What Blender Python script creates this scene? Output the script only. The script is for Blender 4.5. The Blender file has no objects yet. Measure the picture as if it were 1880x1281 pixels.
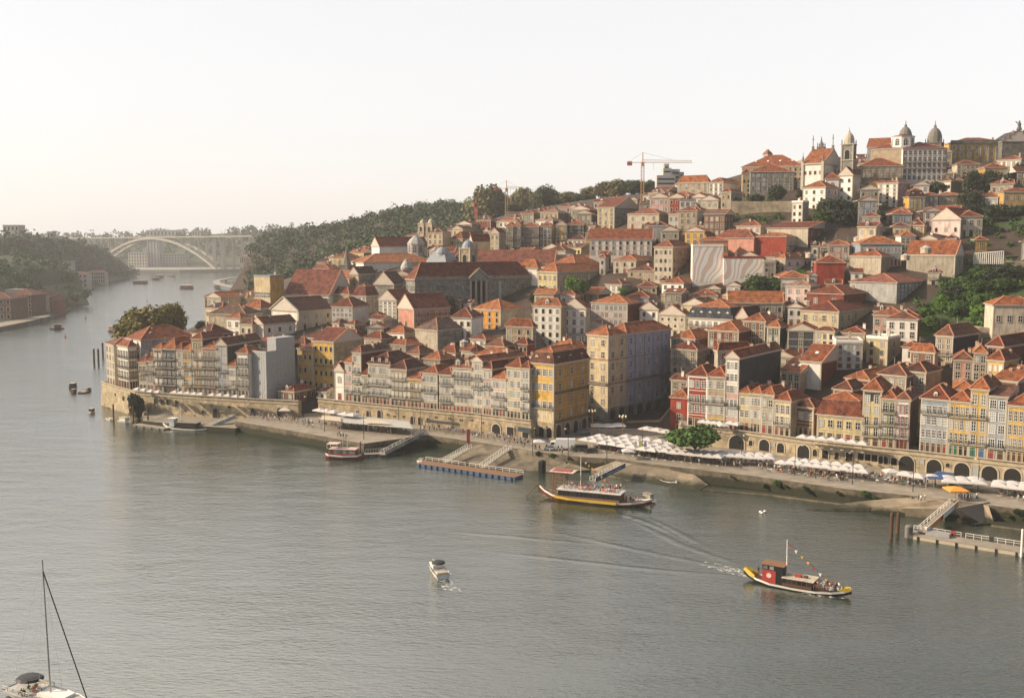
import bpy, bmesh, math, random
import numpy as np
from mathutils import Vector, Matrix
random.seed(7)
R_ = random.Random(11)
C = bpy.context.scene.collection
SC = bpy.context.scene
# ---------------------------------------------------------------- camera
H = 65.0; F = 1900.0; PITCH = math.atan(197.5 / 1900.0)
cp, sp = math.cos(PITCH), math.sin(PITCH)
cam = bpy.data.cameras.new("Camera"); co = bpy.data.objects.new("Camera", cam); C.objects.link(co)
cam.sensor_width = 36.0; cam.lens = 36.0 * F / 1880.0; cam.clip_start = 1.0; cam.clip_end = 20000
co.location = (0, 0, H); co.rotation_euler = (math.pi / 2 - PITCH, 0, 0)
SC.camera = co
# ---------------------------------------------------------------- light
SUN_EL = math.radians(28); SUN_AZ = math.radians(-97)        # azimuth measured from the view direction, left is negative
sdir = Vector((math.sin(SUN_AZ) * math.cos(SUN_EL), math.cos(SUN_AZ) * math.cos(SUN_EL), math.sin(SUN_EL)))
sun = bpy.data.lights.new("Sun", 'SUN'); sun.energy = 5.0; sun.angle = math.radians(0.6); sun.color = (1.0, 0.80, 0.57)
so = bpy.data.objects.new("Sun", sun); C.objects.link(so); so.rotation_euler = sdir.to_track_quat('Z', 'Y').to_euler(); so.location = (-300, 0, 400)
w = bpy.data.worlds.new("World"); SC.world = w; w.use_nodes = True
nt = w.node_tree; nt.nodes.clear()
sky = nt.nodes.new('ShaderNodeTexSky'); sky.sky_type = 'NISHITA'; sky.sun_disc = False
sky.sun_elevation = SUN_EL; sky.sun_rotation = SUN_AZ % (2 * math.pi); sky.altitude = 60; sky.air_density = 1.0; sky.dust_density = 2.0; sky.ozone_density = 1.0
def WN(t, **k):
    x = nt.nodes.new(t)
    for a, v in k.items(): setattr(x, a, v)
    return x
wc_ = WN('ShaderNodeTexCoord'); wsep = WN('ShaderNodeSeparateXYZ'); nt.links.new(wc_.outputs['Generated'], wsep.inputs[0])
def wramp(src, stops):
    r = WN('ShaderNodeValToRGB'); e = r.color_ramp.elements; r.color_ramp.interpolation = 'EASE'
    while len(e) < len(stops): e.new(.5)
    for i, (p, c) in enumerate(stops): e[i].position = p; e[i].color = (*c, 1)
    nt.links.new(src, r.inputs[0]); return r
# hazy evening air: milky low in the west, an added glow high left above the view to brighten the river, duller behind and overhead
veil = wramp(wsep.outputs[2], [(0.0, (.985, .94, .915)), (.32, (.97, .93, .91)), (.44, (.25, .255, .27)), (1.0, (.20, .22, .26))])
def wdot(az, el):
    d_ = WN('ShaderNodeVectorMath', operation='DOT_PRODUCT'); az, el = math.radians(az), math.radians(el); d_.inputs[1].default_value = (math.sin(az) * math.cos(el), math.cos(az) * math.cos(el), math.sin(el)); nt.links.new(wc_.outputs['Generated'], d_.inputs[0]); return d_.outputs['Value']
fwd = wramp(wdot(-15, 0), [(0.0, (.36, .38, .44)), (.25, (.44, .46, .50)), (.62, (1, 1, 1))])
glow = wramp(wdot(-45, 35), [(.48, (0, 0, 0)), (.62, (.37, .335, .29)), (.77, (1.3, 1.16, .99)), (.93, (2.65, 2.35, 1.95)), (1.0, (3.4, 3.0, 2.5))])
vm = WN('ShaderNodeMixRGB', blend_type='MULTIPLY'); vm.inputs[0].default_value = 1; nt.links.new(veil.outputs[0], vm.inputs[1]); nt.links.new(fwd.outputs[0], vm.inputs[2])
addg = WN('ShaderNodeMixRGB', blend_type='ADD'); addg.inputs[0].default_value = 1
nt.links.new(vm.outputs[0], addg.inputs[1]); gm = wramp(wsep.outputs[2], [(.27, (0, 0, 0)), (.44, (1, 1, 1))]); gx = WN('ShaderNodeMixRGB', blend_type='MULTIPLY'); gx.inputs[0].default_value = 1
nt.links.new(glow.outputs[0], gx.inputs[1]); nt.links.new(gm.outputs[0], gx.inputs[2]); nt.links.new(gx.outputs[0], addg.inputs[2])
hs_ = WN('ShaderNodeHueSaturation'); hs_.inputs['Saturation'].default_value = .6; nt.links.new(sky.outputs[0], hs_.inputs['Color'])
b1 = WN('ShaderNodeBackground'); b1.inputs[1].default_value = .05; b2 = WN('ShaderNodeBackground'); b2.inputs[1].default_value = .61; ads = WN('ShaderNodeAddShader'); wo = WN('ShaderNodeOutputWorld')
nt.links.new(hs_.outputs[0], b1.inputs[0]); nt.links.new(addg.outputs[0], b2.inputs[0]); nt.links.new(b1.outputs[0], ads.inputs[0]); nt.links.new(b2.outputs[0], ads.inputs[1]); nt.links.new(ads.outputs[0], wo.inputs[0])
SC.view_settings.view_transform = 'Standard'; SC.view_settings.look = 'None'
SC.view_settings.exposure = 0.34; SC.view_settings.gamma = 1
SC.render.engine = 'CYCLES'
SC.cycles.use_denoising = True; SC.cycles.max_bounces = 5; SC.cycles.diffuse_bounces = 2; SC.cycles.glossy_bounces = 2; SC.cycles.volume_bounces = 1; SC.cycles.transparent_max_bounces = 6
SC.cycles.caustics_reflective = False; SC.cycles.caustics_refractive = False
# ---------------------------------------------------------------- photo geometry (the place is laid out from measured sight lines)
def ray(px, py):
    d = Vector(((px - 940), F * cp + (640.5 - py) * sp, -F * sp + (640.5 - py) * cp))
    return d / d.y
def WD(px, py, D):
    return Vector((0, 0, H)) + ray(px, py) * D
def WZ(px, py, z):
    r = ray(px, py); return Vector((0, 0, H)) + r * ((z - H) / r.z)
def proj(p):
    y = p[1] * cp - (p[2] - H) * sp; u = p[1] * sp + (p[2] - H) * cp
    y = max(y, 1e-3)
    return 940 + F * p[0] / y, 640.5 - F * u / y
# ---------------------------------------------------------------- materials
MATS = {}
def newmat(name):
    m = bpy.data.materials.new(name); m.use_nodes = True; n = m.node_tree; b = n.nodes['Principled BSDF']; return m, n, b
def N(n, t, **k):
    x = n.nodes.new(t)
    for a, v in k.items():
        if a.startswith('i_'): x.inputs[a[2:].replace('_', ' ')].default_value = v
        else: setattr(x, a, v)
    return x
def ramp(n, stops):
    r = n.nodes.new('ShaderNodeValToRGB'); e = r.color_ramp.elements
    while len(e) < len(stops): e.new(0.5)
    for i, (p, c) in enumerate(stops): e[i].position = p; e[i].color = (c[0], c[1], c[2], 1)
    return r
def sc3(c, k): return tuple(min(1, v * k) for v in c)
def plain(name, col, rough=0.8, metal=0.0, var=0.12, scale=0.6, spec=0.3, trans=0):
    if name in MATS: return MATS[name]
    m, n, b = newmat(name)
    tc = N(n, 'ShaderNodeTexCoord'); no = N(n, 'ShaderNodeTexNoise'); no.inputs['Scale'].default_value = scale; no.inputs['Detail'].default_value = 5; no.inputs['Roughness'].default_value = 0.65
    n.links.new(tc.outputs['Object'], no.inputs['Vector'])
    r = ramp(n, [(0.25, sc3(col, 1 - var)), (0.75, sc3(col, 1 + var))])
    n.links.new(no.outputs[0], r.inputs[0]); n.links.new(r.outputs[0], b.inputs['Base Color'])
    b.inputs['Roughness'].default_value = rough; b.inputs['Metallic'].default_value = metal; b.inputs['Specular IOR Level'].default_value = spec
    MATS[name] = m; return m
def plaster(name, col):
    """painted render: rain streaks, patches, grime"""
    k = 'plaster_' + name
    if k in MATS: return MATS[k]
    m, n, b = newmat(k)
    tc = N(n, 'ShaderNodeTexCoord'); oi = N(n, 'ShaderNodeObjectInfo')
    mp = N(n, 'ShaderNodeMapping'); mp.inputs['Scale'].default_value = (1.6, 1.6, 0.22)
    ad = N(n, 'ShaderNodeVectorMath', operation='ADD'); mu = N(n, 'ShaderNodeVectorMath', operation='SCALE'); mu.inputs[3].default_value = 60
    cx = N(n, 'ShaderNodeCombineXYZ'); 
    for i in range(3): n.links.new(oi.outputs['Random'], cx.inputs[i])
    n.links.new(cx.outputs[0], mu.inputs[0]); n.links.new(tc.outputs['Object'], ad.inputs[0]); n.links.new(mu.outputs[0], ad.inputs[1])
    n.links.new(ad.outputs[0], mp.inputs[0])
    a1 = N(n, 'ShaderNodeTexNoise'); a1.inputs['Scale'].default_value = 1.0; a1.inputs['Detail'].default_value = 6; a1.inputs['Roughness'].default_value = 0.7; n.links.new(mp.outputs[0], a1.inputs['Vector'])
    a2 = N(n, 'ShaderNodeTexNoise'); a2.inputs['Scale'].default_value = 0.35; a2.inputs['Detail'].default_value = 7; a2.inputs['Roughness'].default_value = 0.7; n.links.new(ad.outputs[0], a2.inputs['Vector'])
    r1 = ramp(n, [(0.34, sc3(col, 0.66 if name != 'white' else .82)), (0.56, col)]); r2 = ramp(n, [(0.3, (0.55, 0.5, 0.44)), (0.55, (1, 1, 1)), (0.8, (1.08, 1.06, 1.0))])
    n.links.new(a1.outputs[0], r1.inputs[0]); n.links.new(a2.outputs[0], r2.inputs[0])
    mx = N(n, 'ShaderNodeMixRGB', blend_type='MULTIPLY'); mx.inputs[0].default_value = 0.75 if name != 'white' else .35
    n.links.new(r1.outputs[0], mx.inputs[1]); n.links.new(r2.outputs[0], mx.inputs[2])
    h2 = N(n, 'ShaderNodeHueSaturation'); mr = N(n, 'ShaderNodeMapRange'); mr.inputs[3].default_value = 0.86; mr.inputs[4].default_value = 1.1
    n.links.new(oi.outputs['Random'], mr.inputs[0]); n.links.new(mr.outputs[0], h2.inputs['Value']); n.links.new(mx.outputs[0], h2.inputs['Color'])
    n.links.new(h2.outputs[0], b.inputs['Base Color']); b.inputs['Roughness'].default_value = 0.85; b.inputs['Specular IOR Level'].default_value = 0.25
    MATS[k] = m; return m
def tiles(name, col):
    k = 'tiles_' + name
    if k in MATS: return MATS[k]
    m, n, b = newmat(k)
    tc = N(n, 'ShaderNodeTexCoord'); oi = N(n, 'ShaderNodeObjectInfo')
    a1 = N(n, 'ShaderNodeTexNoise'); a1.inputs['Scale'].default_value = 0.5; a1.inputs['Detail'].default_value = 8; a1.inputs['Roughness'].default_value = 0.75; n.links.new(tc.outputs['Object'], a1.inputs['Vector'])
    a2 = N(n, 'ShaderNodeTexNoise'); a2.inputs['Scale'].default_value = 3.2; a2.inputs['Detail'].default_value = 3; n.links.new(tc.outputs['Object'], a2.inputs['Vector'])
    r1 = ramp(n, [(0.38, (col[0] * 0.30, col[1] * 0.42, col[2] * 0.6)), (0.56, col), (0.76, (min(1, col[0] * 1.35), col[1] * 1.6, col[2] * 1.5))])
    r2 = ramp(n, [(0.38, (0.45, 0.44, 0.45)), (0.60, (1.2, 1.18, 1.15))])
    n.links.new(a1.outputs[0], r1.inputs[0]); n.links.new(a2.outputs[0], r2.inputs[0])
    mx = N(n, 'ShaderNodeMixRGB', blend_type='MULTIPLY'); mx.inputs[0].default_value = 0.85
    n.links.new(r1.outputs[0], mx.inputs[1]); n.links.new(r2.outputs[0], mx.inputs[2])
    h2 = N(n, 'ShaderNodeHueSaturation'); mr = N(n, 'ShaderNodeMapRange'); mr.inputs[3].default_value = 0.5; mr.inputs[4].default_value = 1.3
    mh = N(n, 'ShaderNodeMapRange'); mh.inputs[3].default_value = 0.488; mh.inputs[4].default_value = 0.51
    n.links.new(oi.outputs['Random'], mr.inputs[0]); n.links.new(mr.outputs[0], h2.inputs['Value']); n.links.new(oi.outputs['Random'], mh.inputs[0]); n.links.new(mh.outputs[0], h2.inputs['Hue']); n.links.new(mx.outputs[0], h2.inputs['Color'])
    n.links.new(h2.outputs[0], b.inputs['Base Color']); b.inputs['Roughness'].default_value = 0.8; b.inputs['Specular IOR Level'].default_value = 0.2
    wv = N(n, 'ShaderNodeTexWave'); wv.inputs['Scale'].default_value = 1.3; wv.inputs['Distortion'].default_value = 0.4; wv.bands_direction = 'Z'; n.links.new(tc.outputs['Object'], wv.inputs['Vector'])
    bp = N(n, 'ShaderNodeBump'); bp.inputs['Strength'].default_value = 0.5; bp.inputs['Distance'].default_value = 0.15
    n.links.new(wv.outputs[0], bp.inputs['Height']); n.links.new(bp.outputs[0], b.inputs['Normal'])
    MATS[k] = m; return m
def stone(name, col, scale=0.9, algae=False, contrast=0.45, topz=1.3):
    k = 'stone_' + name
    if k in MATS: return MATS[k]
    m, n, b = newmat(k)
    tc = N(n, 'ShaderNodeTexCoord')
    vo = N(n, 'ShaderNodeTexVoronoi'); vo.inputs['Scale'].default_value = scale; n.links.new(tc.outputs['Object'], vo.inputs['Vector'])
    a1 = N(n, 'ShaderNodeTexNoise'); a1.inputs['Scale'].default_value = 0.25; a1.inputs['Detail'].default_value = 9; a1.inputs['Roughness'].default_value = 0.75; n.links.new(tc.outputs['Object'], a1.inputs['Vector'])
    r1 = ramp(n, [(0.33, sc3(col, 1 - contrast)), (0.5, col), (0.68, sc3(col, 1.3))])
    n.links.new(a1.outputs[0], r1.inputs[0])
    sx = N(n, 'ShaderNodeSeparateColor'); n.links.new(vo.outputs['Color'], sx.inputs[0])
    r2 = ramp(n, [(0.0, (0.66, 0.66, 0.68)), (1.0, (1.2, 1.18, 1.14))]); n.links.new(sx.outputs[0], r2.inputs[0])
    mx = N(n, 'ShaderNodeMixRGB', blend_type='MULTIPLY'); mx.inputs[0].default_value = 0.8; n.links.new(r1.outputs[0], mx.inputs[1]); n.links.new(r2.outputs[0], mx.inputs[2])
    out = mx.outputs[0]
    if algae:      # tide line: a weed-stained band near the water
        sp_ = N(n, 'ShaderNodeSeparateXYZ'); n.links.new(tc.outputs['Object'], sp_.inputs[0])
        ad = N(n, 'ShaderNodeMath', operation='MULTIPLY_ADD'); ad.inputs[1].default_value = 2.2; n.links.new(a1.outputs[0], ad.inputs[0]); n.links.new(sp_.outputs[2], ad.inputs[2])
        r3 = ramp(n, [(0.0, (1, 1, 1)), (1.0, (0, 0, 0))]); mr = N(n, 'ShaderNodeMapRange'); mr.inputs[1].default_value = topz + 0.9; mr.inputs[2].default_value = topz + 1.6
        n.links.new(ad.outputs[0], mr.inputs[0]); n.links.new(mr.outputs[0], r3.inputs[0])
        m2 = N(n, 'ShaderNodeMixRGB'); m2.inputs[2].default_value = (0.035, 0.037, 0.022, 1); n.links.new(r3.outputs[0], m2.inputs[0]); n.links.new(out, m2.inputs[1]); out = m2.outputs[0]
    n.links.new(out, b.inputs['Base Color']); b.inputs['Roughness'].default_value = 0.9; b.inputs['Specular IOR Level'].default_value = 0.2
    bp = N(n, 'ShaderNodeBump'); bp.inputs['Strength'].default_value = 0.5; bp.inputs['Distance'].default_value = 0.2; n.links.new(vo.outputs['Distance'], bp.inputs['Height']); n.links.new(bp.outputs[0], b.inputs['Normal'])
    MATS[k] = m; return m
def foliage(name, c0, c1):
    k = 'foliage_' + name
    if k in MATS: return MATS[k]
    m, n, b = newmat(k)
    g = N(n, 'ShaderNodeNewGeometry'); oi = N(n, 'ShaderNodeObjectInfo')
    r = ramp(n, [(0.0, c0), (1.0, c1)]); n.links.new(g.outputs['Random Per Island'], r.inputs[0])
    h2 = N(n, 'ShaderNodeHueSaturation'); mr = N(n, 'ShaderNodeMapRange'); mr.inputs[3].default_value = 0.75; mr.inputs[4].default_value = 1.25
    n.links.new(oi.outputs['Random'], mr.inputs[0]); n.links.new(mr.outputs[0], h2.inputs['Value']); n.links.new(r.outputs[0], h2.inputs['Color'])
    n.links.new(h2.outputs[0], b.inputs['Base Color']); b.inputs['Roughness'].default_value = 0.75; b.inputs['Specular IOR Level'].default_value = 0.15
    MATS[k] = m; return m
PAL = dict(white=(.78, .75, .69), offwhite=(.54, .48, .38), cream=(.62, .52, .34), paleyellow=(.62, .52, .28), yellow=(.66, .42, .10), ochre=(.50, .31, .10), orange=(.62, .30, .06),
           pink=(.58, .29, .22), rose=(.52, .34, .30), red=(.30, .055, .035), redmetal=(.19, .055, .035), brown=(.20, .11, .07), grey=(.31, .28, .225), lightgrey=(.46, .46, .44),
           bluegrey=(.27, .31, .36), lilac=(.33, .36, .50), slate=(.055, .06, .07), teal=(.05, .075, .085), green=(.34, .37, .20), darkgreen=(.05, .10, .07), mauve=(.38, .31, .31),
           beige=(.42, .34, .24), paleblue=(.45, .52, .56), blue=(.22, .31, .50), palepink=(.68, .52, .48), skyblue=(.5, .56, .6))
TILE = dict(o=(.29, .088, .036), b=(.15, .058, .036), r=(.21, .062, .036), d=(.12, .065, .045), m=(.25, .085, .055), g=(.20, .20, .21), s=(.05, .055, .06), k=(.25, .15, .11))
STN = dict(stone=(.34, .28, .19), greystone=(.24, .24, .22), darkstone=(.15, .14, .12), goldstone=(.44, .36, .24), rubble=(.30, .27, .22))
def M(k):
    if k in PAL: return plaster(k, PAL[k])
    if k in STN: return stone(k, STN[k])
    if k[6:] in STN: return stone(k[6:], STN[k[6:]])
    if k.startswith('t_'): return tiles(k[2:], TILE[k[2:]])
    return MATS[k]
plain('trim_stone', (.42, .38, .30)); plain('trim_dark', (.17, .16, .14)); plain('white_paint', (.74, .72, .67), 0.6); plain('grey_paint', (.42, .42, .40), 0.6)
plain('dark_iron', (.03, .03, .032), 0.6, var=.1); plain('wood_dark', (.09, .045, .025), 0.7); plain('wood_red', (.25, .05, .035), 0.6); plain('wood_green', (.03, .13, .09), 0.6); plain('wood_mid', (.20, .11, .06), 0.7)
plain('ridge_tile', (.42, .18, .10)); plain('gutter', (.5, .45, .38)); plain('zinc', (.22, .25, .28), 0.6, 0.1); plain('white_canvas', (.50, .48, .465), 0.8, var=.04); plain('cream_canvas', (.55, .46, .33), 0.8, var=.05)
plain('orange_canvas', (.75, .30, .05), 0.8); plain('blue_canvas', (.04, .08, .2), 0.8); plain('dark_interior', (.018, .016, .014), 0.9); plain('curtain', (.50, .47, .41), 0.8); plain('curtain_grey', (.30, .31, .30), 0.8)  # dark_interior: flat dark tone standing in for the shade inside openings
plain('steel', (.45, .45, .44), 0.4, 0.6); plain('black', (.012, .012, .013), 0.5); plain('yellow_paint', (.52, .37, .04), 0.5); plain('red_paint', (.32, .045, .04), 0.5); plain('blue_paint', (.06, .12, .25), 0.5); plain('skin', (.45, .27, .19), 0.6)
plain('rubber', (.02, .02, .02), .8); plain('terracotta', (.5, .2, .1)); plain('hair', (.04, .025, .015), .6); plain('crane_yellow', (.62, .36, .12), .5); plain('crane_red', (.45, .12, .07), .5)
def glassm(name, col, rough):
    m, n, b = newmat(name); oi = N(n, 'ShaderNodeObjectInfo'); r = ramp(n, [(0, sc3(col, .5)), (1, sc3(col, 1.6))]); n.links.new(oi.outputs['Random'], r.inputs[0]); n.links.new(r.outputs[0], b.inputs['Base Color'])
    b.inputs['Roughness'].default_value = rough; b.inputs['Specular IOR Level'].default_value = 0.3; MATS[name] = m
glassm('glass', (.018, .02, .024), .2); glassm('glass_pale', (.16, .165, .16), .25)
# a material whose colour is taken from the object's own colour (clothes, cars, flags)
def objcol(name, rough=.75):
    m, n, b = newmat(name); oi = N(n, 'ShaderNodeObjectInfo'); n.links.new(oi.outputs['Color'], b.inputs['Base Color']); b.inputs['Roughness'].default_value = rough; MATS[name] = m
objcol('cloth'); objcol('car_paint', .3)
# ---------------------------------------------------------------- mesh builder
class MB:
    def __init__(s): s.v = []; s.f = []; s.m = []; s.mats = []
    def mi(s, m):
        if m not in s.mats: s.mats.append(m)
        return s.mats.index(m)
    def poly(s, pts, m):
        b = len(s.v); s.v.extend([tuple(p) for p in pts]); s.f.append(tuple(range(b, b + len(pts)))); s.m.append(s.mi(m))
    def box(s, x0, x1, y0, y1, z0, z1, m, skip=''):
        b = len(s.v); s.v += [(x0, y0, z0), (x1, y0, z0), (x1, y1, z0), (x0, y1, z0), (x0, y0, z1), (x1, y0, z1), (x1, y1, z1), (x0, y1, z1)]
        k = s.mi(m)
        for c, f in (('b', (3, 2, 1, 0)), ('t', (4, 5, 6, 7)), ('f', (0, 1, 5, 4)), ('r', (1, 2, 6, 5)), ('k', (2, 3, 7, 6)), ('l', (3, 0, 4, 7))):
            if c not in skip: s.f.append(tuple(b + i for i in f)); s.m.append(k)
    def bar(s, p, q, w, m, h=None):
        p = Vector(p); q = Vector(q); d = q - p
        if d.length < 1e-6: return
        d.normalize(); up = Vector((0, 0, 1)) if abs(d.z) < .95 else Vector((1, 0, 0))
        a = d.cross(up).normalized() * (w / 2); c = a.cross(d).normalized() * ((h or w) / 2)
        b = len(s.v); s.v += [tuple(x) for x in (p - a - c, p + a - c, p + a + c, p - a + c, q - a - c, q + a - c, q + a + c, q - a + c)]
        k = s.mi(m)
        for f in ((0, 1, 2, 3), (7, 6, 5, 4), (0, 4, 5, 1), (1, 5, 6, 2), (2, 6, 7, 3), (3, 7, 4, 0)): s.f.append(tuple(b + i for i in f)); s.m.append(k)
    def lathe(s, prof, n, m, c=(0, 0, 0), sx=1, sy=1, cap=True, rot=0):
        b = len(s.v); k = s.mi(m)
        for r, z in prof:
            for i in range(n):
                a = rot + 2 * math.pi * i / n; s.v.append((c[0] + r * sx * math.cos(a), c[1] + r * sy * math.sin(a), c[2] + z))
        for j in range(len(prof) - 1):
            for i in range(n):
                i2 = (i + 1) % n; s.f.append((b + j * n + i, b + j * n + i2, b + (j + 1) * n + i2, b + (j + 1) * n + i)); s.m.append(k)
        if cap:
            s.f.append(tuple(b + i for i in range(n))[::-1]); s.m.append(k); e = b + (len(prof) - 1) * n
            s.f.append(tuple(e + i for i in range(n))); s.m.append(k)
    def tube(s, pts, rs, n, m):
        b = len(s.v); k = s.mi(m); pts = [Vector(p) for p in pts]
        for j, p in enumerate(pts):
            d = (pts[min(j + 1, len(pts) - 1)] - pts[max(j - 1, 0)]).normalized(); up = Vector((0, 0, 1)) if abs(d.z) < .9 else Vector((1, 0, 0))
            a = d.cross(up).normalized(); c = a.cross(d)
            for i in range(n):
                t = 2 * math.pi * i / n; q = p + (a * math.cos(t) + c * math.sin(t)) * rs[j]; s.v.append(tuple(q))
        for j in range(len(pts) - 1):
            for i in range(n):
                i2 = (i + 1) % n; s.f.append((b + j * n + i, b + j * n + i2, b + (j + 1) * n + i2, b + (j + 1) * n + i)); s.m.append(k)
        s.f.append(tuple(b + i for i in range(n))[::-1]); s.m.append(k); e = b + (len(pts) - 1) * n
        s.f.append(tuple(e + i for i in range(n))); s.m.append(k)
    def mesh(s, name):
        me = bpy.data.meshes.new(name); me.from_pydata(s.v, [], s.f)
        for m in s.mats: me.materials.append(M(m) if isinstance(m, str) else m)
        me.polygons.foreach_set('material_index', s.m); me.update(); return me
    def obj(s, name, parent=None, loc=None, fix=False):
        me = s.mesh(name)
        if fix:
            bm = bmesh.new(); bm.from_mesh(me); bmesh.ops.recalc_face_normals(bm, faces=bm.faces); bm.to_mesh(me); bm.free()
        return link(name, me, parent, loc)
def link(name, me, parent=None, loc=None, rz=0, sc=None):
    o = bpy.data.objects.new(name, me); C.objects.link(o)
    if parent is not None: o.parent = parent
    if loc is not None: o.location = loc
    if rz: o.rotation_euler = (0, 0, rz)
    if sc is not None: o.scale = sc
    return o
def tag(o, label=None, cat=None, group=None, kind=None):
    if label: o['label'] = label
    if cat: o['category'] = cat
    if group: o['group'] = group
    if kind: o['kind'] = kind
    return o
def thing(name, loc, rz=0, label=None, cat=None, group=None):
    o = bpy.data.objects.new(name, None); C.objects.link(o); o.location = loc; o.rotation_euler = (0, 0, rz); o.empty_display_size = 1
    return tag(o, label, cat, group)
def copy_tree(o, parent=None):
    c = o.copy(); C.objects.link(c)
    if parent is not None: c.parent = parent
    for ch in list(o.children): copy_tree(ch, c)
    return c
ORD = ['leftmost', 'second from left', 'third from left', 'fourth from left', 'fifth from left', 'sixth from left', 'seventh from left', 'eighth from left', 'ninth from left', 'tenth from left']
NUMW = ['', 'eleventh', 'twelfth', 'thirteenth', 'fourteenth', 'fifteenth', 'sixteenth', 'seventeenth', 'eighteenth', 'nineteenth', 'twentieth']
def ordinal(i, n):
    if n == 2: return ['the left one', 'the right one'][i]
    if n == 3 and i == 1: return 'the middle one'
    if i == n - 1: return 'rightmost'
    if i < 10: return ORD[i]
    if n - 1 - i < 10: return ORD[n - 1 - i].replace('left', 'right')
    return (NUMW[i - 9] if i < 20 else '%dth' % (i + 1)) + ' from left'
def settle_labels(lst):
    """lst: (object, text, (px,py)). Things whose words coincide are told apart by their order from the left."""
    d = {}
    for o, t, p in lst: d.setdefault(t, []).append((p[0], p[1], o))
    for t, g in d.items():
        g.sort(key=lambda q: (q[0], q[1]))
        for i, (_, _, o) in enumerate(g):
            o['label'] = t if len(g) == 1 else t + ', ' + ordinal(i, len(g))
HAZE = 0.00011
# ================================================================ ground, river, quays
TZ = 8.3; QZ = 3.5
def line(pts, z): return [WZ(x, y, z) for x, y in pts]
LW = line([(186, 705), (215, 714), (250, 723), (350, 730), (470, 737), (549, 741)], TZ)
LM = line([(583, 735), (700, 747), (806, 757), (868, 763), (929, 771), (976, 777)], TZ)
LR = line([(1244, 784), (1372, 797), (1520, 817), (1690, 834), (1880, 856), (2050, 880)], TZ)
def at_line(L, px):
    """where the sight column px meets a line on the ground"""
    Y = 320.0; out = L[0]
    for _ in range(4):
        k = (px - 940) / F * (cp + (H - L[0].z) * sp / Y)
        for i in range(len(L) - 1):
            a, b = L[i], L[i + 1]; fa = a.x - k * a.y; fb = b.x - k * b.y
            if fa <= 0 <= fb or (i == 0 and fa > 0) or (i == len(L) - 2 and fb < 0):
                out = a + (b - a) * (fa / (fa - fb)); break
        Y = out.y
    return out
def pcx(p): return proj(p)[0]
def yaw_line(L, px):
    p, q = at_line(L, px - 8), at_line(L, px + 8); d = q - p; return math.atan2(-d.y, d.x)      # facade heading
SHORE = line([(2150, 1010), (1960, 972), (1880, 962), (1700, 940), (1560, 928), (1380, 905), (1200, 887), (1060, 868), (980, 850), (900, 845), (800, 838), (785, 828), (668, 836), (560, 812), (430, 796), (330, 784), (270, 772), (190, 757), (183, 752)], 0)
SHORE = SHORE[::-1]
def pxcol(x, y): return 940 + F * x / max(y, 1) * 1.0
# columns are taken at ground depth (the tilt changes them by under one metre)
BACK = [(183, 408), (240, 470), (340, 540), (385, 600), (430, 720), (450, 900), (465, 1250), (480, 2600), (3000, 2600)]
def interp(tab, x):
    if x <= tab[0][0]: return tab[0][1]
    for (a, b), (c, d) in zip(tab, tab[1:]):
        if x <= c: return b + (d - b) * (x - a) / (c - a)
    return tab[-1][1]
def cyl(p): return 940 + F * p.x / p.y
FR = sorted((cyl(p), p.y) for p in SHORE)
WALLT = sorted([(cyl(p), p.y) for p in LW] + [(cyl(p), p.y) for p in LM]); WALLR = sorted((cyl(p), p.y) for p in LR)
CP = [ # (px, py, D) points of the ground on the slope
 (500, 615, 430), (420, 620, 420), (300, 650, 425), (640, 600, 430), (560, 640, 400), (700, 640, 400), (850, 590, 480), (690, 495, 560), (780, 470, 620), (900, 450, 620), (1180, 375, 650), (1050, 380, 690), (930, 395, 760),
 (1450, 500, 450), (1450, 402, 510), (1600, 392, 500), (1600, 580, 380), (1720, 605, 360), (1850, 590, 350), (1860, 480, 420), (1850, 400, 480), (1850, 300, 570), (1700, 430, 450), (1540, 690, 325), (1700, 705, 310), (1460, 700, 335),
 (1850, 700, 300), (1300, 655, 365), (1100, 560, 455), (1000, 636, 385), (1140, 470, 510), (1240, 496, 475), (1300, 605, 400), (1420, 371, 530), (1500, 335, 555), (1690, 345, 550), (1300, 377, 570), (1000, 462, 592), (874, 496, 548), (1016, 500, 532), (950, 508, 515), (860, 524, 505), (960, 572, 468), (790, 580, 462), (640, 520, 560), (560, 555, 560),
 (500, 560, 560), (800, 640, 400), (900, 640, 385), (1950, 600, 330), (1950, 400, 450), (1950, 300, 540), (1640, 285, 640), (1850, 290, 640), (1440, 300, 640), (1250, 350, 700),
 (600, 470, 980), (560, 500, 900), (500, 520, 800), (620, 425, 1080), (700, 412, 1000), (780, 398, 1000), (850, 400, 960), (760, 440, 850), (650, 460, 900), (880, 420, 840), (960, 392, 900), (1060, 372, 850), (1150, 362, 850)]
pts = [tuple(WD(a, b, d)) for a, b, d in CP]
pts += [(-400, 1500, 60), (-250, 1900, 60), (0, 1500, 95), (300, 1200, 95), (500, 900, 100), (500, 500, 75), (500, 300, 30), (300, 900, 92), (-150, 1300, 80), (600, 1600, 90), (700, 700, 90), (200, 2100, 80)]
for px in (200, 300, 400, 500): pts.append((px * 0 + at_line(LW, px).x, at_line(LW, px).y + 14, 9))
for px in (600, 700, 800, 900, 970): pts.append((at_line(LM, px).x, at_line(LM, px).y + 16, 10))
for px in (1300, 1400, 1500, 1600, 1700, 1800, 1900, 2000): pts.append((at_line(LR, px).x, at_line(LR, px).y + 14, 10.5))
pts += [(10, 330, 4), (30, 350, 5), (38, 375, 9), (45, 345, 5)]
P3 = np.array(pts); S_ = 100.0
def tps(r): return np.where(r > 0, r * r * np.log(np.maximum(r, 1e-9)), 0)
A = CPTS = P3[:, :2] / S_; n_ = len(A)
K = tps(np.linalg.norm(A[:, None] - A[None], axis=2)) + np.eye(n_) * 0.02
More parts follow.
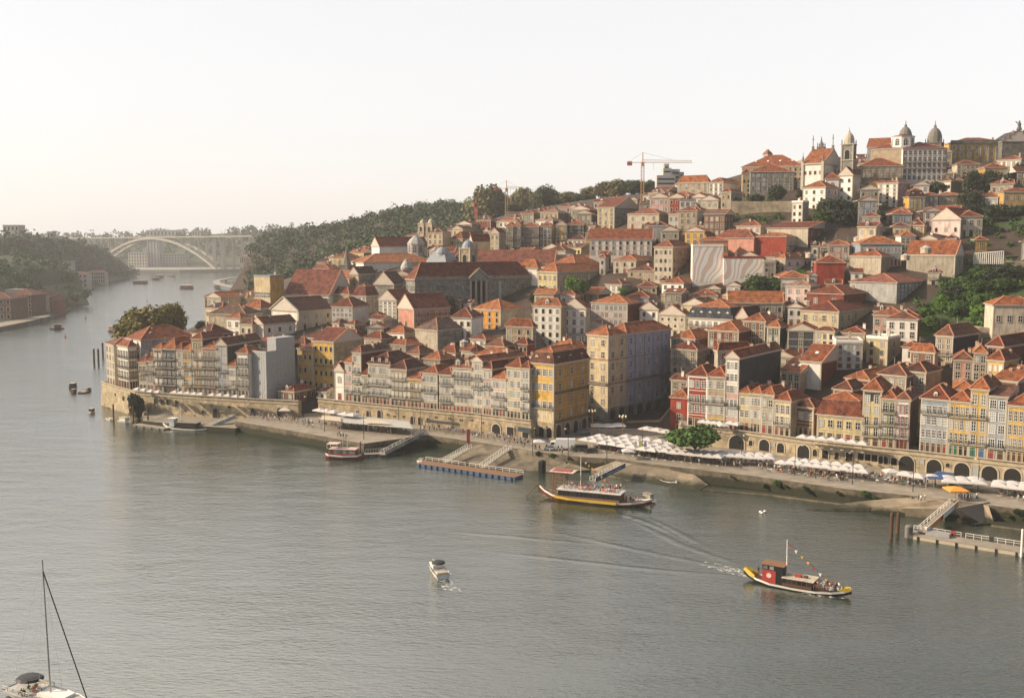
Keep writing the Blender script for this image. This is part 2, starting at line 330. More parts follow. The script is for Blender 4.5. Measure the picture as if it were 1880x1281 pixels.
Q = np.hstack([np.ones((n_, 1)), A]); Lm = np.block([[K, Q], [Q.T, np.zeros((3, 3))]])
COEF = np.linalg.solve(Lm, np.concatenate([P3[:, 2], np.zeros(3)]))
NPT = n_
def rbf(x, y):
    q = np.array([x, y]) / S_; r = np.linalg.norm(CPTS - q, axis=1); return float(tps(r) @ COEF[:NPT] + COEF[NPT] + COEF[NPT + 1:] @ q)
def T(x, y):
    px = pxcol(x, y); z = max(rbf(x, y), 3.0)
    if y > 2200: z = min(z, 100)
    z = min(z, 108)
    fr = interp(FR, px)
    if px < 183 or y < fr + 9 or y > interp(BACK, px): return -6.0
    if px < 995: wl = interp(WALLT, px)
    elif px < 1238: wl = 0
    else: wl = interp(WALLR, px)
    if wl:
        t = y - wl
        if t < 6.0: z = min(z, QZ - 4)
        elif t < 70: z = min(z, TZ - .4 + max(0, t - 11) * .42)
    else:
        t = y - 316
        z = min(z, QZ - 4) if t < 22 else (min(z, QZ + .2 + (t - 22) * .05) if t < 56 else min(z, 6 + (t - 56) * .40))
    if px < 500:                       # land narrows to the point
        z = min(z, 5 + (interp(BACK, px) - y) * .6)
    return z
def grid(x0, x1, y0, y1, st):
    xs = np.arange(x0, x1 + .1, st); ys = np.arange(y0, y1 + .1, st)
    v = [(float(x), float(y), T(x, y)) for y in ys for x in xs]; nx = len(xs); f = []
    for j in range(len(ys) - 1):
        for i in range(nx - 1):
            a = j * nx + i; q = (a, a + 1, a + nx + 1, a + nx)
            if max(v[k][2] for k in q) > -5: f.append(q)
    return v, f
plain('ground_city', (.055, .040, .030), .95, var=.4, scale=.12)
v1, f1 = grid(-190, 420, 228, 800, 5.0); v2, f2 = grid(-600, 900, 800, 2600, 30)
me = bpy.data.meshes.new('hillside'); o_ = len(v1); me.from_pydata(v1 + v2, [], f1 + [tuple(i + o_ for i in q) for q in f2])
me.materials.append(M('ground_city')); me.polygons.foreach_set('use_smooth', [True] * len(me.polygons))
tag(link('hillside', me), 'brown earth and paving of the hillside under the old town', None, None, 'structure')
ZG = np.array([q[2] for q in v1]).reshape(-1, len(np.arange(-190, 420.1, 5.0)))
def tz(x, y):
    u, v = (x + 190) / 5.0, (y - 228) / 5.0
    if u < 0 or v < 0 or u >= ZG.shape[1] - 1 or v >= ZG.shape[0] - 1: return T(x, y)
    i, j = int(u), int(v); u -= i; v -= j
    return float((ZG[j, i] * (1 - u) + ZG[j, i + 1] * u) * (1 - v) + (ZG[j + 1, i] * (1 - u) + ZG[j + 1, i + 1] * u) * v)
# ---- river
m, n, b = newmat('river_water'); MATS['river_water'] = m
tc = N(n, 'ShaderNodeTexCoord')
def wn(scale, sx, sy, det, rot=0.35):
    mp = N(n, 'ShaderNodeMapping'); mp.inputs['Scale'].default_value = (sx, sy, 1); mp.inputs['Rotation'].default_value = (0, 0, rot)
    t = N(n, 'ShaderNodeTexNoise'); t.inputs['Scale'].default_value = scale; t.inputs['Detail'].default_value = det; t.inputs['Roughness'].default_value = .6
    n.links.new(tc.outputs['Object'], mp.inputs[0]); n.links.new(mp.outputs[0], t.inputs['Vector']); return t
w1 = wn(.9, .7, 1.6, 3, .3); w2 = wn(.13, .6, 1.3, 3, .15); w3 = wn(.02, .6, 1.6, 4, -.2)
ad = N(n, 'ShaderNodeMath', operation='MULTIPLY_ADD'); ad.inputs[1].default_value = 1.6; n.links.new(w2.outputs[0], ad.inputs[0]); n.links.new(w1.outputs[0], ad.inputs[2])
bp = N(n, 'ShaderNodeBump'); bp.inputs['Distance'].default_value = .24
mr = N(n, 'ShaderNodeMapRange'); mr.inputs[1].default_value = .35; mr.inputs[2].default_value = .65; mr.inputs[3].default_value = .35; mr.inputs[4].default_value = .75; n.links.new(w3.outputs[0], mr.inputs[0]); n.links.new(mr.outputs[0], bp.inputs['Strength'])
n.links.new(ad.outputs[0], bp.inputs['Height']); n.links.new(bp.outputs[0], b.inputs['Normal'])
b.inputs['Base Color'].default_value = (.022, .034, .024, 1); b.inputs['Roughness'].default_value = .08; b.inputs['IOR'].default_value = 2.4; b.inputs['Specular IOR Level'].default_value = .5
mb = MB(); mb.poly([(-5000, -200, 0), (5000, -200, 0), (5000, 8000, 0), (-5000, 8000, 0)], 'river_water')
tag(mb.obj('river'), 'broad grey green river with small ripples, bright towards the left', None, None, 'structure')
# ---- quays and retaining walls
stone('quay', (.13, .112, .082), .8, algae=True, topz=1.9); stone('wallw', (.36, .30, .20), .7, algae=True, topz=-1.2); stone('wallm', (.34, .275, .18), .7); stone('wallr', (.40, .33, .22), .6); stone('ledge', (.17, .145, .105), .3, algae=True, topz=-.25)
plain('paving', (.27, .235, .19), .9, var=.3, scale=.35); plain('coping', (.42, .37, .29), .9)
def slab(name, pts, z1, z0, top, side, label, kind='structure', cat=None):
    mb = MB(); mb.poly([(p[0], p[1], z1) for p in pts], top)
    k = len(pts)
    for i in range(k):
        a, c = pts[i], pts[(i + 1) % k]; mb.poly([(a[0], a[1], z0), (c[0], c[1], z0), (c[0], c[1], z1), (a[0], a[1], z1)], side)
    o = mb.obj(name, fix=True); tag(o, label, cat, None, kind); return o
QE = line([(432, 773), (545, 792), (668, 814), (785, 798), (880, 812), (980, 828), (1060, 838), (1130, 842), (1200, 852), (1380, 873), (1560, 898), (1700, 912), (1880, 935), (2080, 968)], QZ)
back = [p + Vector((0, 2.5, 0)) for p in (LM[:]) ] + [Vector((12, 345, 0)), Vector((48, 345, 0))] + [p + Vector((0, 2.5, 0)) for p in LR]
lastW = at_line(LW, 470)
pl = QE[::-1] + [lastW + Vector((0, 2, 0)), LW[-1] + Vector((0, 3, 0))] + back
pl = [WZ(2080, 968, QZ)] + QE[::-1][1:] + [lastW + Vector((0, 2, 0)), LW[-1] + Vector((-2, 3, 0)), LW[-1] + Vector((0, 14, 0)), LM[0] + Vector((-2, 12, 0))] + back
slab('quay', [(p.x, p.y) for p in pl], QZ, -5, 'paving', 'stone_quay', 'paved quay along the river with a stone edge')
# low quay under the west wall
LQ = line([(262, 772), (330, 779), (432, 786)], 1.6) 
pl2 = [(p.x, p.y) for p in LQ] + [(at_line(LW, 475).x, at_line(LW, 475).y + 1.0)] + [(at_line(LW, x).x, at_line(LW, x).y + 1.0) for x in (400, 340, 290, 262)]
slab('low_quay', pl2, 1.6, -5, 'paving', 'stone_quay', 'low landing quay under the tall west wall')
# slipways and ledges
def prism_pts(name, top, label, mat='stone_ledge', tm='paving', z0=-5):
    mb = MB(); mb.poly(top, tm); k = len(top)
    for i in range(k):
        a, c = top[i], top[(i + 1) % k]; mb.poly([(a[0], a[1], z0), (c[0], c[1], z0), tuple(c), tuple(a)], mat)
    return tag(mb.obj(name, fix=True), label, None, None, 'structure')
stone('slip', (.26, .215, .155), .25, algae=True, topz=.9, contrast=.3); MATS['slip_stone'] = MATS['stone_slip']
prism_pts('slipway', [WZ(1085, 862, 1.2), WZ(1130, 846, QZ - .05), WZ(1200, 853, QZ - .05), WZ(1270, 868, 2.2), WZ(1300, 889, .7), WZ(1278, 905, -.3), WZ(1230, 897, -.2), WZ(1150, 880, .1)], 'sandy slipway sloping from the quay down to the dark water', 'stone_ledge', 'slip_stone')
prism_pts('slipway_ramp', [WZ(1480, 935, .2), WZ(1560, 922, .9), WZ(1640, 914, 2.4), WZ(1700, 911, QZ + .02), WZ(1752, 921, QZ + .02), WZ(1735, 934, 2.9), WZ(1600, 931, .9)], 'pale cobbled ramp running down from the quay to the river', 'stone_ledge', 'slip_stone')
prism_pts('bastion', [WZ(1600, 937, .5), WZ(1700, 921, QZ + .1), WZ(1800, 924, QZ + .1), WZ(1815, 928, QZ + .1), WZ(1825, 960, .3), WZ(1790, 962, .4), WZ(1755, 950, .6)], 'stone bastion of the quay where the ramp and the steps meet', 'stone_quay', 'slip_stone')
mb = MB()
A0, A1 = WZ(1755, 932, QZ + .3), WZ(1815, 921, QZ + .3); B0, B1 = WZ(1800, 961, .3), WZ(1845, 948, .3)
for i in range(14):
    t0, t1 = i / 14, (i + 1) / 14; a, c, d, e = A0.lerp(B0, t0), A1.lerp(B1, t0), A1.lerp(B1, t1), A0.lerp(B0, t1); z = A0.z + (B0.z - A0.z) * t0
    mb.poly([(a.x, a.y, z), (c.x, c.y, z), (d.x, d.y, z), (e.x, e.y, z)], 'paving'); z2 = A0.z + (B0.z - A0.z) * t1
    mb.poly([(e.x, e.y, z), (d.x, d.y, z), (d.x, d.y, z2), (e.x, e.y, z2)], 'stone_darkstone' if 0 else 'trim_dark')
tag(mb.obj('river_steps'), 'stone steps going down to the river at the right', None, None, 'structure')
for a, nm in (([(1820, 955), (1880, 962), (2080, 995), (2080, 1004), (1880, 971), (1820, 963)], 'east'), ([(1300, 893), (1400, 902), (1560, 922), (1560, 926), (1400, 905.5), (1290, 897)], 'mid')):
    pp = line(a, .45); slab('quay_ledge', [(p.x, p.y) for p in pp], .45, -5, 'slip_stone', 'stone_ledge', 'pale stone ledge at the foot of the quay wall')
prism_pts('basin_ramp', [WZ(800, 843, .3), WZ(845, 828, 1.6), WZ(880, 815, QZ - .03), WZ(985, 829, QZ - .03), WZ(1050, 846, QZ - 1.2), WZ(1085, 862, .6), WZ(1000, 868, -.3), WZ(940, 862, .1)], 'overgrown stone ramps between the two landing stages', 'stone_quay', 'stone_ledge')
# retaining walls: face, arches, parapet
plain('coping_b', (.45, .40, .31), .9)
def wall_along(name, L, px0, px1, z0, z1, mat, label, par=1.0, batter=0.0, thick=2.2):
    mb = MB(); xs = [px0] + [pcx(p) for p in L if px0 + 1 < pcx(p) < px1 - 1] + [px1]; P = [at_line(L, x) for x in xs]
    def off(i, o):
        a = P[max(i - 1, 0)]; c = P[min(i + 1, len(P) - 1)]; d = (c - a).normalized(); nn = Vector((d.y, -d.x, 0)); return P[i] + nn * o
    k = len(P)
    for i in range(k - 1):
        f0, f1 = off(i, .0 + batter), off(i + 1, batter); g0, g1 = off(i, 0), off(i + 1, 0); h0, h1 = off(i, -.5), off(i + 1, -.5); t0, t1 = off(i, -thick), off(i + 1, -thick)
        mb.poly([(f0.x, f0.y, z0), (f1.x, f1.y, z0), (g1.x, g1.y, z1 + par), (g0.x, g0.y, z1 + par)], mat)
        mb.poly([(g0.x, g0.y, z1 + par), (g1.x, g1.y, z1 + par), (h1.x, h1.y, z1 + par), (h0.x, h0.y, z1 + par)], 'coping_b')
        mb.poly([(h0.x, h0.y, z1 + par), (h1.x, h1.y, z1 + par), (h1.x, h1.y, z1 - .3), (h0.x, h0.y, z1 - .3)], mat)
    for s in (0, k - 1):
        f, g, t = off(s, batter), off(s, 0), off(s, -thick); mb.poly([(f.x, f.y, z0), (g.x, g.y, z1 + par), (t.x, t.y, z1 + par), (t.x, t.y, z0)], mat)
    root = thing(name, (0, 0, 0), 0, label, 'retaining wall'); mb.obj('wall_face', root); 
    mc = MB()
    for i in range(k - 1):
        p, q = off(i, .12), off(i + 1, .12); mc.bar((p.x, p.y, z1 + par + .03), (q.x, q.y, z1 + par + .03), .8, 'coping', .16); mc.bar((p.x, p.y, z1 - .15), (q.x, q.y, z1 - .15), .5, 'coping', .28)
    mc.obj('coping', root); return root
def terrace(L, px0, px1, deep, nm):
    xs = [px0] + [pcx(p) for p in L if px0 + 1 < pcx(p) < px1 - 1] + [px1]; P = [at_line(L, x) for x in xs]
    slab('upper_walk', [(p.x, p.y + .45) for p in P] + [(p.x * (p.y + deep) / p.y, p.y + deep) for p in P[::-1]], TZ, TZ - 2, 'paving', 'stone_wallm', nm)
terrace(LW, 188, 548, 12, 'paved walk on top of the west river wall'); terrace(LM, 584, 975, 12, 'paved walk on top of the middle river wall'); terrace(LR, 1246, 2040, 13, 'paved walk on top of the arcaded right wall')
WW = wall_along('river_wall', LW, 187, 548, -5, TZ, 'stone_wallw', 'tall old stone river wall curving round the western point', 1.0, 1.1)
WM = wall_along('town_wall', LM, 584, 975.5, -1, TZ, 'stone_wallm', 'rough stone town wall behind the covered terrace, small windows', .9, .3)
WR = wall_along('arcade_wall', LR, 1246, 2040, -1, TZ, 'stone_wallr', 'long stone arcade wall behind the white umbrellas on the right', .9, .05)
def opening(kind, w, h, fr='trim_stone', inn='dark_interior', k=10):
    """arched or square opening: proud stone ring and a flat inner sheet, dark by default to stand for inner shade; faces -Y, origin bottom centre"""
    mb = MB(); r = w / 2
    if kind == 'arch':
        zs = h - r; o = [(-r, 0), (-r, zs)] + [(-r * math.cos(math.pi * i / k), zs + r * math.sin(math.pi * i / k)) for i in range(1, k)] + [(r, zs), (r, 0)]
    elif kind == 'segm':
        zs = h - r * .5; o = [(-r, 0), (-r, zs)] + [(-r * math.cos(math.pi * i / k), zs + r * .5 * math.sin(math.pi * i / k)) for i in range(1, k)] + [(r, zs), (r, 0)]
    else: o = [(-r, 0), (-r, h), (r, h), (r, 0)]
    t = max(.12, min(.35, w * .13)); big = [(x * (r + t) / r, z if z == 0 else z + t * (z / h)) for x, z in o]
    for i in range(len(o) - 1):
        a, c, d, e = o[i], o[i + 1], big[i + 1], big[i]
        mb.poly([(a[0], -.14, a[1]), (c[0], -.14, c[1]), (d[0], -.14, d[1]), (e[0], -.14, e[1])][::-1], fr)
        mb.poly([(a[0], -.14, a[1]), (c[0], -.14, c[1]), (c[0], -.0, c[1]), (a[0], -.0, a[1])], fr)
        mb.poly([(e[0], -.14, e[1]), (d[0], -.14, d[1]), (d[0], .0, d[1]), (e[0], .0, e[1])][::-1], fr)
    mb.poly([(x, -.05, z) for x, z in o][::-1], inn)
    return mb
OPM = {}
def opm(*a):
    if a not in OPM: OPM[a] = opening(*a).mesh('opening')
    return OPM[a]
def on_wall(root, L, px, z, mesh, name, push=.06):
    p = at_line(L, px); a = yaw_line(L, px); return link(name, mesh, root, (p.x - math.sin(a) * push, p.y - math.cos(a) * push, z), -a)
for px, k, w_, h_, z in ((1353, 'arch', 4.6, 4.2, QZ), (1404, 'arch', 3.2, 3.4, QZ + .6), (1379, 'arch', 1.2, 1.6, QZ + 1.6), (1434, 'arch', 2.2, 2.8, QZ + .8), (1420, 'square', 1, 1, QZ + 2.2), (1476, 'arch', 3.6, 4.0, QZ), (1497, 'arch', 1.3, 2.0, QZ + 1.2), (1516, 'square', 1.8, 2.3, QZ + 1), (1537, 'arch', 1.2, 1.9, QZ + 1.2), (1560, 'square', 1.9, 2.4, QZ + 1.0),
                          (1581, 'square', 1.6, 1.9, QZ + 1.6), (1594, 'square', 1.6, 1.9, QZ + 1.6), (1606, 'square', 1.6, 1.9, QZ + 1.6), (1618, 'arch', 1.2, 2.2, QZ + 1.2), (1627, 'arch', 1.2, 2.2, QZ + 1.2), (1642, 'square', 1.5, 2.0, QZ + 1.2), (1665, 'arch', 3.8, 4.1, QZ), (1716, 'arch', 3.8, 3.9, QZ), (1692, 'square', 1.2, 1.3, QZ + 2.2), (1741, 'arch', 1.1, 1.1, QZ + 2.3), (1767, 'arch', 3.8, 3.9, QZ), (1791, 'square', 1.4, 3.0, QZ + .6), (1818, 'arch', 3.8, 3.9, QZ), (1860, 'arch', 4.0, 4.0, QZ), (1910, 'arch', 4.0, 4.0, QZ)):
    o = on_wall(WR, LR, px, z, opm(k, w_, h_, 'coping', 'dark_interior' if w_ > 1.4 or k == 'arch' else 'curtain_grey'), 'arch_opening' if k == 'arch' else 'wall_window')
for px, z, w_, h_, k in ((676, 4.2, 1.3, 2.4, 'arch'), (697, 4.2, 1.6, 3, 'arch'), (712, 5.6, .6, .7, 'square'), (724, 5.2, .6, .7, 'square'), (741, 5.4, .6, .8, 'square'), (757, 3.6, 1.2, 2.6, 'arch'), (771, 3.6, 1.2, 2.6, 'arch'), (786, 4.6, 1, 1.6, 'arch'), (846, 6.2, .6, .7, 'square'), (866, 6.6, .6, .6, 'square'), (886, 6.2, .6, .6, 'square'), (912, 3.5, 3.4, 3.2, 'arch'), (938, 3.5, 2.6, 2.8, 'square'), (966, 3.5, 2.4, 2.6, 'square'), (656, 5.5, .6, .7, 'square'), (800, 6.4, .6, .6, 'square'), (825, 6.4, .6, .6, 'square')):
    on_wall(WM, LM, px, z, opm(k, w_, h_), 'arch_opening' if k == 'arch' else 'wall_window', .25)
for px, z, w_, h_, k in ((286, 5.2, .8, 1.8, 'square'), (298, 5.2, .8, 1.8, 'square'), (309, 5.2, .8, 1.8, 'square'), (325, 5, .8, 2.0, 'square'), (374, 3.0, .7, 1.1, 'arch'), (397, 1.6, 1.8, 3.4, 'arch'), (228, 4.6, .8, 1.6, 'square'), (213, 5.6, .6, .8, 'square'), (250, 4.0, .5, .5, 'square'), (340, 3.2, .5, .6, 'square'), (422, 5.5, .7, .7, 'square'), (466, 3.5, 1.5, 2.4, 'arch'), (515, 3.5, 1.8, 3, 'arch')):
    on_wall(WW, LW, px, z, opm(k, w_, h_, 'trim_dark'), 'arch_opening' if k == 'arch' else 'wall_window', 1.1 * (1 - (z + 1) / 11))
# ================================================================ houses
WIN = {}
def win_mesh(kind, frame, pane):
    key = (kind, frame, pane)
    if key in WIN: return WIN[key]
    mb = MB()
    def ring(w, h, t, mat, y0=-.10, z0=0.0):
        mb.box(-w / 2 - t, w / 2 + t, y0, 0, z0 - t * .6, z0, mat); mb.box(-w / 2 - t, w / 2 + t, y0, 0, z0 + h, z0 + h + t, mat)
        mb.box(-w / 2 - t, -w / 2, y0, 0, z0, z0 + h, mat); mb.box(w / 2, w / 2 + t, y0, 0, z0, z0 + h, mat)
    if kind == 'sash':
        ring(.92, 1.6, .15, frame); mb.poly([(-.46, -.04, 0), (.46, -.04, 0), (.46, -.04, 1.6), (-.46, -.04, 1.6)], pane); mb.box(-.46, .46, -.075, -.045, .78, .86, 'white_paint'); mb.box(-.035, .035, -.075, -.045, 0, 1.6, 'white_paint')
        mb.box(-.62, .62, -.2, .0, -.16, -.08, 'trim_stone')
    elif kind == 'glazed':     # white timber window filling most of the bay
        ring(1.15, 1.9, .10, 'white_paint'); mb.poly([(-.575, -.04, 0), (.575, -.04, 0), (.575, -.04, 1.9), (-.575, -.04, 1.9)], pane)
        for x in (-.19, .19): mb.box(x - .035, x + .035, -.075, -.045, 0, 1.9, 'white_paint')
        for z in (.0, .62, 1.3): mb.box(-.575, .575, -.075, -.045, z, z + .07, 'white_paint')
    elif kind == 'french':
        ring(.95, 2.25, .16, frame); mb.poly([(-.475, -.04, 0), (.475, -.04, 0), (.475, -.04, 2.25), (-.475, -.04, 2.25)], pane); mb.box(-.04, .04, -.08, -.045, 0, 2.25, 'white_paint')
        for z in (0, .75, 1.5): mb.box(-.475, .475, -.08, -.045, z, z + .07, 'white_paint')
        for x in (-.44, .4): mb.box(x, x + .05, -.08, -.045, 0, 2.25, 'white_paint')
    elif kind == 'dark':
        ring(.85, 1.5, .14, frame); mb.poly([(-.425, -.03, 0), (.425, -.03, 0), (.425, -.03, 1.5), (-.425, -.03, 1.5)], pane); mb.box(-.02, .02, -.06, -.035, 0, 1.5, 'wood_dark')
    elif kind == 'door':
        ring(1.1, 2.4, .18, frame); mb.poly([(-.55, -.03, 0), (.55, -.03, 0), (.55, -.03, 2.4), (-.55, -.03, 2.4)], pane); mb.box(-.02, .02, -.07, -.035, 0, 2.4, 'black'); mb.box(-.55, .55, -.07, -.035, 1.85, 1.93, frame)
    elif kind == 'arch':
        a = opening('arch', 1.0, 2.1, frame, pane, 8); mb = a; mb.box(-.035, .035, -.09, -.055, 0, 2.05, 'white_paint'); mb.box(-.5, .5, -.09, -.055, 1.45, 1.52, 'white_paint'); mb.box(-.5, .5, -.09, -.055, .7, .76, 'white_paint')
    elif kind == 'slit':
        ring(.6, .8, .1, frame); mb.poly([(-.3, -.03, 0), (.3, -.03, 0), (.3, -.03, .8), (-.3, -.03, .8)], pane)
    WIN[key] = mb.mesh('window'); return WIN[key]
HN = dict(sash=1.6, glazed=1.9, french=2.25, dark=1.5, door=2.4, arch=2.1, slit=.8); WN = dict(sash=1.25, glazed=1.4, french=1.35, dark=1.15, door=1.5, arch=1.4, slit=.85)
BAL = {}
def balcony_mesh(w, d=.7, mat='dark_iron', slabm='trim_stone'):
    w = round(w * 2) / 2; key = (w, d, mat)
    if key in BAL: return BAL[key]
    mb = MB(); mb.box(-w / 2, w / 2, -d, 0, -.16, 0, slabm)
    for z in (.12, .92): mb.box(-w / 2, w / 2, -d, -d + .05, z, z + .05, mat); mb.box(-w / 2, -w / 2 + .05, -d + .05, 0, z, z + .05, mat); mb.box(w / 2 - .05, w / 2, -d + .05, 0, z, z + .05, mat)
    n = int(w / .22)
    for i in range(n + 1):
        x = -w / 2 + .02 + (w - .08) * i / n; mb.box(x, x + .035, -d + .005, -d + .04, 0, .92, mat)
    for k in range(3):
        for x in (-w / 2 + .01, w / 2 - .045): mb.box(x, x + .035, -d + .1 + k * .2, -d + .135 + k * .2, 0, .92, mat)
    BAL[key] = mb.mesh('balcony'); return BAL[key]
def tri_wall(mb, a, b, c, m): mb.poly([a, b, c], m)
def roof_geo(kind, Rr, L, o, h, rh, mat, ridge='ridge_tile', t=.22):
    """roof solid over the rectangle; returns builder"""
    mb = MB(); x0, x1, y0, y1 = -o, Rr + o, -o, L + o; e = [(x0, y0, h), (x1, y0, h), (x1, y1, h), (x0, y1, h)]
    W_, D_ = x1 - x0, y1 - y0
    if kind == 'flat':
        mb.box(0, Rr, 0, L, h, h + .06, mat); 
        for bx in ((-.12, Rr + .12, -.12, .18), (-.12, Rr + .12, L - .18, L + .12)): mb.box(bx[0], bx[1], bx[2], bx[3], h - .1, h + .75, ridge)
        mb.box(-.12, .18, .181, L - .181, h - .1, h + .75, ridge); mb.box(Rr - .18, Rr + .12, .181, L - .181, h - .1, h + .75, ridge); return mb, []
    lines = []
    if kind in ('hip', 'pyr'):
        if W_ >= D_:
            s = D_ / 2 if kind == 'hip' else W_ / 2; p, q = (x0 + s, y0 + D_ / 2, h + rh), (x1 - s, y0 + D_ / 2, h + rh)
            if kind == 'pyr': p = q = (x0 + W_ / 2, y0 + D_ / 2, h + rh)
            mb.poly([e[0], e[1], q, p] if p != q else [e[0], e[1], p], mat); mb.poly([e[1], e[2], q], mat); mb.poly([e[2], e[3], p, q] if p != q else [e[2], e[3], p], mat); mb.poly([e[3], e[0], p], mat)
            lines = [(e[0], p), (e[3], p), (e[1], q), (e[2], q), (p, q)]
        else:
            s = W_ / 2 if kind == 'hip' else D_ / 2; p, q = (x0 + W_ / 2, y0 + s, h + rh), (x0 + W_ / 2, y1 - s, h + rh)
            if kind == 'pyr': p = q = (x0 + W_ / 2, y0 + D_ / 2, h + rh)
            mb.poly([e[0], e[1], p], mat); mb.poly([e[1], e[2], q, p] if p != q else [e[1], e[2], p], mat); mb.poly([e[2], e[3], q], mat); mb.poly([e[3], e[0], p, q] if p != q else [e[3], e[0], p], mat)
            lines = [(e[0], p), (e[1], p), (e[2], q), (e[3], q), (p, q)]
    elif kind == 'gx':      # ridge along x, gables face left and far right
        ym = (y0 + y1) / 2; p, q = (x0, ym, h + rh), (x1, ym, h + rh); mb.poly([e[0], e[1], q, p], mat); mb.poly([e[2], e[3], p, q], mat); lines = [(p, q), (e[0], p), (e[3], p)]
        mb.poly([e[0], p, e[3]], 'gutter'); mb.poly([e[1], e[2], q], 'gutter')
    elif kind == 'gy':      # ridge along y
        xm = (x0 + x1) / 2; p, q = (xm, y0, h + rh), (xm, y1, h + rh); mb.poly([e[3], e[0], p, q], mat); mb.poly([e[1], e[2], q, p], mat); lines = [(p, q), (e[0], p), (e[1], p)]
        mb.poly([e[0], e[1], p], 'gutter'); mb.poly([e[2], e[3], q], 'gutter')
    elif kind == 'shx':     # rises towards +x
        mb.poly([e[0], (x1, y0, h + rh), (x1, y1, h + rh), e[3]], mat); mb.poly([e[0], e[1], (x1, y0, h + rh)], 'gutter'); mb.poly([e[2], e[3], (x1, y1, h + rh)], 'gutter'); mb.poly([e[1], e[2], (x1, y1, h + rh), (x1, y0, h + rh)], 'gutter')
    elif kind == 'man':     # mansard
        i = min(1.6, W_ * .2, D_ * .2); z1 = h + rh; m_ = [(x0 + i, y0 + i, z1), (x1 - i, y0 + i, z1), (x1 - i, y1 - i, z1), (x0 + i, y1 - i, z1)]
        for k in range(4): mb.poly([e[k], e[(k + 1) % 4], m_[(k + 1) % 4], m_[k]], mat)
        rr, _ = roof_geo('hip', x1 - x0 - 2 * i, y1 - y0 - 2 * i, .0, 0, min(W_, D_) * .14, 't_o', ridge)
        for f, mm in zip(rr.f, rr.m): mb.poly([(rr.v[k][0] + x0 + i, rr.v[k][1] + y0 + i, rr.v[k][2] + z1 + (.05)) for k in f], rr.mats[mm])
    mb.poly([(x, y, h - t) for x, y, _ in e][::-1], 'gutter')
    for k in range(4):
        a, c = e[k], e[(k + 1) % 4]; mb.poly([(a[0], a[1], h - t), (c[0], c[1], h - t), c, a], 'gutter')
    for a, c in lines:
        if (Vector(a) - Vector(c)).length > .5: mb.bar((a[0], a[1], a[2] + .03), (c[0], c[1], c[2] + .03), .34, ridge, .16)
    return mb, lines
BUILT = []
OCC = np.zeros((560, 720), bool)          # one-metre map of the built ground
def cells(x, y, Rr, L, a, e=.5):
    ux = np.arange(-e, Rr + e + .01, .8); vx = np.arange(-e, L + e + .01, .8); u, v = np.meshgrid(ux, vx); s_, c_ = math.sin(a), math.cos(a)
    i = (x + u * s_ - v * c_ + 250).astype(int); j = (y + u * c_ + v * s_ - 230).astype(int); return np.clip(j, 0, 559), np.clip(i, 0, 719)
def fill_occ(x, y, Rr, L, a): OCC[cells(x, y, Rr, L, a, .3)] = True          # (object, text, (px,py)) for labels
FOOT = []           # occupied ground: centre, radius
PROT = []           # visible fronts that nothing new may hide: (x0,x1,y0,y1,depth)
NAMED = []
def put_windows(root, side, span, h, rows, cols, kind, frame='trim_stone', ground='door', bal=(), z0=.9, top=.7, panes=('glass', 'glass', 'glass', 'curtain_grey', 'glass_pale'), gframe=None, doors=('wood_dark', 'wood_red', 'wood_green', 'dark_interior'), wmax=99, skipg=False, step=None, margin=0, balmat='dark_iron'):
    if cols <= 0 or rows <= 0: return
    rz = 0 if side == 'R' else -math.pi / 2
    sh = (h - top) / rows; bay = (span - 2 * margin) / cols
    for j in range(rows):
        k = kind if isinstance(kind, str) else kind[min(j, len(kind) - 1)]
        if j == 0 and ground: k = ground
        if j == 0 and skipg: continue
        if k == 'none': continue
        hh = HN[k]; sc_z = min(1.15, (sh * (.80 if j else .86)) / (hh + .25)); sc_x = min(1.25, bay * .86 / WN[k], wmax)
        full = (k in ('french', 'door')) or (k == 'glazed' and j in bal)
        zf = j * sh + (.08 if full and not (k == 'door' and j == 0) else (sh - hh * sc_z) * .5 if not full else 0.02)
        for i in range(cols):
            u = margin + bay * (i + .5)
            fr_ = frame if j else (gframe or frame)
            pn = R_.choice(doors) if k == 'door' else R_.choice(panes)
            me = win_mesh(k, fr_, pn)
            nm = 'door' if k == 'door' else 'window'
            loc = (u, -.02, zf) if side == 'R' else (-.02, u, zf)
            link(nm, me, root, loc, rz, (sc_x, 1, sc_z))
        if j in bal:
            bw = min(span - .2, (span - 2 * margin) - bay * .1)
            loc = (span / 2, 0, j * sh) if side == 'R' else (0, span / 2, j * sh)
            link('balcony', balcony_mesh(bw, .75, balmat), root, loc, rz)
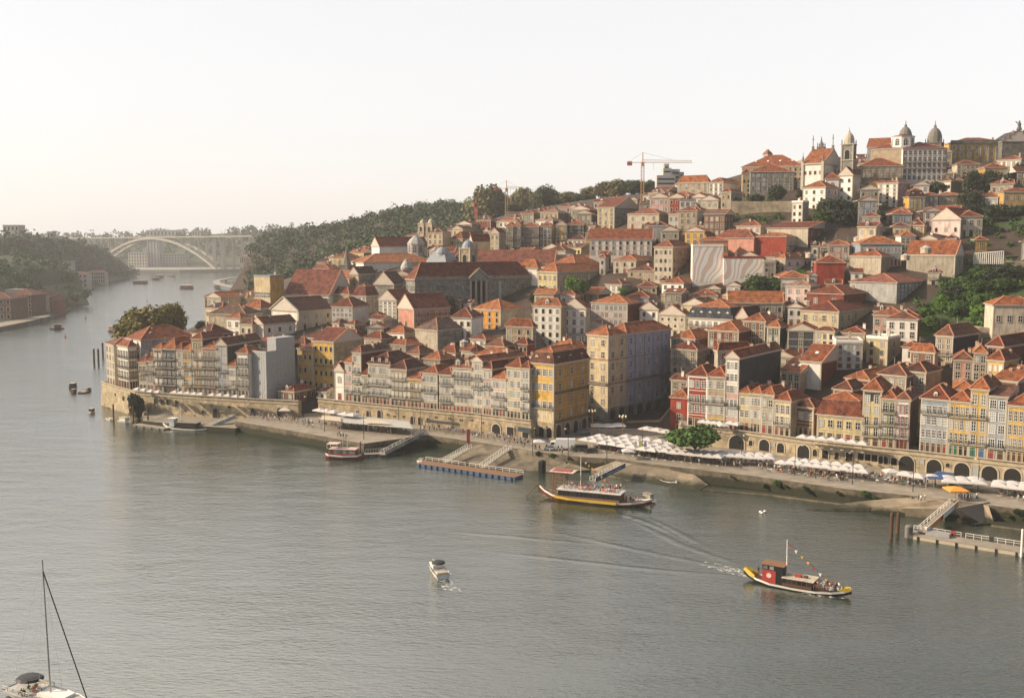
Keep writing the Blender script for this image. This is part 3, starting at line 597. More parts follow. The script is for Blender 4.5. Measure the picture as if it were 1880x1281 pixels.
def house(xc, yc, x0=None, x1=None, L=None, Rr=None, base=None, h=None, D=None, line_=None, a=32, left='white', right=None, roof='hip', rt='t_o', rh=None, wl=None, wr=None, kl='sash', kr=None, fr='trim_stone', ground='door', bal=(), balr=(), o=.45,
          label='', name='house', cat='house', short=None, trim=True, strings=True, chim=None, dorm=None, dormk='arch', quoin='trim_stone', ridge='ridge_tile', gable=None, group=None, panes=('glass', 'glass', 'glass', 'curtain_grey', 'glass_pale'), register=True, foot=6.0, vis=.55, plinth=None, zbase=None, gw=None, sky=0, wmax=99, band=None, gfr=None, doors=None, back=True, corn=.28, balmat='dark_iron', hmin=8.0):
    if x1 is not None: a = max(a, math.degrees(math.atan((xc - 940) / F)) + 23)      # else the side wall would turn its back
    a = math.radians(a)
    if line_ is not None:
        p = at_line(line_[0], xc) + Vector((0, line_[1], 0)); p = Vector((ray(xc, yc).x * p.y, p.y, p.z)); zb = TZ if zbase is None else zbase; D = p.y; ze = WD(xc, yc, D).z; h = ze - zb
    elif base is not None:
        zb = base[1]; p = WZ(xc, base[0], zb); D = p.y; ze = WD(xc, yc, D).z; h = ze - zb; p = WD(xc, yc, D)
    elif D is not None:
        p = WD(xc, yc, D); zb = tz(p.x, p.y) if zbase is None else zbase; ze = p.z; h = ze - zb
        if zbase is None:
            while h < hmin and D > 300:
                D -= 3; p = WD(xc, yc, D); zb = tz(p.x, p.y); ze = p.z; h = ze - zb
    else:
        D = 240.0; r = ray(xc, yc)
        while D < 1600:
            p = Vector((0, 0, H)) + r * D
            if p.z - h <= tz(p.x, p.y) and tz(p.x, p.y) > 0: break
            D += 1.5
        zb = p.z - h; ze = p.z
    Rv = Vector((math.sin(a), math.cos(a), 0)); Lv = Vector((-math.cos(a), math.sin(a), 0)); pe = Vector((p.x, p.y, ze))
    def solve(v, px):
        # length t so that pe + v t projects to px
        k = (px - 940) / F; yy = pe.y * cp - (ze - H) * sp
        return (k * yy - pe.x) / (v.x - k * v.y * cp)
    if x0 is not None: L = max(1.5, solve(Lv, x0))
    if x1 is not None: Rr = max(1.5, solve(Rv, x1))
    L = L or 8; Rr = Rr or 12
    if Rr > 34 and 'palace' not in label and 'lavender' not in label and 'long block' not in label and 'wing' not in label: Rr = 34
    L -= .04; Rr -= .02
    rz = math.pi / 2 - a
    root = thing(name, (p.x, p.y, zb), rz, None, cat, group)
    right = right or left
    mb = MB(); f = -foot
    # walls
    if band:   # coloured bands by floor: list of (z0 fraction, z1 fraction, material) on the left front
        for b0, b1, mm in band: mb.poly([(0, L, b0 * h), (0, 0, b0 * h), (0, 0, b1 * h), (0, L, b1 * h)], mm)
        mb.poly([(0, L, f), (0, 0, f), (0, 0, 0), (0, L, 0)], left)
    else: mb.poly([(0, L, f), (0, 0, f), (0, 0, h), (0, L, h)], left)
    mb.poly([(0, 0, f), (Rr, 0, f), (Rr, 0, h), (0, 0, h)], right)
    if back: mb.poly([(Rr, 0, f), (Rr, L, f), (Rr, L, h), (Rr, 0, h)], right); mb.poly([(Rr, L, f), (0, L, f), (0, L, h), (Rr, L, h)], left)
    if rh is None: rh = max(1.3, min(L, Rr) * .5 * .5) if roof in ('hip', 'gx', 'gy', 'pyr') else (2.6 if roof == 'man' else 1.5)
    if roof == 'gx': mb.poly([(0, L, h), (0, 0, h), (0, L / 2, h + rh * L / (L + 2 * o))], gable or left); mb.poly([(Rr, 0, h), (Rr, L, h), (Rr, L / 2, h + rh * L / (L + 2 * o))], gable or left)
    if roof == 'gy': mb.poly([(0, 0, h), (Rr, 0, h), (Rr / 2, 0, h + rh * Rr / (Rr + 2 * o))], gable or right); mb.poly([(0, L, h), (Rr, L, h), (Rr / 2, L, h + rh * Rr / (Rr + 2 * o))], gable or right)
    if trim:
        q = quoin
        mb.box(-corn, Rr, -corn, -.001, h - .62, h - .24, q); mb.box(-corn, -.001, 0, L, h - .62, h - .24, q)
        for (cx, cy) in ((0, 0),): mb.box(-.07, .40, -.07, -.002, 0, h - .64, q); mb.box(-.07, -.002, -.001, .40, 0, h - .64, q)
        mb.box(-.07, -.002, L - .40, L, 0, h - .64, q); mb.box(Rr - .4, Rr, -.07, -.002, 0, h - .64, q)
        if plinth: mb.box(-.05, -.003, .41, L - .41, 0, plinth, q); mb.box(.41, Rr - .41, -.05, -.003, 0, plinth, q)
        nr = (wl or wr or (0, 0))[1]
        if strings and nr > 1:
            for j in range(1, nr):
                z = j * (h - .7) / nr - .12
                if wl: mb.box(-.09, -.004, .41, L - .41, z, z + .16, q)
                if wr: mb.box(.41, Rr - .41, -.09, -.004, z, z + .16, q)
    mb.obj('wall', root)
    # thin gable plates would show as card; the roof solid covers them with an overhang
    rb, lines = roof_geo(roof, Rr, L, o if roof not in ('flat',) else 0, h, rh, rt, ridge)
    if roof in ('gx', 'gy'):   # keep the coloured gable in front of the roof solid's own end
        pass
    rf = rb.obj('roof', root, fix=roof != 'flat')
    if wl: put_windows(root, 'L', L, h, wl[1], wl[0], kl, fr, ground, bal, panes=panes, wmax=wmax, gframe=gfr, balmat=balmat, doors=doors or ('wood_dark', 'wood_red', 'dark_interior', 'wood_dark'))
    if wr: put_windows(root, 'R', Rr, h, wr[1], wr[0], kr or kl, fr, ground, balr, panes=panes, wmax=wmax, gframe=gfr, balmat=balmat, doors=doors or ('wood_dark', 'wood_red', 'dark_interior', 'wood_dark'))
    if chim is None: chim = R_.choice([0, 1, 1, 2])
    for i in range(chim):
        cx, cy = R_.uniform(.25, .8) * Rr, R_.uniform(.2, .8) * L; m_ = MB(); hh = h + rh * .35; t = hh + R_.uniform(1.2, 2.2)
        m_.box(cx - .3, cx + .3, cy - .45, cy + .45, h, t, R_.choice(['white', 'offwhite', 'grey', 'trim_stone'])); m_.box(cx - .4, cx + .4, cy - .55, cy + .55, t, t + .14, 'trim_stone')
        for dy in (-.22, .22): m_.lathe([(.11, t + .14), (.11, t + .5)], 6, 'terracotta', (cx, cy + dy, 0))
        m_.obj('chimney', root)
    if R_.random() < .45 and D < 460:
        m_ = MB(); ax, ay, hz0 = Rr * R_.uniform(.3, .6), L * R_.uniform(.3, .7), h + rh * .5; m_.bar((ax, ay, hz0), (ax, ay, hz0 + 3.2), .07, 'grey_paint')
        for q_ in (2.3, 2.7, 3.1): m_.bar((ax - .5, ay, hz0 + q_), (ax + .5, ay, hz0 + q_), .05, 'grey_paint')
        m_.obj('aerial', root)
    for i in range(sky):     # skylights lying on the left slope
        if roof in ('gy', 'hip', 'man') and L >= Rr or roof == 'gy':
            y = L * (i + 1) / (sky + 1); s_ = rh / ((Rr + 2 * o) / 2); x = Rr * .22
        m_ = MB(); y = L * (i + 1) / (sky + 1); s_ = rh / ((Rr + 2 * o) / 2); x = Rr * .2
        m_.poly([(x, y - .5, h + (x + o) * s_ + .1), (x, y + .5, h + (x + o) * s_ + .1), (x + 1.3, y + .5, h + (x + o + 1.3) * s_ + .1), (x + 1.3, y - .5, h + (x + o + 1.3) * s_ + .1)][::-1], 'white_paint'); m_.obj('skylight', root)
    if dorm:                 # (side, count[, scale])
        for spec in dorm:
            side, cnt = spec[0], spec[1]; s_ = spec[2] if len(spec) > 2 else 1.0; wall_ = spec[3] if len(spec) > 3 else left; roofm = spec[4] if len(spec) > 4 else rt
            span = L if side == 'L' else Rr
            for i in range(cnt):
                u = span * (i + .5) / cnt; w2, hh = .62 * s_, 1.5 * s_; din = .45; dd = 2.6 * s_; m_ = MB()
                z = h + .35
                m_.box(-w2, w2, din, din + dd, z - .4, z + hh, wall_); m_.poly([(-w2 - .12, din - .1, z + hh), (w2 + .12, din - .1, z + hh), (0, din - .1, z + hh + .5 * s_)], wall_)
                for sg in (-1, 1): m_.poly([(sg * (w2 + .15), din - .15, z + hh - .03), (0, din - .15, z + hh + .56 * s_), (0, din + dd, z + hh + .56 * s_), (sg * (w2 + .15), din + dd, z + hh - .03)], roofm)
                g = m_.obj('dormer', root); g.rotation_euler = (0, 0, 0 if side == 'R' else -math.pi / 2)
                g.location = (u, 0, 0) if side == 'R' else (0, u, 0)
                link('window', win_mesh('sash' if dormk != 'arch' else 'arch', 'white_paint', 'glass'), g, (0, din - .02, z + .12), 0, (.78 * s_, 1, hh * .8 / (1.6 if dormk != 'arch' else 2.1)))
    cen = root.matrix_basis @ Vector((Rr / 2, L / 2, h / 2)); FOOT.append((cen.x, cen.y, math.hypot(L, Rr) / 2, p.x, p.y, Rr, L, a))
    fill_occ(p.x, p.y, Rr, L, a)
    Pl, Pr = pe + Lv * L, pe + Rv * Rr; xs = [proj(pe)[0], proj(Pl)[0], proj(Pr)[0]]
    yb = proj(Vector((p.x, p.y, zb)))[1]; yt = yc - (rh if roof != 'flat' else 0) * F / D
    PROT.append((min(xs), max(xs), yt, yc + (yb - yc) * vis, D))
    if Rr > 24: qm = pe + Rv * Rr * .5; PROT.append((min(proj(qm)[0], xs[2]), max(proj(qm)[0], xs[2]), proj(Pr)[1] - rh * F / Pr.y, proj(Pr)[1] + (yb - yc) * vis * .9, Pr.y))
    BUILT.append((root, label, proj(pe))); 
    if short: NAMED.append((short, sum(xs[:3]) / 3, yc, D))
    return root, h, L, Rr, rh
# ================================================================ the buildings, front to back
# ---- west row on the river wall (facades step round the point)
lw = (LW, 6.0); G1 = 'houses in the west riverside row'
def row(lst, ln, off, grp, where, d=12, aoff=0):
    for e in lst:
        x0, x1, y, col, cols, rows, txt = e[:7]; k = dict(e[7]) if len(e) > 7 else {}
        a = k.pop('a', math.degrees(yaw_line(ln, (x0 + x1) / 2)) + aoff); dd = k.pop('d', d)
        kw = dict(line_=(ln, k.pop('off', off)), x0=x0, Rr=dd, a=a, left=col, wl=(cols, rows), label=txt, group=grp, roof=k.pop('roof', 'hip'), rh=k.pop('rh', 2.2), kl=k.pop('kl', 'glazed'), vis=.8); kw.update(k); house(x1, y, **kw)
row([
 (194, 209, 633, 'offwhite', 3, 5, 'narrow off-white house at the far left point of the riverside row', dict(a=52, right='cream', wr=(1, 5), kl='sash', d=9, rt='t_b')),
 (215, 235, 636, 'white', 4, 4, 'white house with brown windows and long iron balconies at the left end of the row', dict(a=45, kl='french', bal=(1, 2, 3), fr='wood_dark', wr=(3, 4), d=None, x1=251, kr='french', balr=(1, 2, 3), rt='t_o', panes=('glass',))),
 (254, 268, 665, 'cream', 2, 3, 'low cream house under an orange roof beside the white balcony house', dict(kl='sash', bal=(2,), d=9)),
 (268.5, 281, 663, 'offwhite', 2, 3, 'low off-white house left of the brown tiled tower house', dict(kl='french', bal=(2,), panes=('glass',), d=9)),
 (281, 297, 641, 'brown', 2, 5, 'brown tiled narrow house with white window boxes on the river wall', dict(kl='french', bal=(1, 2, 3, 4), panes=('curtain', 'white_paint', 'glass'), right='redmetal')),
 (297.5, 322, 641, 'teal', 3, 5, 'dark teal tiled house with iron balconies in the west riverside row', dict(kl='french', bal=(1, 2, 3, 4), panes=('glass',), rh=4, d=14, fr='trim_dark', quoin='trim_dark')),
 (323, 334, 641, 'grey', 1, 5, 'slim grey house squeezed beside the dark teal house', dict(kl='glazed', bal=(2,))),
 (334.5, 351, 643, 'yellow', 2, 5, 'light yellow house with washing lines in the west riverside row', dict(kl='sash', bal=(1, 3))),
 (351.5, 371, 622, 'ochre', 2, 6, 'tall ochre house with brown wooden balconies in the west row', dict(kl='french', bal=(1, 2, 3, 4), balmat='wood_dark', right='slate', d=13, panes=('glass', 'curtain'))),
 (371, 396, 639, 'palepink', 3, 5, 'pink house with dark balconied doors in the west riverside row', dict(kl='french', bal=(1, 2, 3, 4), panes=('glass',), rt='t_o', left='pink')),
 (396.5, 416, 633, 'bluegrey', 2, 6, 'blue grey glazed house with a charcoal side wall', dict(kl='glazed', bal=(1, 3), right='slate', d=None, x1=478, rt='t_b', roof='gx', rh=2.5, chim=2)),
 (417.5, 433.5, 672, 'white', 2, 3, 'small white cottage front between taller river houses', dict(kl='sash', bal=(1,), d=8)),
 (434.5, 455, 648, 'white', 3, 4, 'white house with three dark windows beside the wrapped building', dict(kl='french', bal=(1, 2, 3), panes=('glass',), d=9)),
 ], LW, 6.0, G1, '')
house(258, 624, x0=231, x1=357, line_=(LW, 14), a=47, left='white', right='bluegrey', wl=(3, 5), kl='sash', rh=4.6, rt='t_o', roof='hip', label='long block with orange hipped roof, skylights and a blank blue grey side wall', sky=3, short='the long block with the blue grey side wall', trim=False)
plain('mesh_wrap', (.34, .35, .36), .8, var=.3, scale=1.4)
r, h, L, Rr, _ = house(488, 649, x0=455.5, x1=541, line_=(LW, 6.5), a=34, left='mesh_wrap', right='mesh_wrap', roof='flat', rt='t_b', trim=False, label='building wrapped in pale grey scaffold netting at the end of the west row', short='the netting-wrapped building', ridge='mesh_wrap')
mb = MB(); mb.box(Rr * .35, Rr, -.02, L * .5, h, h + 5.2, 'mesh_wrap'); mb.obj('wrapped_upper_storey', r)
mb = MB()
for j in range(1, 12): mb.box(-.05, -.003, 0, L, h * j / 12, h * j / 12 + .07, 'grey_paint'); mb.box(0, Rr, -.05, -.003, h * j / 12, h * j / 12 + .07, 'grey_paint')
for i in range(9): mb.box(Rr * i / 8 - .04, Rr * i / 8 + .04, -.09, -.052, 0, h, 'grey_paint'); mb.box(-.09, -.052, L * i / 8 - .04, L * i / 8 + .04, 0, h, 'grey_paint')
mb.obj('scaffold', r)
house(448, 634, x0=425, Rr=12, D=388, a=34, left='white', roof='hip', rt='t_r', label='small rooftop storey with tiled roofs behind the netting-wrapped building', h=None, trim=False, wl=(2, 5))
house(500, 634, x0=448, Rr=16, D=392, a=34, left='offwhite', right='slate', roof='hip', rt='t_r', rh=3, label='white attic storey under red tiles next to the wrapped building', trim=False, wl=(4, 5), kl='sash')
house(385, 614, x0=352, x1=428, D=392, a=40, left='offwhite', right='slate', roof='hip', rt='t_b', rh=3.6, label='long roofed house with dark slate side behind the pink riverside house', trim=False)
# ---- middle row above the town wall
lm = (LM, 3.4); G2 = 'houses in the terrace above the town wall'
row([
 (614, 632, 681, 'white', 1, 2, 'small white house front with a curved gable above the wall', dict(kl='arch', d=8, roof='gx', rh=3.0, rt='t_r')),
 (633, 646.5, 665, 'rose', 2, 4, 'rose tiled narrow house left of the slim grey tower house', dict(kl='glazed', bal=(1,), d=9)),
 (647, 662.5, 647, 'offwhite', 2, 5, 'slim off-white tower house with red metal side and rooftop room', dict(kl='glazed', bal=(1, 2, 3), right='redmetal', rt='t_b', d=16)),
 (663, 675.5, 688, 'beige', 2, 3, 'low beige house under a bright orange roof in the terrace', dict(kl='french', bal=(1, 2), d=9)),
 (676, 716, 669, 'grey', 6, 4, 'wide grey house with dark red attic and six windows per floor', dict(kl='glazed', bal=(1, 2), right='redmetal', rh=3.8, roof='hip', rt='t_b', dorm=[('L', 3, 1.0, 'redmetal')], dormk='sash', d=16)),
 (716.5, 746, 678, 'beige', 4, 4, 'sand coloured house with iron balconies and brown roof in the terrace', dict(kl='french', bal=(1, 2, 3), right='greystone', rt='t_b', rh=2.8, panes=('curtain', 'curtain_grey', 'glass_pale'))),
 (746.5, 775, 696, 'ochre', 4, 3, 'ochre and red fronted lower house in the terrace', dict(kl='french', bal=(1, 2), rt='t_o', rh=2, panes=('glass', 'curtain'))),
 (775.5, 803, 685, 'offwhite', 4, 4, 'pale house with red downpipe and glazed bays in the terrace', dict(kl='glazed', bal=(2,), right='slate', rt='t_o')),
 (806, 830, 688, 'grey', 4, 4, 'grey tiled house right of the dark gap in the terrace', dict(kl='glazed', bal=(1, 3), rt='t_o', right='redmetal')),
 (830.5, 866, 676, 'offwhite', 5, 5, 'wide pale five-storey house with a wooden gabled dormer and red ground floor', dict(kl='glazed', bal=(2, 4), rt='t_r', rh=3.2, dorm=[('L', 2, 1.3, 'offwhite')], dormk='sash', doors=('wood_red',))),
 (866.5, 886, 663, 'offwhite', 4, 6, 'tall narrow glazed house with top storey rising over its neighbours', dict(kl='glazed', bal=(3, 4), right='redmetal', rt='t_r', rh=1.6, d=22, roof='gx')),
 (886.5, 903, 677, 'rose', 3, 5, 'dusky rose house between two glazed pale houses', dict(kl='glazed', bal=(3,), rt='t_r', right='redmetal')),
 (903.5, 929, 696, 'palepink', 4, 4, 'pinkish white house with a lower orange roof and blank red wall above', dict(kl='glazed', bal=(1, 2), rt='t_o')),
 (930, 957, 675, 'green', 4, 5, 'pale green tiled house beside the yellow corner building', dict(kl='glazed', rt='t_o', rh=2.8, left='paleyellow', d=15)),
 (957.5, 972, 676, 'lightgrey', 2, 5, 'narrow grey and pink house touching the yellow corner building', dict(kl='glazed', bal=(1, 2, 3), rt='t_o', d=15)),
 ], LM, 3.4, G2, '')
house(905, 662, x0=887, Rr=16, D=347, a=30, left='redmetal', roof='shx', rh=1, rt='t_r', trim=False, label='dark red metal rear wall rising above the terrace roofs', wl=None)
# big yellow house with the stone side wall, left of the terrace
house(612, 627, x0=575, x1=664, D=378, zbase=5, a=32, left='yellow', right='stone', wl=(4, 5), kl='dark', bal=(3,), roof='gy', rt='t_o', rh=4.5, gable='stone', label='large yellow house with four window bays and a rough stone side wall', short='the large yellow house', panes=('glass',))
house(574, 641, x0=546, Rr=12, D=382, zbase=5, a=32, left='ochre', wl=(3, 4), kl='dark', roof='hip', rt='t_r', label='shaded ochre house in the gap right of the wrapped building')
# yellow corner building at the square
r, h, L, Rr, rh = house(1017, 668, x0=973, x1=1080, base=(804, QZ), a=36, left='yellow', right='ochre', roof='man', rt='t_b', rh=3.4, wl=(4, 5), wr=(3, 5), kl='glazed', kr='sash', bal=(2,), balr=(1, 3), ground='arch', label='yellow corner building with red mansard roof and stone arcade at the square', short='the yellow corner building', quoin='trim_stone', vis=.95, dorm=[('R', 3, 1.2, 'redmetal'), ('L', 2, 1.1, 'paleyellow')], dormk='sash', gw=1)  # ochre right face: shaded side of the yellow, put into the paint
mb = MB(); mb.box(-.13, Rr - .3, -.13, -.004, 0, h / 5 * .97, 'stone_wallm'); mb.box(-.13, -.004, .02, L - .1, 0, h / 5 * .97, 'stone_wallm'); mb.box(-.12, -.004, .42, L - .42, h / 5, h / 5 * 2, 'cream'); mb.obj('stone_base', r)
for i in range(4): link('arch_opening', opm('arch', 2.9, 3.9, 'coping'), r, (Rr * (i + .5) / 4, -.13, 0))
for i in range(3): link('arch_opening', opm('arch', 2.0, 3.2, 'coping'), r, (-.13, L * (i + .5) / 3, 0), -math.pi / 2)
# cream + lavender block
r, h, L, Rr, rh = house(1117, 616, x0=1078, x1=1150, base=(771, 4.6), a=42, left='cream', right='cream', roof='hip', rt='t_o', rh=3.2, wl=(2, 7), wr=(2, 7), kl='sash', balr=(), bal=(3,), ground='arch', label='tall cream block with red cornice facing the square, seven storeys', short='the tall cream block', vis=.95, corn=.34, fr='trim_stone', chim=1)
mb = MB(); mb.box(-.16, Rr, -.16, -.004, 0, h / 7 * .97, 'stone_greystone'); mb.box(-.16, -.004, .0, L, 0, h / 7 * .97, 'stone_greystone'); mb.box(-.2, Rr, -.2, -.003, h / 7 * 3 - .2, h / 7 * 3, 'wood_dark'); mb.box(-.2, -.003, .0, L, h / 7 * 3 - .2, h / 7 * 3, 'trim_dark')
mb.box(-.18, Rr, -.18, -.003, h / 7 * 5 - .2, h / 7 * 5, 'red'); mb.box(-.18, -.003, .0, L, h / 7 * 5 - .2, h / 7 * 5, 'red'); mb.obj('string_course', r)
for i in range(2): link('arch_opening', opm('arch', 2.8, 3.6, 'trim_dark'), r, (Rr * (i + .5) / 2, -.17, 0))
pe = r.matrix_basis @ Vector((Rr + .02, 0, h)); px_, py_ = proj(pe)
r, h2, L2, Rr2, rh = house(px_, py_, L=L, x1=1231, base=(proj(r.matrix_basis @ Vector((Rr + .02, 0, 0)))[1], 4.6), a=42, left='lilac', right='lilac', roof='hip', rt='t_o', rh=3.2, wr=(5, 7), kr='sash', balr=(3,), ground='arch', label='long lavender blue block in shade beside the cream block, five window bays', short='the lavender block', vis=.95, corn=.34)
mb = MB(); mb.box(0, Rr2, -.16, -.004, 0, h / 7 * .97, 'stone_greystone'); mb.box(0, Rr2, -.2, -.003, h / 7 * 3 - .2, h / 7 * 3, 'trim_dark'); mb.box(0, Rr2, -.18, -.003, h / 7 * 5 - .2, h / 7 * 5, 'trim_dark')
for i in range(6): mb.box(Rr2 * i / 5 - .12 if i else .02, Rr2 * i / 5 + .12 if i < 5 else Rr2 - .02, -.10, -.004, h / 7, h - .64, 'trim_dark')
mb.obj('string_course', r)
for i in range(5): link('arch_opening', opm('arch', 3.0, 3.7, 'trim_dark'), r, (Rr2 * (i + .5) / 5, -.17, 0))
# ---- right row on the arcade wall
G3 = 'houses in the row above the arcade wall'
house(1262, 731, x0=1231, Rr=10, base=(797, QZ), a=30, left='red', roof='hip', rt='t_o', rh=2.4, wl=(1, 3), kl='sash', label='low dark red house at the foot of the arcade wall by the square', short='the low dark red house', trim=False, vis=.9)
row([
 (1263, 1299, 691, 'red', 3, 4, 'red house with white framed windows, balcony and dark attic slots', dict(kl='glazed', bal=(2,), rt='t_o', rh=3, quoin='white_paint', d=12)),
 (1299.5, 1332, 692, 'green', 4, 4, 'beige tiled house with yellow band above its café umbrellas', dict(kl='glazed', bal=(2,), rt='t_o', rh=2.8, left='beige', band=[(0, .22, 'yellow'), (.22, 1, 'beige')])),
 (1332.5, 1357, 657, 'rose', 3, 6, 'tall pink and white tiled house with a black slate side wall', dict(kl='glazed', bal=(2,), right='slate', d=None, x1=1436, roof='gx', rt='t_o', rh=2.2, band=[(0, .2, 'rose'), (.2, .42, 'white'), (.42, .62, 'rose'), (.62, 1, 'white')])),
 (1357.5, 1377.5, 722, 'paleyellow', 2, 3, 'small yellow house with white glazed windows and open black shopfront', dict(kl='glazed', rt='t_o', rh=2)),
 (1378, 1398, 723, 'beige', 3, 3, 'beige house between the small yellow house and the bare grey one', dict(kl='glazed', rt='t_o', rh=2)),
 (1398.5, 1421, 725, 'grey', 2, 3, 'bare grey plaster house with few windows in the arcade row', dict(kl='sash', rt='t_o', rh=2.2, quoin='grey_paint')),
 (1422, 1452, 736, 'cream', 3, 3, 'cream house with white balcony windows left of the awning terrace', dict(kl='french', bal=(1,), rt='t_o', rh=2.4, right='grey', d=11)),
 (1458, 1494, 748, 'brown', 4, 2, 'low setback house with glazed gallery and sand coloured awning', dict(kl='glazed', rt='t_b', rh=2, off=8, d=8)),
 (1500, 1584, 766, 'yellow', 5, 2, 'wide yellow house under a big red mansard roof with small white dormers', dict(kl='sash', rt='t_r', roof='man', rh=4.2, d=12, dorm=[('L', 3, .8, 'white')], dormk='sash', left='paleyellow', right='brown')),
 (1584.5, 1619, 717, 'paleyellow', 2, 5, 'pale yellow house with slate clad top floor and wide spaced windows', dict(kl='french', bal=(1, 2), rt='t_o', rh=3, right='slate', band=[(0, .80, 'paleyellow'), (.80, 1, 'slate')])),
 (1619.5, 1645, 732, 'green', 2, 4, 'green tiled house with paired arched balcony doors', dict(kl='arch', bal=(1, 2, 3), rt='t_o', rh=2.2, ground='door')),
 (1645.5, 1671, 734, 'white', 3, 4, 'white and maroon striped narrow house with iron balconies', dict(kl='french', bal=(1, 2), rt='t_b', rh=2, right='brown', d=14, fr='wood_red')),
 (1691, 1743, 734, 'grey', 5, 4, 'wide grey tiled house with arched upper windows and sheets hung out', dict(kl='glazed', bal=(3,), rt='t_o', rh=3.4, left='bluegrey', dorm=[('L', 1, .8, 'white')])),
 (1743.5, 1782, 738, 'yellow', 4, 4, 'yellow house with green doors and potted balcony', dict(kl='french', bal=(1, 3), rt='t_o', rh=2.6, doors=('wood_green', 'wood_green', 'dark_interior'))),
 (1782.5, 1815, 715, 'yellow', 2, 5, 'tall bright yellow house with a recessed top terrace under an awning', dict(kl='french', bal=(1, 3), rt='t_o', rh=3, d=14, right='brown', doors=('blue_paint', 'wood_green'))),
 (1815.5, 1850, 728, 'lilac', 2, 5, 'blue lilac tiled house with two window columns near the right edge', dict(kl='glazed', bal=(1,), rt='t_b', rh=1.6, roof='shx', left='bluegrey', right='lilac')),
 (1850.5, 1902, 747, 'ochre', 5, 4, 'ochre yellow house at the right edge of the row', dict(kl='french', bal=(1,), rt='t_o', rh=3, left='yellow')),
 (1903, 1960, 742, 'offwhite', 5, 4, 'off-white house beyond the right edge house of the row', dict(kl='french', bal=(1, 2), rt='t_o', rh=3)),
 ], LR, 3.6, G3, '')
# ---- just behind the arcade row
G4 = 'houses between the river row and the gardens'
def hs(*a, **k):
    k.setdefault('group', 'houses of the old town'); return house(*a, **k)
hs(1469, 683, x0=1434, x1=1512, D=334, a=38, left='paleyellow', right='beige', roof='gy', gable='beige', rt='t_o', rh=3.2, wl=(3, 3), kl='sash', sky=2, label='cream house with two skylights and a bare stone gable, below the slate hill houses')
hs(1508, 664, x0=1469, x1=1554, D=350, a=38, left='white', right='redmetal', roof='gy', gable='redmetal', rt='t_o', rh=4.6, label='tall house with bright orange roof and rust red corrugated gable wall', sky=1, chim=1, short='the rust red gable wall')
hs(1584, 628, x0=1535, Rr=12, D=352, a=12, left='paleblue', right='grey', roof='flat', rt='t_b', wl=(3, 4), kl='dark', label='pale blue flat fronted house with sparse dark windows', ridge='white_paint', short='the pale blue house')
hs(1532, 608, x0=1497, x1=1542, D=372, a=15, left='cream', right='beige', roof='hip', rt='t_b', wl=(3, 3), kl='dark', label='cream house with three brown windows above the pale blue house')
hs(1630, 622, x0=1591, x1=1653, D=345, a=30, left='paleyellow', right='beige', roof='flat', rt='paving', wl=(2, 3), wr=(1, 3), kl='dark', ridge='white_paint', label='modern cream villa with bright flat parapets below the garden', short='the cream flat-roofed villa')
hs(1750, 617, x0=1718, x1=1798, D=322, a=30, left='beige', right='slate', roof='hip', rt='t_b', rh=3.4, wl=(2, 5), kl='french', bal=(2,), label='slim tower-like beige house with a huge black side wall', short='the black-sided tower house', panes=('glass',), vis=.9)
hs(1787, 661, x0=1750, Rr=10, D=308, a=24, left='pink', roof='hip', rt='t_b', rh=2.4, wl=(2, 3), kl='sash', label='salmon pink house right of the black-sided tower house')
hs(1812, 648, x0=1787.5, Rr=10, D=306, a=24, left='bluegrey', roof='hip', rt='t_o', rh=2.2, wl=(2, 4), kl='sash', label='blue grey house with white lower glazing beside the salmon pink house')
hs(1843, 662, x0=1813, x1=1870, D=300, a=30, left='yellow', right='yellow', roof='hip', rt='t_o', rh=3, wl=(3, 3), kl='sash', panes=('curtain', 'white_paint'), label='bright yellow house with three white blinds below the garden wall')
hs(1842, 636, x0=1812, x1=1905, D=318, a=30, left='redmetal', right='redmetal', roof='hip', rt='t_o', rh=3, wl=(2, 4), kl='sash', label='red brown house with wide orange roofs near the right edge')
hs(1716, 647, x0=1671, x1=1722, D=330, a=28, left='brown', right='beige', roof='hip', rt='t_o', rh=2.4, wl=(2, 3), label='orange roofed house left of the black-sided tower house')
hs(1700, 683, x0=1657, x1=1728, D=318, a=20, left='grey', right='beige', roof='hip', rt='t_b', rh=2.6, wl=(3, 2), label='low house with broad brown roof in front of the tower house')
hs(1664, 690, x0=1612, x1=1700, D=320, a=22, left='grey', right='brown', roof='hip', rt='t_b', rh=3.0, wl=(3, 3), label='grey house under a wide brown hipped roof')
hs(1596, 697, x0=1552, x1=1640, D=318, a=24, left='redmetal', right='slate', roof='hip', rt='t_o', rh=2.2, wl=(2, 2), label='dark red house with white attic windows behind the yellow mansard house')
hs(1564, 716, x0=1530, x1=1608, D=312, a=24, left='brown', right='brown', roof='hip', rt='t_b', rh=2.4, label='brown roofed back house with satellite dish')
hs(1790, 716, x0=1750, Rr=14, D=292, a=24, left='redmetal', roof='hip', rt='t_o', rh=2.2, label='cluttered orange roof house behind the grey tiled riverside house', chim=2)
hs(1868, 700, x0=1822, x1=1930, D=290, a=30, left='brown', right='brown', roof='gy', rt='t_o', rh=3.4, label='big orange roof behind the lilac riverside house')
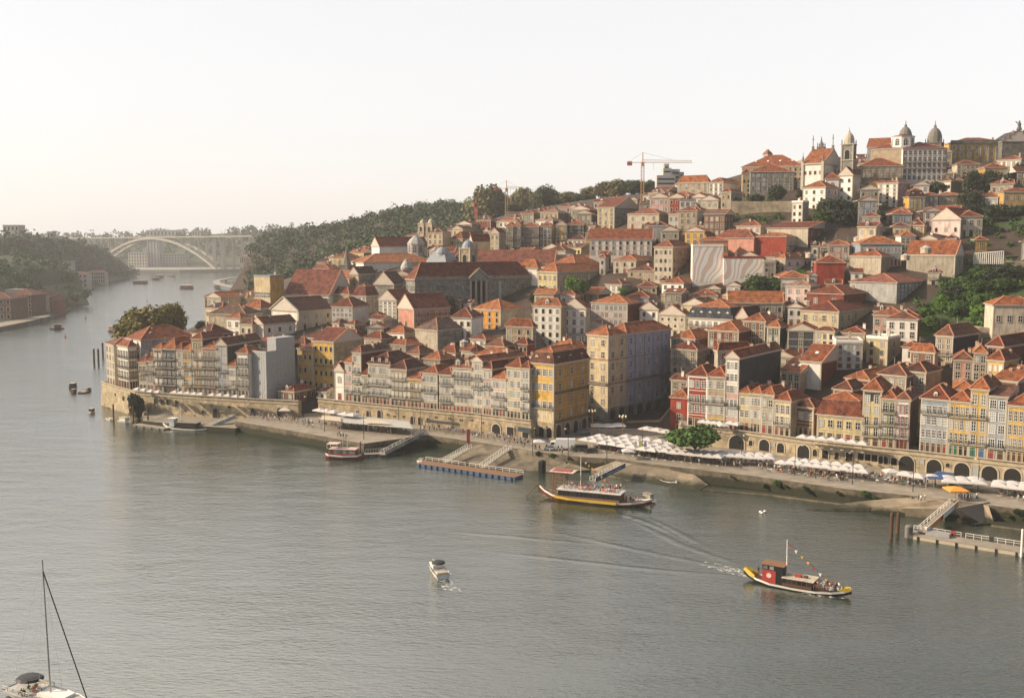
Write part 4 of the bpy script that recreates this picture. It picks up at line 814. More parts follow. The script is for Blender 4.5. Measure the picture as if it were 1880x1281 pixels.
# centre right, around the square
hs(1318, 643, x0=1312, x1=1380, D=372, a=70, left='offwhite', right='offwhite', roof='hip', rt='t_o', rh=2.5, label='cream walled house with loft window in its orange roof', wr=(3, 3), sky=1)
hs(1280, 642, x0=1232, x1=1300, D=366, a=30, left='grey', right='grey', roof='hip', rt='t_o', rh=2.6, wl=(3, 4), wr=(2, 4), label='grey house with wooden gallery right of the lavender block', bal=(2,))
hs(1276, 622, x0=1232, x1=1317, D=384, a=40, left='bluegrey', right='grey', roof='hip', rt='t_o', rh=2.8, wl=(3, 4), wr=(4, 4), label='shaded grey house with many small windows above the square')
hs(1262, 698, x0=1232, x1=1268, D=345, a=30, left='grey', right='beige', roof='hip', rt='t_b', rh=1.8, wl=(2, 3), label='low brown roofed house in the lane behind the red house')
hs(1356, 608, x0=1300, x1=1400, D=388, a=36, left='redmetal', right='redmetal', roof='hip', rt='t_o', rh=3, label='dark red house with stacked terraces above the slate wall', wl=(4, 3))
hs(1432, 600, x0=1408, x1=1446, D=392, a=30, left='darkgreen', right='darkgreen', roof='hip', rt='t_o', rh=2.2, wl=(2, 3), label='dark green tiled house with white framed windows')
hs(1496, 606, x0=1446, Rr=12, D=380, a=20, left='slate', roof='gx', rt='t_o', rh=2.2, wl=(1, 3), label='black slate fronted house under a thin orange roof')
hs(1405, 590, x0=1364, x1=1436, D=404, a=30, left='brown', right='redmetal', roof='hip', rt='t_o', rh=2.6, wl=(3, 3), label='brown house with wooden balconies behind the dark red terraces')
# white and mansard row (y 545-640)
r, h, L, Rr, rh = hs(1343, 586, x0=1263, x1=1384, D=410, a=14, left='white', right='offwhite', roof='man', rt='t_s', rh=4.0, wl=(7, 3), kl='french', bal=(1, 2), label='white mansion with black mansard roof and five arched dormers', dorm=[('L', 5, 1.15, 'white', 't_s')], short='the black mansard mansion', wr=(3, 3))
hs(1374, 584, x0=1352, x1=1400, D=404, a=30, left='white', right='beige', roof='gx', rt='t_b', rh=4, label='white gable with an oval window beside the black mansard mansion', wl=(1, 2), kl='slit', ground=None)
hs(1209, 568, x0=1174, x1=1216, D=425, a=16, left='white', right='white', roof='gx', rt='t_b', rh=3.2, wl=(2, 3), kl='dark', label='white gabled house with three floors left of the long white annex')
hs(1258, 578, x0=1210, x1=1268, D=412, a=16, left='offwhite', right='offwhite', roof='gx', rt='t_r', rh=3.8, wl=(4, 3), kl='slit', label='white annex with a steep red roof next to the white gabled house')
hs(1152, 557, x0=1085, x1=1178, D=425, a=18, left='rose', right='redmetal', roof='hip', rt='t_o', rh=3.2, wl=(8, 4), kl='glazed', label='mauve and pink house with a glazed white top gallery and rust red side', band=[(0, .72, 'rose'), (.72, 1, 'lightgrey')], short='the mauve gallery house')
hs(1076, 566, x0=1033, x1=1084, D=410, a=22, left='white', right='offwhite', roof='gx', rt='t_r', rh=4, wl=(3, 5), kl='sash', bal=(1, 2), label='white house with stepped terraces and a narrow gable')
hs(1030, 562, x0=978, x1=1040, D=408, a=16, left='white', right='beige', roof='hip', rt='t_o', rh=3, wl=(4, 6), kl='dark', bal=(), label='tall plain white house, six storeys, four window columns', dorm=[('L', 1, 1.2, 'white')], dormk='sash', short='the tall plain white house', vis=.9)
hs(1052, 640, x0=1010, x1=1078, D=352, a=40, left='offwhite', right='slate', roof='hip', rt='t_o', rh=2.8, label='house with orange hipped roof and slate side just behind the yellow corner building')
hs(978, 600, x0=929, x1=984, D=404, a=20, left='stone', right='stone', roof='hip', rt='t_o', rh=2.8, wl=(3, 3), kl='dark', label='low brown stone house in front of the tall plain white house')
hs(916, 568, x0=866, x1=963, D=438, a=40, left='orange', right='cream', roof='hip', rt='t_o', rh=4, wl=(4, 3), kl='dark', label='bright orange house with dark windows and a blank cream side wall', short='the bright orange house') if 0 else hs(919, 569, x0=866, x1=963, D=438, a=40, left='orange', right='cream', roof='hip', rt='t_o', rh=4, wl=(4, 3), kl='dark', label='bright orange house with dark windows and a blank cream side wall', short='the bright orange house', panes=('glass',))
hs(866, 583, x0=829, Rr=12, D=446, a=20, left='white', roof='hip', rt='t_r', rh=3.6, wl=(3, 2), kl='dark', label='low white house with three dark doors left of the bright orange house')
hs(803, 606, x0=762, x1=866, D=418, a=38, left='offwhite', right='rubble', roof='hip', rt='t_k', rh=4.2, label='stone barn-like house with a large brown grey roof', short='the stone barn house')
hs(760, 567, x0=731, x1=826, D=450, a=52, left='pink', right='pink', roof='gx', rt='t_r', rh=6, wr=(4, 3), kl='sash', kr='french', balr=(1, 2), label='salmon pink house with pointed gable and red roof', short='the salmon pink gabled house', wl=(1, 1))
hs(728, 551, x0=695, x1=760, D=458, a=30, left='white', right='mauve', roof='gx', rt='t_r', rh=4.5, wl=(4, 5), kl='glazed', ground='glazed', label='white gabled house with four columns of big windows', panes=('glass', 'glass_pale'))
hs(672, 543, x0=648, x1=694, D=462, a=26, left='white', right='beige', roof='man', rt='t_m', rh=4, wl=(3, 6), wr=(2, 6), kl='glazed', ground='glazed', label='white tiled house with dark red mansard storey and wide windows', dorm=[('L', 3, .9, 'white')], dormk='sash')
hs(647, 563, x0=609, Rr=14, D=462, a=22, left='white', roof='hip', rt='t_o', rh=3.6, wl=(5, 4), kl='glazed', ground='sash', label='house with black and white loggia under an orange roof', band=[(0, .45, 'rose'), (.45, 1, 'white')])
# the two white churches at the left
r, h, L, Rr, rh = hs(548, 571, x0=498, x1=612, D=432, a=38, left='white', right='offwhite', roof='gx', rt='t_b', rh=5.4, label='large white church with a tall pointed gable front and long plain nave', name='church', cat='church', short='the large white church', group=None, wr=(3, 2), kr='dark', vis=1, o=.5, corn=.2, strings=False)  # off-white nave side: shade of the white wall put into its colour
mb = MB(); mb.box(-.25, .9, -.25, -.01, 0, h, 'trim_stone'); mb.box(-.25, -.01, -.01, .9, 0, h, 'trim_stone'); mb.bar((-.55, -.5, h + .1), (-.55, L / 2, h + rh + .3), .7, 'trim_stone', .4); mb.bar((-.55, L + .5, h + .1), (-.55, L / 2, h + rh + .3), .7, 'trim_stone', .4); mb.obj('gable_coping', r)
link('window', win_mesh('slit', 'trim_stone', 'glass'), r, (-.02, L / 2, h + 1.2), -math.pi / 2, (1, 1, 1.6))
r, h, L, Rr, rh = hs(484, 595, x0=463, x1=542, D=415, a=36, left='white', right='white', roof='gx', rt='t_b', rh=2.8, label='small white chapel with a little pointed gable in front of the large church', name='chapel', cat='church', group=None, wr=(3, 2), kr='dark', vis=1)
hs(463, 595, x0=440, Rr=9, D=412, a=30, left='offwhite', roof='hip', rt='t_b', rh=2, wl=(2, 2), kl='dark', label='low white lean-to house at the left of the small chapel')
hs(450, 577, x0=383, Rr=14, D=438, a=16, left='cream', roof='hip', rt='t_d', rh=4, wl=(4, 2), kl='sash', label='long house with dark weathered roof at the water end of the old town', panes=('curtain',))
hs(441, 584, x0=414, x1=462, D=430, a=25, left='white', right='cream', roof='hip', rt='t_o', rh=2, wl=(2, 2), label='white cottage with an orange roof below the dark weathered roof')
hs(478, 566, x0=442, x1=508, D=446, a=32, left='cream', right='greystone', roof='hip', rt='t_o', rh=3.6, wl=(2, 2), label='broad orange hipped roof house left of the large church gable')
# sign tower with lettering
r, h, L, Rr, _ = hs(495.5, 508, x0=466, x1=521, D=470, a=30, left='cream', right='ochre', roof='flat', rt='zinc', ridge='zinc', label='tall blind wall carrying the painted wine house name, ochre side', name='sign_building', cat='building', group=None, trim=False, vis=1)
mb = MB(); mb.box(-.08, -.004, .1, L - .1, h - 7.4 - 1.9, h - 7.4, 'black'); mb.box(-.06, -.004, .1, L - .1, h - 14, h - 9.4, 'offwhite'); mb.obj('name_band', r)
cu = bpy.data.curves.new('lettering', 'FONT'); cu.body = 'SANDEMAN'; cu.size = 1.62; cu.align_x = 'CENTER'; cu.extrude = .03; cu.materials.append(M('white_paint')); to = bpy.data.objects.new('lettering', cu); C.objects.link(to)
bpy.context.view_layer.update(); dg = bpy.context.evaluated_depsgraph_get(); tm = bpy.data.meshes.new_from_object(to.evaluated_get(dg)); bpy.data.objects.remove(to)
xs_ = [v.co.x for v in tm.vertices]; k = (L - .8) / (max(xs_) - min(xs_))
o = link('lettering', tm, r, (-.13, L / 2, h - 7.4 - 1.62)); o.rotation_euler = (math.pi / 2, 0, -math.pi / 2); o.scale = (k, 1.15, 1)
# long red market roof and its white wall
hs(604, 541, x0=523, Rr=26, D=560, a=14, left='white', roof='gy', rt='t_m', rh=11, label='long low hall with a broad faded red roof', name='market_hall', cat='hall', group=None, wl=(7, 2), kl='dark')
hs(585, 553, x0=524, Rr=10, D=500, a=14, left='white', roof='hip', rt='t_b', rh=2, wl=(6, 2), kl='slit', label='white walled house below the long red hall roof')
# stone church (nave, aisle) and black baroque tower
r, h, L, Rr, rh = hs(641, 512, x0=607, x1=700, D=520, a=30, left='goldstone', right='stone', roof='gy', rt='t_o', rh=3.8, wl=(3, 1), kl='arch', ground='arch', label='golden stone church nave with orange roof and tall windows', name='church', cat='church', group=None, short='the golden stone church')
hs(641, 540, x0=586, Rr=10, D=506, a=30, left='goldstone', roof='hip', rt='t_o', rh=3, wl=(4, 1), kl='slit', ground=None, label='lower aisle of the golden stone church with pinnacles', name='church_aisle', cat='church', group=None)
hs(658, 503, x0=642, x1=690, D=512, a=30, left='goldstone', right='greystone', roof='gx', rt='t_d', rh=3.6, label='stone transept gable right of the golden stone nave', name='church_transept', cat='church', group=None, wl=(1, 1), kl='slit', ground=None)
hs(723, 522, x0=686, x1=745, D=520, a=24, left='greystone', right='greystone', roof='gx', rt='t_d', rh=6, label='dark stone pediment with a round window behind the white houses', name='church_pediment', cat='church', group=None, wl=(1, 1), kl='arch', ground='arch')
# the white monastery church with twin towers
hs(697, 452, x0=682, x1=786, D=600, a=58, left='white', right='white', roof='gx', rt='t_o', rh=5.4, label='white monastery church with long red roof in front of the wooded hill', name='church', cat='church', group=None, short='the white monastery church', wr=(1, 1), kr='slit', ground=None, strings=False)
hs(668, 482, x0=640, x1=800, D=570, a=60, left='white', right='white', roof='hip', rt='t_o', rh=4.6, label='long white monastery wing with orange roof below the church', name='monastery_wing', cat='building', group=None, wr=(9, 1), kr='dark', ground='dark', strings=False)
hs(800, 520, x0=700, Rr=14, D=540, a=10, left='white', roof='hip', rt='t_r', rh=3, label='white walled building in front of the monastery wing', wl=(8, 2), kl='dark')
# stock exchange palace
r, h, L, Rr, rh = house(762, 513, L=10, x1=976, D=470, zbase=26, a=60, left='greystone', right='greystone', roof='hip', rt='t_r', rh=7.5, wr=(19, 3), kr=['arch', 'arch', 'sash'], ground='arch', label='long grey stone palace with a columned pediment in its middle', name='palace', cat='palace', short='the long grey palace', wl=(4, 3), kl=['arch', 'arch', 'sash'], fr='trim_dark', quoin='trim_dark', balr=(1,), balmat='trim_dark', corn=.6, panes=('glass', 'glass_pale'), vis=1, strings=True, foot=10)
mb = MB(); x0, x1 = Rr * .44, Rr * .60; zc = h * .36
mb.box(x0, x1, -1.6, -.01, 0, zc, 'stone_greystone'); mb.box(x0, x1, -1.6, -.01, h - 1.2, h + .2, 'stone_greystone')
mb.poly([(x0 - .4, -1.7, h + .2), (x1 + .4, -1.7, h + .2), ((x0 + x1) / 2, -1.7, h + 4.4)], 'stone_greystone')
for s, e in ((x0 - .4, 0), (x1 + .4, 0)): mb.bar((s, -1.8, h + .2), ((x0 + x1) / 2, -1.8, h + 4.6), .5, 'trim_stone')
mb.poly([(x0 - .4, -1.7, h + .2), ((x0 + x1) / 2, -1.7, h + 4.4), ((x0 + x1) / 2, 8, h + 4.4), (x0 - .4, 8, h + .2)], 't_r'); mb.poly([((x0 + x1) / 2, -1.7, h + 4.4), (x1 + .4, -1.7, h + .2), (x1 + .4, 8, h + .2), ((x0 + x1) / 2, 8, h + 4.4)], 't_r')
mb.box(x0 + 1.2, x1 - 1.2, -.2, -.02, zc, h - 1.2, 'dark_interior'); mb.obj('portico', r)  # dark box behind the columns stands for the shade in the portico
for i in range(4): m_ = MB(); m_.lathe([(.75, zc), (.75, zc + .4), (.55, zc + .5), (.48, h - 1.8), (.75, h - 1.25)], 12, 'trim_stone', (x0 + .8 + (x1 - x0 - 1.6) * i / 3, -1.1, 0)); m_.obj('column', r)
mb = MB(); mb.box(Rr * .70, Rr * .725, -.5, -.42, h * .28, h * .93, 'skyblue'); mb.obj('banner', r)
mb = MB(); mb.box(0, Rr, -.35, -.01, h - .2, h + 1.1, 'stone_greystone'); mb.obj('parapet', r)
# yellow palace to the right
house(1023, 499, x0=987, x1=1100, D=470, a=40, left='paleyellow', right='beige', roof='hip', rt='t_o', rh=3.4, wl=(4, 3), wr=(6, 3), kl='sash', kr='glazed', label='pale yellow mansion left part with lit end wall', name='mansion', cat='mansion', short='the pale yellow mansion', quoin='trim_stone', corn=.5)  # beige right face: shaded side of the pale yellow, put into the colour
house(1058, 492, L=22, x1=1200, D=486, a=42, left='beige', right='beige', roof='hip', rt='t_o', rh=6, wr=(12, 3), kr='glazed', balr=(1,), label='shaded grey beige mansion wing with large red hipped roof and tall windows', name='mansion', cat='mansion', corn=.5)  # beige walls carry the shade of the yellow mansion in their colour
hs(987, 492, x0=948, x1=1000, D=520,  a=30, left='white', right='cream', roof='hip', rt='t_o', rh=4.2, label='plain white house with orange hipped roof between the two palaces', wl=(1, 3), kl='slit')
hs(1016, 484, x0=874, Rr=18, D=548, a=9, left='offwhite', roof='gy', rt='t_m', rh=6.5, label='very long low building with a faded red roof behind the grey palace', wl=(14, 1), kl='slit', ground=None)
hs(1046, 470, x0=978, Rr=12, D=545, a=10, left='lightgrey', roof='flat', rt='zinc', ridge='lightgrey', wl=(5, 3), kl='dark', label='modern grey block with flat roofs behind the yellow mansion')
# convent, mural, red blocks
hs(1197, 439, x0=1082, Rr=16, D=505, a=8, left='white', roof='gy', rt='t_o', rh=5, wl=(9, 3), kl='dark', label='long white convent-like house with bright orange roof and arcaded base', short='the long white house with arcaded base', ground='arch')
hs(1235, 453, x0=1201, x1=1271, D=468, a=24, left='offwhite', right='grey', roof='hip', rt='t_r', rh=3, wl=(4, 4), wr=(5, 4), kl='dark', label='grey and white apartment house left of the mural wall', ground='dark')
r, h, L, Rr, _ = hs(1328, 452, x0=1272, Rr=12, D=452, a=6, left='white', roof='flat', rt='paving', ridge='white_paint', trim=False, label='tall blank wall painted with a pink, grey and white abstract mural', name='mural_building', cat='building', short='the mural wall', group=None, vis=1)
m, n, b = newmat('mural'); MATS['mural'] = m
tc = N(n, 'ShaderNodeTexCoord'); mp = N(n, 'ShaderNodeMapping'); mp.inputs['Rotation'].default_value = (.35, 0, 0); wv = N(n, 'ShaderNodeTexWave'); wv.bands_direction = 'DIAGONAL'; wv.inputs['Scale'].default_value = .05; wv.inputs['Distortion'].default_value = 6; wv.inputs['Detail'].default_value = 1; wv.inputs['Detail Scale'].default_value = 1.2
n.links.new(tc.outputs['Object'], mp.inputs[0]); n.links.new(mp.outputs[0], wv.inputs['Vector']); r_ = ramp(n, [(0, (.56, .42, .36)), (.16, (.52, .45, .40)), (.2, (.76, .74, .70)), (.45, (.58, .62, .63)), (.5, (.76, .75, .72)), (.72, (.62, .64, .64)), (.76, (.50, .40, .34)), (.9, (.60, .46, .40)), (1, (.74, .72, .69))]); r_.color_ramp.interpolation = 'LINEAR'
n.links.new(wv.outputs[0], r_.inputs[0]); n.links.new(r_.outputs[0], b.inputs['Base Color']); b.inputs['Roughness'].default_value = .8
mb = MB(); mb.poly([(-.03, L - .3, .2), (-.03, .0, .2), (-.03, .0, h - .4), (-.03, L - .3, h - .4)], 'mural'); mb.obj('mural', r)
r, h, L, Rr, _ = hs(1402, 474, x0=1329, Rr=12, D=447, a=6, left='white', roof='flat', rt='paving', ridge='red', trim=False, label='lower part of the mural wall, zigzag pattern, red parapet', name='mural_building', cat='building', group=None, vis=1)
mb = MB(); mb.poly([(-.03, L - .02, .2), (-.03, .3, .2), (-.03, .3, h - .4), (-.03, L - .02, h - .4)], 'mural'); mb.obj('mural', r)
hs(1337, 441, x0=1284, Rr=10, D=466, a=8, left='terracotta', roof='hip', rt='t_o', rh=1.6, wl=(5, 2), kl='sash', label='orange rooftop house sitting above the mural wall', trim=False)
hs(1384, 437, x0=1311, x1=1400, D=482, a=20, left='pink', right='pink', roof='hip', rt='t_r', rh=4, label='large pink walled block above the mural wall', trim=False)
hs(1444, 434, x0=1384, x1=1465, D=466, a=10, left='red', right='offwhite', roof='hip', rt='t_o', rh=1.8, wr=(3, 2), kr='french', balr=(0, 1), label='square brick red block with a white balconied end', short='the brick red block', trim=False)
hs(1484, 418, x0=1408, x1=1536, D=486, a=22, left='offwhite', right='brown', roof='gy', rt='t_o', rh=3, label='pale corrugated wall building behind the brick red block', trim=False, wr=(4, 2))
hs(1424, 480, x0=1402, Rr=10, D=448, a=10, left='grey', roof='flat', rt='paving', wl=(2, 4), kl='dark', ridge='trim_stone', label='narrow stone house right of the mural wall')
hs(1442, 474, x0=1424, x1=1500, D=444, a=50, left='cream', right='white', roof='hip', rt='t_o', rh=2.2, wl=(2, 3), wr=(4, 2), kl='dark', label='cream ended white building with grey mansard dormers', dorm=[('R', 3, 1, 'slate')])
hs(1551, 482, x0=1499, Rr=14, D=438, a=12, left='red', roof='hip', rt='t_o', rh=3, label='red plastered wall under an orange roof right of the ivy', trim=False)
hs(1549, 540, x0=1481, x1=1590, D=400, a=20, left='redmetal', right='redmetal', roof='hip', rt='t_o', rh=3, label='rust brick block with broad orange roof and one white picture window', wl=(2, 2), short='the rust brick block', trim=False)
hs(1437, 556, x0=1338, Rr=14, D=418, a=10, left='grey', roof='gy', rt='t_o', rh=4, label='long orange roof over grey walls above the black mansard mansion', wl=(9, 2), kl='dark')
hs(1540, 572, x0=1470, x1=1600, D=388, a=26, left='cream', right='cream', roof='hip', rt='t_o', rh=3.2, wl=(4, 2), wr=(5, 2), label='cream house with long orange hipped roof and roof lanterns')
# upper middle houses along the skyline
for a_ in ((942, 416, 929, 'offwhite', 3, 6, 'dark streaked white apartment front on the upper hill'), (955.5, 414, 943.5, 'cream', 2, 6, 'ivory narrow apartment front on the upper hill'), (989, 416, 956, 'brown', 5, 5, 'brown apartment house with green band on the upper hill'), (1012, 415, 991, 'white', 3, 6, 'white five-storey apartment with three window columns on the upper hill'), (1040, 413, 1020, 'yellow', 2, 5, 'yellow gabled house on the upper hill'), (1071, 412, 1041, 'teal', 2, 4, 'black green walled house on the upper hill')):
    hs(a_[0], a_[1], x0=a_[2], Rr=11, D=600, a=12, left=a_[3], wl=(a_[4], a_[5]), kl='sash', roof='gx' if a_[3] == 'yellow' else 'hip', rt='t_o', rh=2.5, label=a_[6], vis=.9, bal=(1, 3))
hs(849, 438, x0=828, x1=895, D=620, a=30, left='paleyellow', right='beige', roof='hip', rt='t_o', rh=4, wl=(4, 2), label='low yellow house with long orange roof behind the clock tower', kl='dark')
hs(868, 444, x0=862, x1=900, D=600, a=50, left='white', right='offwhite', roof='gx', rt='t_o', rh=4.4, label='white gabled barn-like house right of the clock tower', wr=(2, 2))
hs(916, 428, x0=900, x1=928, D=585, a=24, left='cream', right='beige', roof='gx', rt='t_b', rh=3, wl=(2, 4), label='beige gabled house at the left end of the upper hill flats')
hs(1128, 380, x0=1097, x1=1175, D=600, a=34, left='cream', right='greystone', roof='gy', gable='greystone', rt='t_o', rh=6, wl=(3, 5), label='cream house with a steep orange roof and big grey stone gable', short='the stone gable', vis=.9)
hs(1210, 392, x0=1152, x1=1230, D=580, a=25, left='offwhite', right='grey', roof='hip', rt='t_r', rh=3, wl=(3, 2), label='low pale house with dark red roof at the crane foot')
# summit: seminary, white church, monastery, court house
r, h, L, Rr, rh = hs(1458, 315, x0=1378, Rr=22, D=545, a=7, left='greystone', roof='hip', rt='t_o', rh=5, wl=(8, 4), kl='sash', ground='sash', label='grey stone seminary block with two rows of large windows on the summit', name='seminary', cat='building', short='the grey stone seminary', group=None, quoin='trim_dark', vis=1)
hs(1475, 304, x0=1362, Rr=26, D=575, a=22, left='goldstone', right='white', roof='hip', rt='t_o', rh=7, label='very long orange roofed seminary wing with skylights climbing behind', name='seminary_wing', cat='building', group=None, sky=4, wl=(12, 3), kl='dark')
hs(1378, 318, x0=1363, Rr=10, D=552, a=10, left='ochre', roof='hip', rt='t_o', rh=2.5, wl=(2, 5), label='ochre lit end of the seminary block', kl='dark')
r, h, L, Rr, rh = hs(1511, 299, x0=1474, x1=1545, D=530, a=28, left='white', right='white', roof='gy', rt='t_o', rh=8, wl=(4, 2), kl='dark', ground=None, label='white baroque church with orange roof, corner pilasters and crosses', name='church', cat='church', short='the white hilltop church', group=None, strings=False, corn=.6, vis=1)
mb = MB(); 
for (x, y) in ((0, 0), (0, L), (Rr, 0)): mb.box(x - .7, x + .7, y - .7, y + .7, 0, h + .8, 'trim_stone'); mb.lathe([(.7, h + .8), (.35, h + 2), (.5, h + 2.8), (.12, h + 4.2), (.05, h + 6)], 8, 'trim_dark', (x, y, 0))
mb.obj('corner_pinnacles', r)
for (x, y) in ((Rr / 2, 0), (Rr / 2, L)): m_ = MB(); z = h + rh; m_.box(x - .5, x + .5, y - .5, y + .5, z - .5, z + 1.6, 'trim_dark'); m_.box(x - .12, x + .12, y - .12, y + .12, z + 1.6, z + 7, 'black'); m_.box(x - .1, x + .1, y - 1.1, y + 1.1, z + 5, z + 5.24, 'black') if 0 else m_.box(x - 1.1, x + 1.1, y - .1, y + .1, z + 5, z + 5.24, 'black'); m_.obj('roof_cross', r)
hs(1566, 321, x0=1540, x1=1580, D=520, a=18, left='white', right='offwhite', roof='gx', rt='t_o', rh=4.2, wl=(2, 3), kl='dark', label='white gabled chapel house below the domed tower', name='chapel', cat='church', group=None, ground='dark', strings=False)
hs(1541, 328, x0=1516, Rr=12, D=524, a=12, left='white', roof='hip', rt='t_o', rh=3.4, wl=(1, 2), kl='arch', label='white chapel side wing with arched window', ground=None)
hs(1516, 343, x0=1474, x1=1540, D=512, a=24, left='white', right='palepink', roof='hip', rt='t_o', rh=3.4, wl=(3, 3), wr=(2, 3), kl='dark', ground='dark', label='two-storey white rectory with orange hipped roof below the white church')
hs(1474, 371, x0=1454, x1=1485, D=500, a=26, left='white', right='offwhite', roof='flat', rt='paving', ridge='white_paint', wl=(2, 3), kl='dark', ground='dark', label='white cube house standing alone under the retaining wall', short='the white cube house', vis=1, h=None)
hs(1342, 352, x0=1324, x1=1363, D=528, a=36, left='stone', right='greystone', roof='hip', rt='t_o', rh=1.6, wl=(2, 3), kl='dark', label='old stone tower-like house at the left end of the retaining wall')
hs(1328, 334, x0=1301, x1=1364, D=560, a=16, left='white', right='white', roof='hip', rt='t_o', rh=2.6, wl=(3, 5), kl='sash', bal=(1, 2), label='white house with dark balconies on the slope left of the seminary')
hs(1300, 334, x0=1244, x1=1305, D=590, a=16, left='beige', right='brown', roof='hip', rt='t_o', rh=4, wl=(5, 5), kl='sash', label='large brown roofed apartment block against the sky')
hs(1658, 304, x0=1580, Rr=18, D=548, a=10, left='beige', roof='hip', rt='t_o', rh=4.6, wl=(7, 4), kl='sash', bal=(2,), label='broad beige house with orange roof and dark attic left of the monastery', ground='sash')
r, h, L, Rr, rh = hs(1739, 272, x0=1658, Rr=22, D=556, a=5, left='white', right='offwhite', roof='hip', rt='t_r', rh=4.2, wl=(9, 5), kl='sash', ground='sash', bal=(2, 3), label='huge white five-storey monastery with nine window columns on the summit', name='monastery', cat='monastery', short='the huge white monastery', group=None, quoin='trim_dark', vis=1, fr='trim_dark', panes=('glass',))
hs(1658, 271, x0=1599, Rr=20, D=560, a=38, left='beige', roof='hip', rt='t_o', rh=3, label='blank beige side wall of the monastery', name='monastery_wing', cat='monastery', group=None)
hs(1640, 269, x0=1592, Rr=20, D=610, a=26, left='greystone', roof='gy', rt='t_o', rh=6, label='orange church roof rising behind the monastery', name='church', cat='church', group=None)
r, h, L, Rr, rh = hs(1858, 262, x0=1745, Rr=26, D=590, a=4, left='yellow', right='trim_stone', roof='hip', rt='t_o', rh=4, wl=(8, 3), kl='glazed', ground='sash', label='yellow court house with dark stone pilasters and orange roof', name='court_house', cat='building', short='the yellow court house', group=None, corn=.8, quoin='trim_dark', vis=1)
mb = MB()
for i in range(9): mb.box(-.5, -.01, L * i / 8 - .3 if i else 0, L * i / 8 + .3 if i < 8 else L, 0, h - .65, 'stone_greystone')
mb.box(-.9, -.01, 0, L, h - .5, h + 1.4, 'stone_darkstone'); mb.obj('pilasters', r)
r, h, L, Rr, rh = hs(1900, 259, x0=1840, Rr=20, D=583, a=4, left='darkstone', right='darkstone', roof='gx', rt='t_s', rh=6, label='dark stone pediment of the court house crowned by statues', name='court_pediment', cat='building', group=None, vis=1, quoin='trim_dark')
mb = MB()
for y, z, k in ((L / 2, h + 6, 2.3), (L * .22, h + 1.5, 1.4), (L * .8, h + 1.5, 1.4), (L * .66, h + 3.6, 1.1), (L * .36, h + 3.6, 1.1), (L * .95, h + .3, 1.2)): mb.lathe([(.7 * k, 0), (.55 * k, .4 * k), (.35 * k, .9 * k), (.45 * k, 1.5 * k), (.18 * k, 1.8 * k), (.22 * k, 2.05 * k), (.05 * k, 2.3 * k)], 7, 'stone_darkstone', (0, y, z)); mb.bar((0, y, z + 1.4 * k), (0, y + .9 * k, z + 2.0 * k), .2 * k, 'stone_darkstone')
mb.obj('statues', r)
hs(1649, 335, x0=1611, x1=1671, D=508, a=18, left='white', right='rose', roof='hip', rt='t_r', rh=1.6, wl=(3, 6), kl='dark', ground='dark', label='white flats with pinkish side, three columns of dark windows', short='the white flats below the monastery', vis=1, wr=(3, 6), kr='slit') 
hs(1698, 361, x0=1669, Rr=10, D=500, a=6, left='yellow', roof='man', rt='t_b', rh=3, wl=(3, 3), label='small yellow house with two white dormers under the monastery', dorm=[('L', 2, .9, 'white')])
hs(1722, 358, x0=1699, Rr=10, D=502, a=6, left='red', roof='hip', rt='t_r', rh=1.4, wl=(3, 3), label='small red house right of the yellow dormer house')
hs(1770, 358, x0=1724, Rr=10, D=505, a=6, left='beige', roof='hip', rt='t_o', rh=1.5, wl=(4, 2), label='beige house with four white windows right of the small red house')
hs(1746, 332, x0=1721, x1=1766, D=520, a=24, left='white', right='grey', roof='hip', rt='t_b', rh=1.5, wl=(4, 2), kl='dark', label='low white house beneath the monastery corner')
hs(1798, 301, x0=1757, Rr=12, D=545, a=8, left='offwhite', roof='hip', rt='t_o', rh=2.4, wl=(5, 4), kl='sash', label='pale houses group below the court house left end')
hs(1850, 307, x0=1808, Rr=12, D=540, a=8, left='ochre', roof='hip', rt='t_o', rh=2.4, wl=(5, 2), label='ochre house below the yellow court house')
hs(1875, 292, x0=1830, x1=1900, D=556, a=14, left='white', right='white', roof='hip', rt='t_r', rh=2.6, wl=(5, 3), label='white house with red roof at the right edge below the court house')
hs(1905, 352, x0=1843, Rr=12, D=500, a=6, left='ochre', roof='hip', rt='t_r', rh=2, wl=(6, 2), label='red roofed orange house row at the right edge of the hill')
hs(1832, 362, x0=1792, x1=1850, D=498, a=10, left='bluegrey', right='grey', roof='hip', rt='t_b', rh=3, wl=(3, 2), label='dark roofed villa among trees on the right slope')
r, h, L, Rr, rh = hs(1764, 402, x0=1711, x1=1800, D=462, a=12, left='palepink', right='grey', roof='gx', rt='t_o', rh=5, label='pink white church front with a broad triangular gable', name='church', cat='church', group=None, short='the pink gabled church front', wl=(3, 1), kl='dark', ground='dark')
hs(1804, 397, x0=1764, Rr=14, D=472, a=8, left='offwhite', roof='hip', rt='t_o', rh=2.4, wl=(3, 2), label='two-storey white house right of the pink gable')
hs(1656, 447, x0=1579, Rr=14, D=442, a=6, left='bluegrey', roof='hip', rt='t_o', rh=3, wl=(11, 2), kl='glazed', label='long slate blue house with eleven white windows', short='the long slate blue house')
hs(1680, 433, x0=1654, Rr=10, D=450, a=8, left='white', roof='hip', rt='t_o', rh=2, wl=(3, 3), label='small white house with balconies right of the slate blue house')
hs(1754, 468, x0=1665, x1=1768, D=408, a=8, left='grey', right='grey', roof='gy', rt='t_o', rh=5.6, label='large red roof with a grey lantern dome in the upper right')
r, h, L, Rr, rh = hs(1647, 519, x0=1560, x1=1700, D=390, a=8, left='lightgrey', right='greystone', roof='hip', rt='t_m', rh=3.2, label='big blank grey building with a maroon roof', short='the big blank grey building', vis=.95, trim=False, wr=(8, 5), kr='glazed', ground='sash')
